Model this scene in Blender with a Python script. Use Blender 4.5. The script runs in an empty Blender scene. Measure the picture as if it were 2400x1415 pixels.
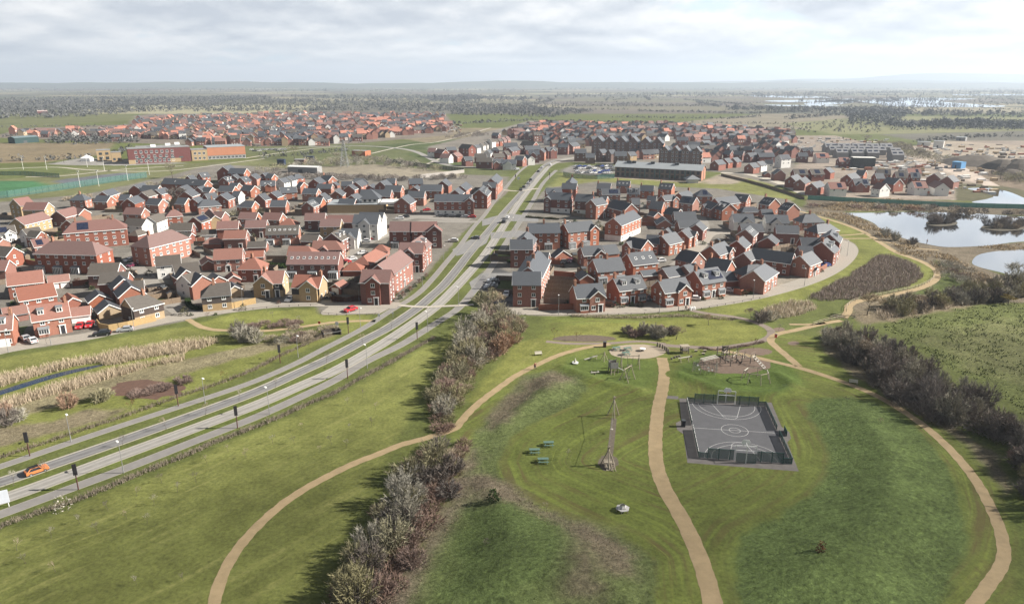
import bpy, math, random
import numpy as np
from mathutils import Vector, Matrix
R = math.radians
rnd = random.Random(7)
sc = bpy.context.scene
COL = sc.collection

# ------------------------------------------------------------------ camera
F, H = 1680.0, 64.0
PITCH = math.atan(514.0 / F)
SP, CP = math.sin(PITCH), math.cos(PITCH)
cam_d = bpy.data.cameras.new('camera'); cam = bpy.data.objects.new('camera', cam_d); COL.objects.link(cam)
cam.location = (0, 0, H); cam.rotation_euler = (math.pi / 2 - PITCH, 0, 0)
cam_d.sensor_width = 36; cam_d.lens = F / 2400 * 36; cam_d.clip_start = 1; cam_d.clip_end = 60000
sc.camera = cam
def P(px, py, z=0.0):
    """world point at height z seen at photo pixel (px, py) of the survey picture"""
    u = (px - 1200) / F; v = (py - 707.5) / F
    t = (H - z) / max(SP + v * CP, 1e-4)
    return Vector((u * t, (CP - v * SP) * t, z))
def PX(x, y, z=0.0):
    d = y * CP - (z - H) * SP
    return 1200 + F * x / d, 707.5 - F * ((z - H) * CP + y * SP) / d

# ------------------------------------------------------------------ light
SUN_EL, SUN_AZ = R(31), R(1)
sdir = Vector((math.cos(SUN_EL) * math.cos(SUN_AZ), math.cos(SUN_EL) * math.sin(SUN_AZ), math.sin(SUN_EL)))
sl = bpy.data.lights.new('sun', 'SUN'); sl.energy = 4.9; sl.angle = R(0.8); sl.color = (1, .94, .85)
so = bpy.data.objects.new('sun', sl); COL.objects.link(so)
so.rotation_euler = sdir.to_track_quat('Z', 'Y').to_euler(); so.location = (300, -40, 400)
sc.view_settings.view_transform = 'Standard'; sc.view_settings.look = 'None'
sc.view_settings.exposure = 1.45; sc.view_settings.gamma = 1
sc.cycles.use_denoising = True
sc.cycles.max_bounces = 4; sc.cycles.diffuse_bounces = 2; sc.cycles.glossy_bounces = 2
sc.cycles.transmission_bounces = 2; sc.cycles.volume_bounces = 0; sc.cycles.transparent_max_bounces = 12
sc.cycles.caustics_reflective = False; sc.cycles.caustics_refractive = False

W = bpy.data.worlds.new('World'); sc.world = W; W.use_nodes = True
def sky_world():
    nt = W.node_tree; N = nt.nodes; Lk = nt.links; N.clear()
    out = N.new('ShaderNodeOutputWorld'); bg = N.new('ShaderNodeBackground'); bg.inputs[1].default_value = 0.1
    sky = N.new('ShaderNodeTexSky'); sky.sky_type = 'NISHITA'; sky.sun_disc = False
    sky.sun_elevation = SUN_EL; sky.sun_rotation = math.pi / 2 - SUN_AZ; sky.air_density = 1.0; sky.dust_density = 2.0
    tc = N.new('ShaderNodeTexCoord'); sx = N.new('ShaderNodeSeparateXYZ'); Lk.new(tc.outputs['Generated'], sx.inputs[0])
    def m(op, a, b=None, c=None):
        n = N.new('ShaderNodeMath'); n.operation = op
        for i, v in enumerate((a, b, c)):
            if v is None: continue
            if isinstance(v, (int, float)): n.inputs[i].default_value = v
            else: Lk.new(v, n.inputs[i])
        return n.outputs[0]
    z = m('MAXIMUM', sx.outputs[2], 0.0)
    # cloud field in bearing and (compressed) height above the horizon
    cx = N.new('ShaderNodeCombineXYZ')
    Lk.new(m('MULTIPLY', m('ARCTAN2', sx.outputs[0], sx.outputs[1]), 5.2), cx.inputs[0]); Lk.new(m('MULTIPLY', m('LOGARITHM', m('ADD', z, 0.035), 2.718), 1.55), cx.inputs[1])
    def noise(scale, detail, rough, off):
        mp = N.new('ShaderNodeMapping'); mp.inputs['Location'].default_value = off; Lk.new(cx.outputs[0], mp.inputs[0])
        n = N.new('ShaderNodeTexNoise'); n.inputs['Scale'].default_value = scale; n.inputs['Detail'].default_value = detail
        n.inputs['Roughness'].default_value = rough; Lk.new(mp.outputs[0], n.inputs[0]); return n.outputs['Fac']
    def ramp(fac, stops):
        r = N.new('ShaderNodeValToRGB'); e = r.color_ramp.elements
        while len(e) < len(stops): e.new(0.5)
        for i, (p, c) in enumerate(stops):
            e[i].position = p; e[i].color = (*c, 1)
        Lk.new(fac, r.inputs[0]); return r.outputs[0]
    def mix(fac, a, b, mode='MIX'):
        n = N.new('ShaderNodeMix'); n.data_type = 'RGBA'; n.blend_type = mode
        if isinstance(fac, (int, float)): n.inputs[0].default_value = fac
        else: Lk.new(fac, n.inputs[0])
        for i, v in ((6, a), (7, b)):
            if isinstance(v, tuple): n.inputs[i].default_value = (*v, 1)
            else: Lk.new(v, n.inputs[i])
        return n.outputs[2]
    # broken cumulus: bright tops and edges, grey bases
    K = 1.0; CS = 0.95; off = (3.1, 0.4, 0)
    n0 = noise(CS, 9, 0.56, off); n1 = noise(CS, 9, 0.56, (3.1, 0.4 + 0.13, 0)); big = noise(0.33, 3, 0.5, (9.3, 4.1, 2))
    dens = m('ADD', m('MULTIPLY', n0, 0.72), m('MULTIPLY', big, 0.28))
    lit = m('ADD', m('MULTIPLY', m('SUBTRACT', n0, n1), 2.6), 0.5)
    lit = m('SUBTRACT', lit, m('MULTIPLY', m('SUBTRACT', dens, 0.5), 1.3))
    cloud = ramp(lit, [(0.22, (2.15 * K, 2.32 * K, 2.6 * K)), (0.42, (2.85 * K, 2.98 * K, 3.15 * K)), (0.58, (3.6 * K, 3.62 * K, 3.66 * K)), (0.78, (4.3 * K, 4.28 * K, 4.22 * K))])
    blue = mix(0.80, sky.outputs[0], (2.75, 3.35, 3.85))
    cfac = ramp(dens, [(0.405, (0, 0, 0)), (0.45, (1, 1, 1))])
    deck = mix(cfac, blue, cloud)
    haze = ramp(z, [(0.0, (1, 1, 1)), (0.012, (.7, .7, .7)), (0.038, (0, 0, 0))])
    lowc = ramp(noise(0.9, 6, 0.6, (1.2, 5.5, 0)), [(0.38, (3.05, 3.15, 3.35)), (0.62, (3.7, 3.7, 3.72))])
    fin = mix(haze, deck, lowc)
    hi = ramp(z, [(0.10, (1, 1, 1)), (0.32, (.25, .26, .285))])    # sky above the view dimmed to cut the ambient light
    fin2 = mix(1.0, fin, hi, 'MULTIPLY')
    Lk.new(fin2, bg.inputs[0]); Lk.new(bg.outputs[0], out.inputs[0])
sky_world()

# ------------------------------------------------------------------ helpers
def tag(o, label=None, cat=None, group=None, kind=None):
    if label: o['label'] = label
    if cat: o['category'] = cat
    if group: o['group'] = group
    if kind: o['kind'] = kind
    return o
def link(name, data, parent=None, loc=None, rotz=0.0):
    o = bpy.data.objects.new(name, data); COL.objects.link(o)
    if parent is not None: o.parent = parent
    if loc is not None: o.location = loc
    if rotz: o.rotation_euler[2] = rotz
    return o
def empty(name, loc, rotz=0.0):
    o = link(name, None, None, loc, rotz); o.empty_display_size = 1; return o
def copy_tree(o, parent=None):
    c = o.copy(); COL.objects.link(c)
    if parent is not None: c.parent = parent
    for ch in o.children: copy_tree(ch, c)
    return c

MATS = {}
def mat(name, col, rough=0.8, var=0.15, scale=0.6, rand=0.0, spec=0.3, metal=0.0, detail=4, col2=None, stretch=(1, 1, 1), bump=0.0, emit=None):
    if name in MATS: return MATS[name]
    M = bpy.data.materials.new(name); M.use_nodes = True; nt = M.node_tree; N = nt.nodes; Lk = nt.links
    b = N['Principled BSDF']; b.inputs['Roughness'].default_value = rough; b.inputs['Metallic'].default_value = metal
    b.inputs['Specular IOR Level'].default_value = spec
    tc = N.new('ShaderNodeTexCoord'); mp = N.new('ShaderNodeMapping'); mp.inputs['Scale'].default_value = stretch
    Lk.new(tc.outputs['Object'], mp.inputs[0])
    nz = N.new('ShaderNodeTexNoise'); nz.inputs['Scale'].default_value = scale; nz.inputs['Detail'].default_value = detail
    nz.inputs['Roughness'].default_value = 0.65; Lk.new(mp.outputs[0], nz.inputs[0])
    c2 = col2 or tuple(c * (1 - var) for c in col); c1 = col if col2 else tuple(c * (1 + var) for c in col)
    rp = N.new('ShaderNodeMapRange'); rp.inputs[1].default_value = 0.32; rp.inputs[2].default_value = 0.68; Lk.new(nz.outputs['Fac'], rp.inputs[0])
    mx = N.new('ShaderNodeMix'); mx.data_type = 'RGBA'; Lk.new(rp.outputs[0], mx.inputs[0])
    mx.inputs[6].default_value = (*c1, 1); mx.inputs[7].default_value = (*c2, 1); o = mx.outputs[2]
    if rand:
        oi = N.new('ShaderNodeObjectInfo'); h = N.new('ShaderNodeHueSaturation')
        m1 = N.new('ShaderNodeMapRange'); m1.inputs[3].default_value = 1 - rand; m1.inputs[4].default_value = 1 + rand
        Lk.new(oi.outputs['Random'], m1.inputs[0]); Lk.new(m1.outputs[0], h.inputs['Value']); Lk.new(o, h.inputs['Color'])
        m2 = N.new('ShaderNodeMath'); m2.operation = 'FRACT'; m3 = N.new('ShaderNodeMath'); m3.operation = 'MULTIPLY'; m3.inputs[1].default_value = 7.31
        Lk.new(oi.outputs['Random'], m3.inputs[0]); Lk.new(m3.outputs[0], m2.inputs[0])
        m4 = N.new('ShaderNodeMapRange'); m4.inputs[3].default_value = 0.82; m4.inputs[4].default_value = 1.12; Lk.new(m2.outputs[0], m4.inputs[0])
        Lk.new(m4.outputs[0], h.inputs['Saturation']); o = h.outputs[0]
    Lk.new(o, b.inputs['Base Color'])
    if bump:
        bp = N.new('ShaderNodeBump'); bp.inputs['Strength'].default_value = bump; bp.inputs['Distance'].default_value = 0.1
        Lk.new(nz.outputs['Fac'], bp.inputs['Height']); Lk.new(bp.outputs[0], b.inputs['Normal'])
    if emit:
        b.inputs['Emission Color'].default_value = (*col, 1); b.inputs['Emission Strength'].default_value = emit
    MATS[name] = M
    return M

class MB:
    def __init__(s): s.v = []; s.f = []; s.m = []
    def quad(s, pts, m=0):
        n = len(s.v); s.v += [tuple(p) for p in pts]; s.f.append(tuple(range(n, n + len(pts)))); s.m.append(m)
    def box(s, x0, x1, y0, y1, z0, z1, m=0):
        n = len(s.v)
        s.v += [(x0, y0, z0), (x1, y0, z0), (x1, y1, z0), (x0, y1, z0), (x0, y0, z1), (x1, y0, z1), (x1, y1, z1), (x0, y1, z1)]
        for f in ((0, 3, 2, 1), (4, 5, 6, 7), (0, 1, 5, 4), (1, 2, 6, 5), (2, 3, 7, 6), (3, 0, 4, 7)):
            s.f.append(tuple(n + i for i in f)); s.m.append(m)
    def prism(s, poly, axis, a, b, m=0):
        """poly in the plane perpendicular to axis, extruded from a to b (poly counter-clockwise seen from +axis)"""
        n = len(s.v); k = len(poly)
        def pt(p, t):
            return {'x': (t, p[0], p[1]), 'y': (p[0], t, p[1]), 'z': (p[0], p[1], t)}[axis]
        s.v += [pt(p, a) for p in poly] + [pt(p, b) for p in poly]
        for i in range(k):
            j = (i + 1) % k; s.f.append((n + i, n + j, n + k + j, n + k + i)); s.m.append(m)
        s.f.append(tuple(n + i for i in reversed(range(k)))); s.m.append(m)
        s.f.append(tuple(n + k + i for i in range(k))); s.m.append(m)
    def slab(s, pts, t, m=0):
        """planar face pts (upper side), thickened downwards by t"""
        n = len(s.v); k = len(pts)
        s.v += [tuple(p) for p in pts] + [(p[0], p[1], p[2] - t) for p in pts]
        s.f.append(tuple(n + i for i in range(k))); s.m.append(m)
        s.f.append(tuple(n + k + i for i in reversed(range(k)))); s.m.append(m)
        for i in range(k):
            j = (i + 1) % k; s.f.append((n + j, n + i, n + k + i, n + k + j)); s.m.append(m)
    def tube(s, p0, p1, r0, r1=None, k=6, m=0, caps=True):
        p0 = Vector(p0); p1 = Vector(p1); r1 = r0 if r1 is None else r1
        d = p1 - p0
        if d.length < 1e-6: return
        q = d.normalized().to_track_quat('Z', 'Y'); n = len(s.v)
        for p, r in ((p0, r0), (p1, r1)):
            for i in range(k):
                a = 2 * math.pi * i / k; s.v.append(tuple(p + q @ Vector((r * math.cos(a), r * math.sin(a), 0))))
        for i in range(k):
            j = (i + 1) % k; s.f.append((n + i, n + j, n + k + j, n + k + i)); s.m.append(m)
        if caps:
            s.f.append(tuple(n + i for i in reversed(range(k)))); s.m.append(m)
            s.f.append(tuple(n + k + i for i in range(k))); s.m.append(m)
    def path(s, pts, r, k=6, m=0):
        for a, b in zip(pts, pts[1:]): s.tube(a, b, r, r, k, m)
    def mesh(s, name, mats):
        me = bpy.data.meshes.new(name); me.from_pydata(s.v, [], s.f)
        for m_ in (mats if isinstance(mats, (list, tuple)) else [mats]): me.materials.append(m_)
        if any(s.m): me.polygons.foreach_set('material_index', s.m)
        return me
    def build(s, name, mats, parent=None, loc=None, rotz=0.0):
        return link(name, s.mesh(name, mats), parent, loc, rotz)

# ------------------------------------------------------------------ ground
def vnoise(x, y, s, seed=0):
    x = x / s + seed * 17.3; y = y / s + seed * 9.7
    xi = np.floor(x).astype(np.int64); yi = np.floor(y).astype(np.int64); fx = x - xi; fy = y - yi
    fx = fx * fx * (3 - 2 * fx); fy = fy * fy * (3 - 2 * fy)
    def h(a, b):
        n = (a * 374761393 + b * 668265263 + seed * 1442695) & 0x7fffffff
        n = ((n ^ (n >> 13)) * 1274126177) & 0x7fffffff
        return ((n ^ (n >> 16)) & 0xffff) / 65535.0
    return (h(xi, yi) * (1 - fx) + h(xi + 1, yi) * fx) * (1 - fy) + (h(xi, yi + 1) * (1 - fx) + h(xi + 1, yi + 1) * fx) * fy
def fbm(x, y, s, seed=0, o=3):
    t = 0; a = 0.5; w = 0
    for i in range(o):
        t = t + a * vnoise(x, y, s / 2 ** i, seed + i); w += a; a *= 0.55
    return t / w
def sdist(X, Y, poly):
    """signed distance (+ inside) of arrays to a closed polygon"""
    d = np.full(X.shape, 1e18); ins = np.zeros(X.shape, bool); n = len(poly)
    for i in range(n):
        x0, y0 = poly[i]; x1, y1 = poly[(i + 1) % n]
        ex, ey = x1 - x0, y1 - y0; L2 = ex * ex + ey * ey + 1e-12
        t = np.clip(((X - x0) * ex + (Y - y0) * ey) / L2, 0, 1)
        d = np.minimum(d, (X - x0 - t * ex) ** 2 + (Y - y0 - t * ey) ** 2)
        c = (y0 > Y) != (y1 > Y)
        if abs(y1 - y0) > 1e-12: ins ^= c & (X < (x1 - x0) * (Y - y0) / (y1 - y0) + x0)
    return np.where(ins, 1, -1) * np.sqrt(d)
def ldist(X, Y, line):
    d = np.full(X.shape, 1e18)
    for (x0, y0), (x1, y1) in zip(line, line[1:]):
        ex, ey = x1 - x0, y1 - y0; L2 = ex * ex + ey * ey + 1e-12
        t = np.clip(((X - x0) * ex + (Y - y0) * ey) / L2, 0, 1)
        d = np.minimum(d, (X - x0 - t * ex) ** 2 + (Y - y0 - t * ey) ** 2)
    return np.sqrt(d)
def WP(pts): return [tuple(P(x, y)[:2]) for x, y in pts]

MOWN = (.098, .112, .026); FIELD = (.068, .078, .020); ROUGH = (.100, .122, .045); LUSH = (.030, .056, .010)
DEAD = (.150, .125, .080); PAVE = (.215, .190, .155); YARD = (.150, .138, .120); BROWN = (.105, .085, .058); STRAW = (.19, .155, .095)
LAYERS = [  # polygon in survey pixels, albedo, edge softness in metres, (stripe a, stripe b, tussock)
 ([(-300,1290),(60,1236),(320,1130),(600,1014),(790,930),(980,824),(1045,792),(1090,740),(1065,800),(1000,900),(950,1000),(900,1080),(820,1230),(700,1470),(-400,1470)], (.130,.140,.042), 2, (1,0,0)),
 ([(-300,1430),(60,1300),(330,1210),(560,1130),(760,1060),(900,1030),(880,1120),(800,1260),(700,1480),(-400,1480)], (.098,.108,.032), 16, (1,0,0)),  # near end of the field: cloud shade painted in as darker grass
 # verges
 ([(-60,1170),(300,1045),(600,933),(786,850),(913,780),(1000,735),(1000,760),(913,810),(786,880),(600,968),(300,1078),(-60,1215)], (.085,.105,.026), 1, (0,0,0)),
 # park, mown
 ([(1100,960),(1180,860),(1260,790),(1290,745),(1700,740),(1790,765),(1900,790),(2000,870),(2200,990),(2400,1180),(2400,1480),(900,1480)], (.110,.128,.034), 4, (0,1,0)),
 ([(1280,800),(1330,760),(1700,745),(1780,770),(1770,800),(1680,812),(1430,806)], (.145,.152,.042), 3, (0,0,0)),
 ([(1150,870),(1220,800),(1270,790),(1410,808),(1300,835),(1200,885),(1120,945),(1100,940)], (.142,.150,.042), 2, (1,0,0)),
 ([(1420,880),(1530,850),(1540,930),(1520,1000),(1520,1100),(1560,1220),(1600,1330),(1620,1430),(1545,1430),(1530,1310),(1480,1270),(1330,1205),(1200,1140),(1175,1080),(1200,1030),(1350,950)], (.104,.124,.032), 3, (0,1,0)),
 ([(1560,940),(1600,930),(1610,1090),(1880,1110),(1950,1040),(1930,1120),(1830,1205),(1740,1250),(1710,1300),(1725,1390),(1700,1430),(1590,1180),(1545,1080)], (.100,.118,.032), 3, (0,.6,0)),
 ([(1300,870),(1340,840),(1430,830),(1535,845),(1545,900),(1500,915),(1420,900)], (.095,.126,.032), 4, (0,0,.2)),
 ([(1575,870),(1650,825),(1850,850),(1880,900),(1830,935),(1700,925),(1590,890)], (.084,.120,.029), 4, (0,0,.3)),
 # rough mounds
 ([(1120,1000),(1190,930),(1230,880),(1290,866),(1360,885),(1375,915),(1340,950),(1250,990),(1190,1030),(1172,1080),(1182,1130),(1230,1170),(1330,1210),(1430,1240),(1500,1280),(1538,1310),(1542,1480),(840,1480),(960,1330),(1050,1200),(1090,1080)], ROUGH, 1.2, (0,0,1)),
 ([(1235,885),(1300,870),(1340,888),(1310,912),(1250,925),(1190,985),(1150,1015),(1130,1000),(1170,950)], (.150,.128,.086), 4, (0,0,1)),
 ([(1090,1085),(1170,1120),(1250,1175),(1350,1218),(1440,1255),(1490,1310),(1480,1350),(1420,1345),(1330,1265),(1240,1205),(1150,1185),(1110,1150)], (.155,.128,.090), 5, (0,0,1)),
 ([(1330,1270),(1420,1300),(1440,1340),(1370,1400),(1330,1420),(1300,1360)], (.130,.112,.072), 6, (0,0,1)),
 ([(1100,1040),(1120,1060),(1085,1200),(1000,1340),(950,1470),(850,1470),(970,1290),(1045,1160)], (.165,.138,.098), 4, (0,0,1)),
 ([(1085,1200),(1190,1190),(1320,1230),(1340,1300),(1290,1380),(1200,1470),(1040,1470),(1030,1330)], (.088,.118,.040), 6, (0,0,1)),
 ([(1890,955),(1910,935),(1990,930),(2060,945),(2130,985),(2190,1040),(2230,1100),(2255,1180),(2262,1260),(2240,1340),(2200,1420),(2180,1480),(1765,1480),(1725,1380),(1712,1300),(1740,1255),(1820,1210),(1900,1160),(1935,1110),(1938,1060),(1920,1010),(1895,980)], (.094,.128,.042), 1.6, (0,0,1)),
 ([(2262,1000),(2330,1060),(2400,1180),(2450,1300),(2450,1480),(2330,1480),(2400,1330),(2380,1240),(2330,1130),(2260,1040)], (.090,.112,.030), 3, (0,0,0)),
 # right rough field
 ([(2060,765),(2140,738),(2250,722),(2330,712),(2600,700),(2700,1000),(2480,1010),(2400,970),(2330,905),(2220,862),(2130,805)], (.100,.115,.038), 2, (0,0,1)),
 ([(2150,800),(2300,760),(2500,745),(2600,840),(2400,900),(2280,860)], (.125,.130,.055), 12, (0,0,1)),
 ([(1925,770),(1960,770),(2010,840),(2120,920),(2240,1000),(2330,1060),(2380,1150),(2360,1160),(2270,1040),(2130,960),(2000,880),(1930,820)], (.140,.118,.078), 2, (0,0,.6)),
 # wet ground round the lake
 ([(1875,488),(1990,474),(2100,462),(2420,488),(2420,500),(2200,495),(1975,495),(2046,522),(2093,548),(2176,573),(2280,577),(2340,572),(2420,566),(2460,590),(2360,587),(2290,600),(2277,617),(2340,642),(2460,660),(2460,706),(2300,712),(2200,725),(2100,745),(2060,752),(2000,738),(1995,712),(2060,697),(2180,668),(2204,645),(2180,620),(2100,592),(2030,547),(1950,517)], (.150,.124,.088), 2, (0,0,1)),
 ([(1890,500),(1960,515),(2040,555),(2110,592),(2180,622),(2198,645),(2170,668),(2120,675),(2165,640),(2130,612),(2058,598),(2040,612),(1975,655),(1890,700),(1800,720),(1720,742),(1640,728),(1800,690),(1925,655),(1995,605),(2000,570),(1930,545)], (.140,.150,.042), 2, (0,0,0)),
 ([(2190,605),(2260,640),(2290,660),(2230,690),(2130,690),(2190,665),(2207,640)], (.075,.092,.028), 3, (0,0,.5)),
 ([(1990,735),(2050,710),(2200,690),(2280,690),(2310,710),(2210,730),(2090,752),(2020,760)], (.165,.135,.09), 3, (0,0,1)),
 # left pond valley
 ([(-60,850),(100,830),(300,790),(430,765),(520,780),(700,780),(800,760),(905,740),(860,765),(700,825),(560,885),(450,925),(300,985),(-60,1105)], (.130,.140,.040), 2, (0,0,.2)),
 ([(-60,950),(120,915),(330,862),(520,825),(700,785),(790,775),(790,785),(680,810),(520,850),(330,905),(120,955),(-60,1000)], (.185,.162,.098), 2, (0,0,1)),
 ([(-60,1005),(120,990),(200,960),(290,958),(240,985),(120,1015),(-60,1060)], (.172,.146,.094), 2, (0,0,1)),
 ([(450,760),(560,732),(740,722),(870,738),(870,755),(700,765),(540,772),(500,772)], (.145,.155,.044), 2, (0,0,0)),
 ([(-60,845),(100,826),(300,788),(420,768),(520,790),(400,805),(230,838),(-60,890)], (.135,.142,.044), 3, (0,0,.3)),
 # estates
 ([(-90,838),(100,813),(300,777),(400,759),(450,747),(600,723),(740,716),(750,735),(885,736),(930,716),(985,660),(1045,590),(1085,545),(1125,510),(1190,450),(1190,415),(1130,408),(900,412),(720,395),(520,380),(380,415),(200,455),(-90,480)], YARD, 1.2, (0,0,0)),
 ([(1186,736),(1118,652),(1130,640),(1205,555),(1222,520),(1268,452),(1295,432),(1400,425),(1560,438),(1680,442),(1850,468),(1880,488),(1965,550),(2003,572),(1993,607),(1932,652),(1800,693),(1650,720),(1500,735),(1300,740)], YARD, 1.2, (0,0,0)),
 ([(1195,735),(1195,720),(1500,708),(1650,690),(1800,660),(1900,630),(1960,590),(1985,560),(2003,572),(1993,607),(1932,652),(1800,693),(1650,720),(1500,735),(1300,740)], PAVE, 1, (0,0,0)),
 ([(1128,640),(1162,625),(1200,640),(1200,712),(1150,712),(1110,660)], (.075,.074,.075), .8, (0,0,0)),
 # school and sports ground
 ([(1290,440),(1320,402),(1430,410),(1650,425),(1760,418),(1870,455),(1860,470),(1680,442),(1560,436),(1400,425)], (.145,.150,.050), 2, (0,0,0)),
 ([(1640,425),(1700,405),(1760,415),(1720,432),(1660,432)], (.24,.205,.16), 1, (0,0,0)),
 ([(1310,402),(1340,388),(1440,388),(1440,408),(1380,412)], (.17,.16,.15), 1, (0,0,0)),
 ([(1420,410),(1640,424),(1640,430),(1420,416)], (.27,.225,.17), 1, (0,0,0)),
 ([(-90,392),(330,392),(620,372),(700,395),(500,385),(380,415),(200,455),(-90,482)], (.120,.125,.058), 4, (0,0,0)),
 ([(-90,425),(85,424),(125,437),(60,452),(-90,470)], (.048,.125,.056), .6, (0,0,0)),
 ([(120,424),(290,404),(345,410),(170,437)], (.100,.105,.120), .6, (0,0,0)),
 ([(-90,395),(130,390),(190,402),(100,415),(-90,424)], (.095,.112,.04), 3, (0,0,0)),
 ([(-90,335),(270,335),(245,362),(110,380),(-90,385)], (.165,.132,.082), 4, (0,0,0)),
 ([(110,385),(190,370),(300,375),(450,383),(300,388),(180,388)], (.21,.20,.185), 2, (0,0,0)),
 ([(570,345),(780,335),(1000,330),(1080,345),(1120,380),(1190,390),(1190,412),(1090,410),(880,400),(720,392),(640,380),(575,365)], (.090,.100,.044), 4, (0,0,0)),
 ([(720,392),(880,385),(1080,405),(1080,415),(860,412),(730,402)], (.21,.185,.14), 2, (0,0,0)),
 ([(870,345),(1060,322),(1120,318),(1020,352),(900,350)], (.062,.080,.030), 4, (0,0,0)),
 ([(950,360),(1100,342),(1130,380),(1040,392)], (.060,.078,.028), 4, (0,0,0)),
 ([(1000,335),(1130,318),(1190,310),(1200,300),(1060,300),(880,315)], (.16,.135,.09), 6, (0,0,0)),
 # new town quarters
 ([(1000,345),(1180,300),(1240,283),(1560,290),(1800,300),(1880,330),(1860,400),(1840,440),(1700,405),(1440,385),(1340,380),(1180,392),(1020,370)], (.155,.140,.120), 3, (0,0,0)),
 ([(-30,322),(60,300),(300,292),(310,272),(400,262),(1040,262),(1070,300),(1060,316),(840,336),(620,344),(380,338)], (.150,.128,.105), 4, (0,0,0)),
 # building site
 ([(1780,318),(1960,318),(2100,350),(2200,330),(2450,330),(2450,420),(2300,440),(2260,470),(1900,462),(1850,420),(1880,360)], (.215,.180,.148), 4, (0,0,0)),
 ([(2120,345),(2230,330),(2450,345),(2450,372),(2250,370),(2140,372)], (.25,.21,.165), 6, (0,0,0)),
 ([(2250,380),(2450,372),(2450,460),(2300,436)], (.150,.118,.085), 6, (0,0,.5)),
 ([(2050,335),(2105,338),(2210,372),(2330,438),(2310,440),(2180,388),(2110,358)], (.36,.30,.25), 2, (0,0,0)),
 ([(2240,430),(2330,432),(2460,458),(2460,478),(2240,470)], (.085,.080,.045), 2, (0,0,0)),
 ([(1890,468),(2240,485),(2460,492),(2460,506),(2200,500),(2100,485),(1880,490)], (.125,.104,.075), 3, (0,0,1)),
 # middle-distance farmland
 ([(1560,290),(1830,262),(1990,270),(2060,275),(1900,305),(1800,300)], (.165,.145,.105), 12, (0,0,0)),
 ([(1830,290),(2050,272),(2450,275),(2450,305),(2200,312),(1960,316)], (.150,.150,.075), 12, (0,0,0)),
 ([(2060,315),(2450,306),(2450,330),(2150,330)], (.105,.098,.080), 12, (0,0,0)),
 ([(-90,268),(300,262),(320,280),(60,300),(-90,320)], (.105,.110,.048), 10, (0,0,0)),
]
BERMS = [([(1591,877),(1634,895),(1682,913),(1728,923),(1779,928),(1830,923),(1858,910),(1855,897),(1825,880)], .75, 1.5),
         ([(1317,861),(1362,879),(1391,891),(1436,903),(1501,916)], .7, 1.5)]
MOUNDS = [([(1905,945),(1990,938),(2060,950),(2130,990),(2185,1045),(2222,1105),(2245,1180),(2250,1260),(2230,1330),(2190,1410),(2170,1460),(1780,1460),(1740,1380),(1728,1305),(1755,1262),(1835,1212),(1910,1160),(1940,1110),(1942,1060),(1925,1010)], 2.0, 14),
          ([(1130,1000),(1200,940),(1240,890),(1290,872),(1350,890),(1365,915),(1330,945),(1250,985),(1180,1030)], 1.4, 6),
          ([(1110,1090),(1180,1125),(1250,1175),(1330,1215),(1430,1245),(1500,1290),(1530,1330),(1530,1450),(1010,1450),(1060,1280)], 1.8, 10)]

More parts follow.
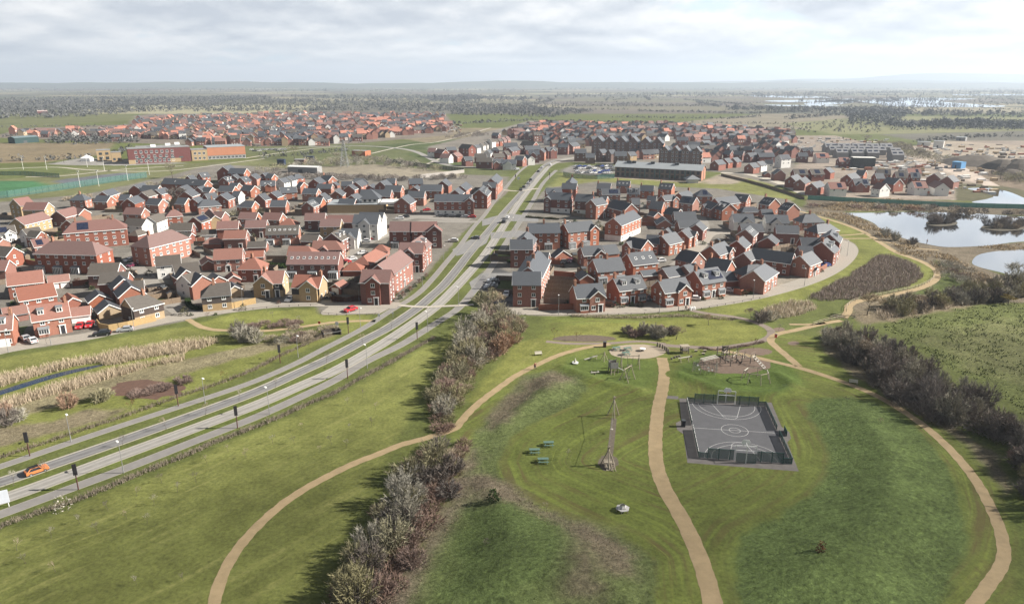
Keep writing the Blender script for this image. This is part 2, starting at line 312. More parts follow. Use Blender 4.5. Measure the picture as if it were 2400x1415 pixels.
STRIPE_A = [(-400,1400),(0,1236),(95,1202),(191,1170),(318,1117),(445,1066),(500,1040),(627,992),(720,950),(786,922),(850,886),(913,853),(977,816),(1060,770)]
STRIPE_B1 = [(1480,900),(1420,915),(1350,950),(1270,985),(1200,1032),(1178,1080),(1200,1138),(1330,1205),(1480,1270),(1530,1310),(1545,1480)]
STRIPE_B2 = [(1880,950),(1915,1010),(1938,1060),(1935,1110),(1900,1160),(1820,1210),(1740,1255),(1712,1300),(1725,1380),(1760,1480)]
STRIPE_B3 = [(1740,830),(1870,861),(1990,900),(2110,959),(2220,1046),(2291,1132),(2338,1225),(2350,1312),(2300,1392),(2230,1500)]
def ground_grid(x0, x1, y0, y1, st, far=False):
    xs = np.arange(x0, x1 + st * .5, st); ys = np.arange(y0, y1 + st * .5, st)
    X, Y = np.meshgrid(xs, ys); Z = np.zeros_like(X)
    C = np.empty(X.shape + (3,)); M = np.zeros(X.shape + (3,))
    if not far:
        n = fbm(X, Y, 30, 3)
        for k in range(3): C[..., k] = (.085, .098, .030)[k] * (.85 + .3 * n)
        rag = fbm(X, Y, max(3, st * 1.5), 11) - .5
        for poly, col, soft, msk in LAYERS:
            w = WP(poly); soft = max(soft, st * .8)
            bx = [p[0] for p in w]; by = [p[1] for p in w]
            ix = (xs > min(bx) - soft) & (xs < max(bx) + soft); iy = (ys > min(by) - soft) & (ys < max(by) + soft)
            if not ix.any() or not iy.any(): continue
            sl_ = np.ix_(iy, ix); x_, y_ = X[sl_], Y[sl_]
            d = sdist(x_, y_, w) + rag[sl_] * soft * 1.2
            a = np.clip(.5 + d / soft, 0, 1); a = a * a * (3 - 2 * a)
            n = .82 + .36 * fbm(x_, y_, 9 if st < 2 else 30, 5)
            for k in range(3):
                C[..., k][sl_] = C[..., k][sl_] * (1 - a) + a * col[k] * n
                M[..., k][sl_] = M[..., k][sl_] * (1 - a) + a * msk[k]
        if st < 2:
            for line, h, wd in BERMS:
                d = ldist(X, Y, WP(line)); Z += h * np.exp(-(d / wd) ** 2)
            for poly, h, wd in MOUNDS:
                d = np.clip(sdist(X, Y, WP(poly)) / wd, 0, 1); Z += h * d * d * (3 - 2 * d)
            e = np.minimum(np.minimum(X - x0, x1 - X), np.minimum(Y - y0, y1 - Y)); Z *= np.clip(e / 6, 0, 1)
    else:
        # distant farmland: long irregular fields of pasture, stubble, plough and winter wheat
        rng = np.random.RandomState(5)
        u = X + 260 * (fbm(X, Y, 2200, 21) - .5) * 2; v = Y + 500 * (fbm(X, Y, 1800, 22) - .5) * 2 + .12 * X
        ci = np.floor(u / 520 + 3 * vnoise(np.floor(v / 330), np.floor(v / 330) * 0, 1.0, 4)).astype(int); cj = np.floor(v / 330).astype(int)
        hsh = ((ci * 73856093) ^ (cj * 19349663)) & 0xffff
        pal = np.array([(.115,.112,.075),(.125,.12,.08),(.20,.18,.12),(.095,.082,.070),(.085,.092,.06),(.125,.115,.08),(.24,.225,.145),(.075,.076,.058),(.11,.095,.08),(.105,.10,.08)])
        C[:] = pal[hsh % len(pal)] * (.85 + .3 * fbm(X, Y, 200, 8))[..., None]
    if st < 2:
        d = np.minimum(ldist(X, Y, WP(STRIPE_B1)), np.minimum(ldist(X, Y, WP(STRIPE_B2)), ldist(X, Y, WP(STRIPE_B3)) * 3 + 40))
        S = np.where(M[..., 0] > M[..., 1], ldist(X, Y, WP(STRIPE_A)), d)
        M = np.concatenate([M, S[..., None]], -1)
    return X, Y, Z, C, M

def grid_mesh(name, parts, mt):
    vs, fs, cs, ms = [], [], [], []; off = 0
    for X, Y, Z, C, M in parts:
        r, c = X.shape
        vs.append(np.stack([X, Y, Z], -1).reshape(-1, 3)); cs.append(np.concatenate([C.reshape(-1, 3), np.ones((r * c, 1))], 1)); ms.append(np.concatenate([M[..., :3].reshape(-1, 3), (M[..., 3].reshape(-1, 1) if M.shape[2] > 3 else np.zeros((r * c, 1)))], 1))
        i = (np.arange(r - 1)[:, None] * c + np.arange(c - 1)[None]).reshape(-1) + off
        fs.append(np.stack([i, i + 1, i + c + 1, i + c], 1)); off += r * c
    v = np.concatenate(vs); f = np.concatenate(fs)
    me = bpy.data.meshes.new(name); me.vertices.add(len(v)); me.vertices.foreach_set('co', v.astype(np.float32).ravel())
    me.loops.add(f.size); me.loops.foreach_set('vertex_index', f.astype(np.int32).ravel())
    me.polygons.add(len(f)); me.polygons.foreach_set('loop_start', np.arange(0, f.size, 4, dtype=np.int32))
    try: me.polygons.foreach_set('loop_total', np.full(len(f), 4, np.int32))
    except Exception: pass
    me.polygons.foreach_set('use_smooth', np.ones(len(f), bool))
    for nm, arr in (('col', cs), ('msk', ms)):
        a = me.attributes.new(nm, 'FLOAT_COLOR', 'POINT'); a.data.foreach_set('color', np.concatenate(arr).astype(np.float32).ravel())
    me.update(); me.materials.append(mt); return me

def ground_material():
    M = bpy.data.materials.new('ground_cover'); M.use_nodes = True; nt = M.node_tree; N = nt.nodes; Lk = nt.links
    b = N['Principled BSDF']; b.inputs['Roughness'].default_value = .95; b.inputs['Specular IOR Level'].default_value = .1
    ac = N.new('ShaderNodeAttribute'); ac.attribute_name = 'col'; am = N.new('ShaderNodeAttribute'); am.attribute_name = 'msk'
    sp = N.new('ShaderNodeSeparateColor'); Lk.new(am.outputs['Color'], sp.inputs[0])
    tc = N.new('ShaderNodeTexCoord')
    def noise(scale, rot=0.0, st=(1, 1, 1), det=3, rough=.6):
        mp = N.new('ShaderNodeMapping'); mp.vector_type = 'TEXTURE'; mp.inputs['Rotation'].default_value = (0, 0, rot); mp.inputs['Scale'].default_value = st
        Lk.new(tc.outputs['Object'], mp.inputs[0]); n = N.new('ShaderNodeTexNoise'); n.inputs['Scale'].default_value = scale
        n.inputs['Detail'].default_value = det; n.inputs['Roughness'].default_value = rough; Lk.new(mp.outputs[0], n.inputs[0]); return n.outputs['Fac']
    def rng(a, lo, hi, o0, o1):
        r = N.new('ShaderNodeMapRange'); r.inputs[1].default_value = lo; r.inputs[2].default_value = hi; r.inputs[3].default_value = o0; r.inputs[4].default_value = o1; Lk.new(a, r.inputs[0]); return r.outputs[0]
    def mm(op, a, b_):
        n = N.new('ShaderNodeMath'); n.operation = op
        for i, v in enumerate((a, b_)):
            if isinstance(v, (int, float)): n.inputs[i].default_value = v
            else: Lk.new(v, n.inputs[i])
        return n.outputs[0]
    def mixc(fac, a, c, mode='MIX'):
        n = N.new('ShaderNodeMix'); n.data_type = 'RGBA'; n.blend_type = mode
        if isinstance(fac, (int, float)): n.inputs[0].default_value = fac
        else: Lk.new(fac, n.inputs[0])
        for i, v in ((6, a), (7, c)):
            if isinstance(v, tuple): n.inputs[i].default_value = (*v, 1)
            else: Lk.new(v, n.inputs[i])
        return n.outputs[2]
    fine = noise(1.6, det=4, rough=.75); mid = noise(.22, det=4); big = noise(.03, det=3)
    g = mm('MULTIPLY', mm('MULTIPLY', rng(fine, .25, .75, .56, 1.44), rng(mid, .3, .7, .78, 1.22)), rng(big, .3, .7, .86, 1.14))
    col = mixc(1.0, ac.outputs['Color'], g, 'MULTIPLY')
    sx = N.new('ShaderNodeSeparateXYZ'); Lk.new(tc.outputs['Object'], sx.inputs[0]); sd = am.outputs['Alpha']
    def stripes(k, lo, hi, seed):
        cx = N.new('ShaderNodeCombineXYZ'); Lk.new(mm('MULTIPLY', sd, k), cx.inputs[0]); Lk.new(mm('MULTIPLY', sx.outputs[0], .035), cx.inputs[1]); Lk.new(mm('ADD', mm('MULTIPLY', sx.outputs[1], .035), seed), cx.inputs[2])
        n = N.new('ShaderNodeTexNoise'); n.inputs['Scale'].default_value = 1; n.inputs['Detail'].default_value = 2; Lk.new(cx.outputs[0], n.inputs[0]); return rng(n.outputs['Fac'], lo, hi, 0, 1)
    brk = rng(noise(.9, det=4, rough=.7), .38, .62, .1, 1); brk2 = rng(noise(.10, det=3), .38, .58, .15, 1)
    sa = mm('MULTIPLY', mm('MULTIPLY', mm('MULTIPLY', sp.outputs[0], stripes(.8, .50, .66, 0.0)), brk), brk2)
    col = mixc(mm('MULTIPLY', sa, .8), col, (.215, .215, .075))
    sb2 = mm('MULTIPLY', mm('MULTIPLY', sp.outputs[1], stripes(1.0, .50, .64, 5.0)), brk2); col = mixc(mm('MULTIPLY', sb2, .75), col, (.100, .078, .036))
    sb = mm('MULTIPLY', mm('MULTIPLY', sp.outputs[1], stripes(1.25, .53, .66, 9.0)), brk); col = mixc(mm('MULTIPLY', sb, .8), col, (.165, .200, .045))
    tn = noise(1.25, R(20), (1.5, .8, 1), 5, .75)
    tf = mm('MULTIPLY', sp.outputs[2], .8)
    col = mixc(tf, col, mixc(1.0, col, rng(tn, .34, .66, .58, 1.36), 'MULTIPLY'))
    Lk.new(col, b.inputs['Base Color'])
    bp = N.new('ShaderNodeBump'); bp.inputs['Distance'].default_value = .5
    Lk.new(mm('ADD', mm('MULTIPLY', sp.outputs[2], .75), .12), bp.inputs['Strength']); Lk.new(mm('ADD', mm('MULTIPLY', tn, 1.0), mm('MULTIPLY', fine, .4)), bp.inputs['Height'])
    Lk.new(bp.outputs[0], b.inputs['Normal'])
    return M
GM = ground_material()
_parts = [ground_grid(-345, 345, 60, 460, 1.0), ground_grid(-1120, 1120, 460, 1580, 4.0), ground_grid(-12000, 12000, 1580, 15980, 60.0, True)]
_b = np.array([[-1.0, 1.0], [-1.0, 1.0]])
def flat(x0, x1, y0, y1, col):
    X, Y = np.meshgrid(np.array([x0, x1], float), np.array([y0, y1], float)); C = np.empty((2, 2, 3)); C[:] = col
    return X, Y, np.zeros((2, 2)), C, np.zeros((2, 2, 3))
_parts += [flat(-1200, -345, -300, 460, (.08,.09,.03)), flat(345, 1200, -300, 460, (.08,.09,.03)), flat(-345, 345, -300, 60, (.07,.085,.02)),
           flat(-12000, -1120, 460, 1580, (.09,.1,.05)), flat(1120, 12000, 460, 1580, (.09,.1,.05)), flat(-12000, -1200, -300, 460, (.09,.1,.05)), flat(1200, 12000, -300, 460, (.09,.1,.05))]
tag(link('ground', grid_mesh('ground', _parts, GM)), kind='structure')
def gz(x, y):
    """height of the ground over the mounds and berms"""
    X = np.array([[x]]); Y = np.array([[y]]); z = 0.0
    for line, h, wd in BERMS: z += h * math.exp(-(ldist(X, Y, WP(line))[0, 0] / wd) ** 2)
    for poly, h, wd in MOUNDS:
        d = min(max(sdist(X, Y, WP(poly))[0, 0] / wd, 0), 1); z += h * d * d * (3 - 2 * d)
    return z
def G(px, py):
    p = P(px, py)
    for _ in range(3): p = P(px, py, gz(p.x, p.y))
    return p

# distant hills
def hill(name, pts, dist, depth, m):
    """low ridge: pts = (bearing px, height above the plain) at a given distance"""
    me = MB(); cols = []
    for px, h in pts:
        d = Vector((px - 1200, F * CP - 0, 0)); d = d / F
        cols.append((Vector((d.x * dist, (CP + .306 * SP) * dist, 0)), h))
    for (a, ha), (b, hb) in zip(cols, cols[1:]):
        prof = [(0, 0), (.25, .55), (.5, 1), (.8, .8), (1, 0)]
        for (t0, k0), (t1, k1) in zip(prof, prof[1:]):
            me.quad([(a.x, a.y + t0 * depth, ha * k0 - .5), (b.x, b.y + t0 * depth, hb * k0 - .5), (b.x, b.y + t1 * depth, hb * k1 - .5), (a.x, a.y + t1 * depth, ha * k1 - .5)])
    o = me.build(name, m); 
    for p in o.data.polygons: p.use_smooth = True
    tag(o, kind='structure')
HILLM = mat('hill_pasture', (.085, .095, .05), .95, scale=.004, col2=(.05, .058, .04), detail=8)
def prof(x0, x1, n, f): return [(x0 + (x1 - x0) * i / n, f(x0 + (x1 - x0) * i / n)) for i in range(n + 1)]
_bmp = lambda x, c, w, h: h * math.exp(-((x - c) / w) ** 2)
hill('hills', prof(-700, 3100, 90, lambda x: 60 + _bmp(x, 420, 260, 14) + _bmp(x, 1180, 110, 26) + _bmp(x, 1400, 260, 6) - _bmp(x, 800, 120, 10) + 3 * math.sin(x * .031) + 2 * math.sin(x * .093 + 1)), 8200, 2600, HILLM)
hill('hills', prof(1500, 3400, 60, lambda x: 50 + _bmp(x, 1905, 75, 38) + _bmp(x, 2120, 120, 26) + _bmp(x, 2290, 200, 40) + 3 * math.sin(x * .04)), 10400, 2000, HILLM)
hill('hills', prof(1500, 3600, 60, lambda x: 70 + _bmp(x, 2250, 130, 130) + _bmp(x, 2480, 170, 150) + _bmp(x, 2000, 220, 60) + 5 * math.sin(x * .03)), 13000, 2500, HILLM)

# ------------------------------------------------------------------ roads, paths, water
def smooth(pts, n=6):
    """Catmull-Rom through 2-D world points"""
    pts = [Vector((p[0], p[1])) for p in pts]; out = []
    q = [pts[0] * 2 - pts[1]] + pts + [pts[-1] * 2 - pts[-2]]
    for i in range(1, len(q) - 2):
        a, b, c, d = q[i - 1:i + 3]
        for k in range(n):
            t = k / n
            out.append(.5 * ((2 * b) + (c - a) * t + (2 * a - 5 * b + 4 * c - d) * t * t + (3 * b - a - 3 * c + d) * t ** 3))
    out.append(pts[-1]); return out
def ribs(line):
    r = []
    for i, p in enumerate(line):
        d = (line[min(i + 1, len(line) - 1)] - line[max(i - 1, 0)]); d = d.normalized() if d.length else Vector((1, 0)); r.append(Vector((-d.y, d.x)))
    return r
def strip(mb, line, o0, o1, z, m=0):
    n = ribs(line)
    for i in range(len(line) - 1):
        a, b = line[i], line[i + 1]
        mb.quad([(*(a + n[i] * o1), z), (*(a + n[i] * o0), z), (*(b + n[i + 1] * o0), z), (*(b + n[i + 1] * o1), z)], m)
def kerb(mb, line, off, w, z0, z1, m=0):
    n = ribs(line); o0, o1 = off - w / 2, off + w / 2
    for i in range(len(line) - 1):
        a, b = line[i], line[i + 1]; A0, A1, B0, B1 = a + n[i] * o0, a + n[i] * o1, b + n[i + 1] * o0, b + n[i + 1] * o1
        mb.quad([(*A1, z1), (*A0, z1), (*B0, z1), (*B1, z1)], m); mb.quad([(*A0, z1), (*A0, z0), (*B0, z0), (*B0, z1)], m); mb.quad([(*A1, z0), (*A1, z1), (*B1, z1), (*B1, z0)], m)
def line_of(px, n=6): return smooth([P(x, y) for x, y in px], n)

ASPH = mat('asphalt', (.135, .132, .132), .9, .14, .5, detail=6); ASPH2 = mat('asphalt_pale', (.225, .215, .198), .9, .12, .5, detail=6)
WORN = mat('worn_asphalt', (.178, .175, .172), .9, .10, .4); KERB = mat('kerb_stone', (.25, .235, .20), .85, .1, 2); LINE = mat('road_edge_dust', (.26, .25, .22), .7, .1, 3)
FOOT = mat('footway_asphalt', (.19, .18, .17), .92, .10, .6); PAVB = mat('block_paving', (.270, .245, .210), .9, .10, 1.2, detail=6)
GRAV = mat('path_gravel', (.335, .252, .145), .95, .13, .45, col2=(.245, .186, .106), detail=10); GRAV2 = mat('path_gravel_edge', (.16, .125, .065), .95, .2, 1.5)
LILAC = mat('bound_gravel', (.185, .150, .125), .95, .12, .8); TARM = mat('court_tarmac', (.105, .105, .112), .9, .10, .5, detail=6); TARM2 = mat('apron_tarmac', (.138, .126, .120), .92, .14, .6)
CRETE = mat('pale_concrete', (.36, .33, .28), .9, .1, .8)
LC = [(-160,1178),(0,1130),(150,1079),(300,1027),(460,970),(600,918),(700,873),(786,833),(860,794),(913,766),(977,723),(1010,695),(1040,668),(1072,630),(1100,594),(1154,531),(1186,493),(1229,444),(1261,404),(1281,385),(1310,374),(1370,367),(1440,364)]
RCW = [(-160,1222),(32,1160),(150,1117),(300,1061),(460,1002),(600,949),(700,906),(786,868),(860,827),(913,795),(977,752),(1025,716),(1062,680),(1100,639),(1140,592),(1189,517),(1229,459),(1275,403),(1292,387),(1325,374),(1380,367)]
LFW = [(-160,1142),(0,1093),(150,1042),(300,992),(500,927),(600,892),(690,853),(754,820),(850,770),(913,730),(977,690),(1015,652),(1045,616),(1075,580),(1110,532),(1135,505),(1160,470),(1185,440),(1215,405),(1240,385)]
RFW = [(-160,1258),(0,1205),(150,1150),(300,1095),(460,1032),(600,977),(700,932),(786,890),(859,847),(945,805),(1025,755),(1072,724),(1110,682),(1154,622),(1189,565),(1215,525),(1250,469),(1274,428),(1304,399)]
lc, rc, lf, rf = (line_of(l) for l in (LC, RCW, LFW, RFW))
for l, am, wm in ((lc, ASPH, WORN), (rc, ASPH2, mat('worn_pale_asphalt', (.275, .262, .242), .9, .1, .4))):
    mb = MB(); strip(mb, l, -1.62, 1.62, .010); strip(mb, l, -1.05, -.45, .014, 1); strip(mb, l, .45, 1.05, .014, 1); strip(mb, l, -1.62, -1.48, .014, 2); strip(mb, l, 1.48, 1.62, .014, 2)
    kerb(mb, l, -1.72, .2, 0, .11, 3); kerb(mb, l, 1.72, .2, 0, .11, 3); tag(mb.build('road', [am, wm, LINE, KERB]), kind='structure')
for l, hw_ in ((lf, .98), (rf, 1.18)):
    mb = MB(); strip(mb, l, -hw_, hw_, .02); kerb(mb, l, -hw_ - .06, .12, 0, .035, 1); kerb(mb, l, hw_ + .06, .12, 0, .035, 1)
    tag(mb.build('pavement', [FOOT, KERB]), kind='structure')
def ribbon(name, px, w, m, z=.018, km=None, n=6):
    l = line_of(px, n); mb = MB()
    if m is GRAV:      # worn, wavering edges
        l2 = []
        for a, b in zip(l, l[1:]):
            k = max(1, int((b - a).length / .6)); l2 += [a + (b - a) * (i / k) for i in range(k)]
        l = l2 + [l[-1]]; nn = ribs(l); wv = lambda p, s_: .05 * math.sin(p.x * 1.9 + p.y * 1.3 + s_) + .04 * math.sin(p.x * 4.7 - p.y * 3.9 + 2 * s_)
        e0 = [p + nn[i] * (-w / 2 + wv(p, 0)) for i, p in enumerate(l)]; e1 = [p + nn[i] * (w / 2 + wv(p, 3)) for i, p in enumerate(l)]
        for i in range(len(l) - 1): mb.quad([(*e1[i], z), (*e0[i], z), (*e0[i + 1], z), (*e1[i + 1], z)])
        return tag(mb.build(name, [m]), kind='structure')
    strip(mb, l, -w / 2, w / 2, z)
    ms = [m]
    if km:
        ms.append(km); kerb(mb, l, -w / 2 - .05, .12, 0, z + .03, 1); kerb(mb, l, w / 2 + .05, .12, 0, z + .03, 1)
    return tag(mb.build(name, ms), kind='structure')
# crossings and junction aprons over the verges
def patch(name, px, m, z):
    p = [P(x, y) for x, y in px]; mb = MB(); pts = [(q.x, q.y, z) for q in p]
    a = sum(pts[i][0] * pts[(i + 1) % len(pts)][1] - pts[(i + 1) % len(pts)][0] * pts[i][1] for i in range(len(pts)))
    if a < 0: pts.reverse()
    mb.quad(pts); return tag(mb.build(name, m), kind='structure')
ribbon('pavement', [(935,716),(990,720),(1040,718),(1085,716),(1110,714)], 1.7, CRETE, .125)
ribbon('pavement', [(1180,446),(1215,448),(1262,442)], 3.0, CRETE, .125)
for px in ([(1060,585),(1105,560),(1150,548),(1140,570),(1105,590),(1070,600)], [(1100,662),(1130,640),(1205,640),(1205,655),(1150,660),(1110,690)],
           [(1130,515),(1185,500),(1262,508),(1262,520),(1180,518),(1130,530)], [(1150,545),(1215,540),(1330,560),(1320,568),(1205,556),(1150,560)]):
    patch('road', px, WORN, .022)
# estate roads
ribbon('road', [(-90,846),(0,821),(100,803),(200,789),(300,768),(370,753),(430,741),(480,733),(560,723),(640,714),(720,711),(800,712),(880,714),(935,716)], 6.2, PAVB, .03, KERB)
ribbon('road', [(440,738),(400,712),(370,690),(345,655),(325,635),(300,610),(290,590),(340,560),(300,570)][:6], 6.0, mat('grey_paving', (.215, .20, .178), .9, .1, 1), .026)
patch('road', [(750,733),(775,716),(925,716),(890,735),(800,738),(756,738)], PAVB, .036)
ribbon('road', [(800,620),(830,590),(870,565),(920,545),(985,520),(1060,520),(1120,520)], 5.0, mat('grey_paving', (.215, .20, .178), .9, .1, 1), .026)
ribbon('road', [(930,515),(980,508),(1040,512),(1100,516)], 9, mat('grey_paving', (.215, .20, .178)), .024)
ribbon('road', [(1200,730),(1300,730.5),(1400,730),(1500,727),(1600,719.5),(1660,712),(1730,701),(1800,686),(1870,666),(1920,647),(1958,626),(1983,604),(1992,585),(1983,571),(1960,562)], 6.0, PAVB, .03, KERB)
ribbon('road', [(1612,600),(1640,575),(1660,550),(1700,545),(1760,548),(1800,552)], 6, PAVB, .026)
ribbon('road', [(1470,620),(1560,630),(1600,610),(1640,575),(1650,530),(1640,505)], 5, mat('grey_paving', (.215, .20, .178)), .024)
ribbon('road', [(1290,655),(1340,640),(1390,636)], 6, PAVB, .026)
patch('road', [(1128,640),(1140,650),(1200,645),(1202,705),(1160,712),(1135,690),(1112,670)], ASPH, .03)
# park paths
PATHS = [([(1551,838),(1557,870),(1553,910),(1544,950),(1538,1000),(1536,1050),(1541,1097),(1561,1150),(1590,1200),(1616,1250),(1641,1310),(1660,1370),(1674,1430),(1690,1520)], 2.55),
         ([(1430,806),(1370,815),(1310,832),(1260,854),(1210,880),(1170,908),(1130,938),(1100,965),(1080,988),(1066,1004),(1030,1017),(985,1030),(940,1042),(880,1066),(820,1090),(760,1120),(700,1154),(650,1190),(600,1236),(560,1282),(530,1330),(510,1380),(497,1440),(485,1520)], 1.7),
         ([(1670,818),(1740,830),(1800,844),(1870,861),(1930,879),(1990,900),(2050,925),(2110,959),(2170,1001),(2220,1046),(2260,1090),(2291,1132),(2315,1175),(2338,1225),(2351,1272),(2350,1312),(2330,1352),(2300,1392),(2268,1440),(2230,1500)], 1.75),
         ([(1872,858),(1842,832),(1818,812),(1806,797),(1822,783),(1862,774),(1905,764),(1940,756),(1972,751)], 1.9),
         ([(1850,760),(1900,760),(1935,757)], 1.3),
         ([(1977,745),(1988,729),(1990,717),(2010,706),(2058,697),(2117,685),(2160,674),(2187,660),(2197,645),(2190,630),(2162,614),(2130,602),(2102,592),(2067,571),(2028,546),(1985,528),(1948,516),(1910,505),(1877,496),(1840,488)], 2.3),
         ([(1966,552),(2000,550),(2030,547)], 1.5), ([(1972,560),(2010,559),(2047,559)], 1.5), ([(2050,561),(2090,570),(2140,581),(2200,586)], 1.5),
         ([(440,748),(455,757),(475,767),(506,773),(545,774),(620,775),(690,768),(775,756),(840,752),(880,752)], 1.8)]
for l, w in PATHS: ribbon('path', l, w, GRAV, .02, GRAV2)
ribbon('path', [(1545,808),(1600,812),(1680,815),(1740,808),(1780,800),(1803,790),(1808,778),(1795,766),(1760,752),(1715,742),(1660,735),(1620,727)], 2.2, LILAC, .016)
ribbon('path', [(1280,800),(1340,805),(1430,804),(1500,800),(1560,806)], 1.6, LILAC, .014)
ribbon('path', [(1560,930),(1590,932)], 1.6, TARM2, .017)
for l in ([(-40,398),(120,392),(200,398),(320,402),(420,398),(560,380),(620,372)], [(60,415),(150,412),(300,396),(430,389)], [(575,371),(660,358),(740,348),(800,344)],
          [(1020,352),(1100,352),(1180,350)], [(1000,385),(1060,362),(1120,352)], [(870,360),(960,340),(1040,330),(1150,300)]):
    ribbon('path', l, 3.0, CRETE, .04)
ribbon('road', [(1190,398),(1130,393),(1040,385),(960,352),(840,342),(700,346),(600,350)], 6, ASPH2, .05)
ribbon('road', [(2040,332),(2100,338),(2150,352),(2205,372),(2265,402),(2325,436)], 9, mat('site_haul_road', (.37, .31, .26), .95, .15, .3), .05)
ribbon('road', [(1690,405),(1760,410),(1830,430),(1880,452),(1920,462)], 7, CRETE, .05)

# play surfaces
def blob(name, cx, cy, rx, ry, m, z, n=28, seed=0, jag=.06):
    rg = random.Random(seed); c = P(cx, cy); ex = P(cx + rx, cy) - c; ey = P(cx, cy - ry) - P(cx, cy + ry); ey *= .5
    mb = MB(); pts = []
    for i in range(n):
        a = 2 * math.pi * i / n; k = 1 + rg.uniform(-jag, jag); q = c + ex * (k * math.cos(a)) + ey * (k * math.sin(a)); pts.append((q.x, q.y, z))
    mb.quad(pts); return tag(mb.build(name, m), kind='structure')
BARK = mat('bark_chips', (.150, .108, .082), .95, .2, 1.4, detail=8)
blob('play_surface', 1494, 823, 66, 17, mat('beige_play_paving', (.30, .25, .19), .9, .08, .5), .012, jag=.03)
blob('play_surface', 1722, 853, 86, 22, BARK, .012, seed=3)
blob('play_surface', 1425, 1084, 24, 18, mat('worn_soil', (.12, .10, .075), .95, .2, 1.5), .013, seed=5, jag=.1)
ribbon('play_surface', [(1439,980),(1436,1010),(1432,1045),(1428,1075)], 1.1, mat('worn_soil', (.12, .10, .075)), .01)
blob('flower_bed', 1770, 824, 40, 9, BARK, .012, seed=8); blob('flower_bed', 1860, 804, 14, 4.5, BARK, .012, seed=9); blob('flower_bed', 1826, 772, 14, 5, BARK, .012, seed=10)
blob('flower_bed', 1370, 793, 75, 8, mat('brown_mulch', (.105, .08, .06), .95, .2, 1.2), .009, seed=4)
blob('flower_bed', 345, 912, 90, 22, mat('red_mulch', (.095, .055, .04), .95, .2, 1.2), .012, seed=12, jag=.15)

# sports court
cTL, cTR, cBR, cBL = (P(x, y) for x, y in ((1619, 944), (1801, 953), (1845, 1087), (1630, 1070)))
ux = ((cTR - cTL) + (cBR - cBL)).normalized(); uy = Vector((-ux.y, ux.x, 0)); cc = (cTL + cTR + cBR + cBL) / 4
CWd = ((cTR - cTL).length + (cBR - cBL).length) / 2; CLn = abs(((cTL + cTR) / 2 - (cBL + cBR) / 2).dot(uy))
CROT = math.atan2(ux.y, ux.x)
patch('court_surface', [(1592,933),(1700,938),(1808,943),(1832,1000),(1850,1012),(1854,1027),(1845,1036),(1872,1104),(1740,1094),(1611,1084),(1602,1017),(1587,1007),(1584,991),(1597,984)], TARM2, .014)
mb = MB(); hw, hl = CWd / 2, CLn / 2
mb.quad([(-hw, -hl, .02), (hw, -hl, .02), (hw, hl, .02), (-hw, hl, .02)])
def cline(p0, p1, w=.085):
    a = Vector(p0); b = Vector(p1); d = (b - a).normalized(); n = Vector((-d.y, d.x)) * w / 2
    mb.quad([(*(a + n), .026), (*(a - n), .026), (*(b - n), .026), (*(b + n), .026)], 1)
def carc(c, r, a0, a1, n=24):
    for i in range(n):
        t0, t1 = a0 + (a1 - a0) * i / n, a0 + (a1 - a0) * (i + 1) / n
        cline((c[0] + r * math.cos(t0), c[1] + r * math.sin(t0)), (c[0] + r * math.cos(t1), c[1] + r * math.sin(t1)))
cline((-hw, 0), (hw, 0)); carc((0, 0), 2.5, 0, 2 * math.pi, 36); carc((0, 0), 1.05, 0, 2 * math.pi, 24)
for sg in (1, -1):
    e = -sg * hl; A0, A1 = (0, math.pi) if sg > 0 else (math.pi, 2 * math.pi)
    carc((0, e), 6.9, A0, A1, 30); carc((0, e), 5.7, A0, A1, 30)
    cline((-2.9, e), (-1.5, e + sg * 5.2)); cline((2.9, e), (1.5, e + sg * 5.2)); cline((-1.5, e + sg * 5.2), (1.5, e + sg * 5.2)); carc((0, e + sg * 5.2), 1.5, A0, A1, 14)
o = mb.build('court_surface', [TARM, mat('court_paint', (.50, .50, .49), .8, .1, 2)], None, (cc.x, cc.y, 0), CROT); tag(o, kind='structure')

# water
def water_material(name, tint, mixf, rough=.04, wave=.6):
    M = bpy.data.materials.new(name); M.use_nodes = True; nt = M.node_tree; N = nt.nodes; Lk = nt.links; b = N['Principled BSDF']
    b.inputs['Base Color'].default_value = (*tint, 1); b.inputs['Roughness'].default_value = rough; b.inputs['IOR'].default_value = 1.33
    gl = N.new('ShaderNodeBsdfGlossy'); gl.inputs['Roughness'].default_value = rough; gl.inputs['Color'].default_value = (.95, .96, .97, 1)
    ms = N.new('ShaderNodeMixShader'); ms.inputs[0].default_value = mixf; Lk.new(b.outputs[0], ms.inputs[1]); Lk.new(gl.outputs[0], ms.inputs[2])
    tc = N.new('ShaderNodeTexCoord'); nz = N.new('ShaderNodeTexNoise'); nz.inputs['Scale'].default_value = wave; nz.inputs['Detail'].default_value = 3; Lk.new(tc.outputs['Object'], nz.inputs[0])
    bp = N.new('ShaderNodeBump'); bp.inputs['Strength'].default_value = .06; bp.inputs['Distance'].default_value = .05; Lk.new(nz.outputs['Fac'], bp.inputs['Height'])
    Lk.new(bp.outputs[0], b.inputs['Normal']); Lk.new(bp.outputs[0], gl.inputs['Normal']); Lk.new(ms.outputs[0], N['Material Output'].inputs[0]); return M
WAT = water_material('lake_water', (.05, .055, .055), .82); _W=0; WATB = water_material('pond_water', (.015, .03, .06), .05)
def sheet(name, px, m, z, n=5):
    w = [P(x, y) for x, y in px]; l = smooth([w[-1]] + w + [w[0], w[1]], n)[n:-n - 1]
    mb = MB(); pts = [(q.x, q.y, z) for q in l]
    a = sum(pts[i][0] * pts[(i + 1) % len(pts)][1] - pts[(i + 1) % len(pts)][0] * pts[i][1] for i in range(len(pts)))
    if a < 0: pts.reverse()
    mb.quad(pts); return tag(mb.build(name, m), kind='structure')
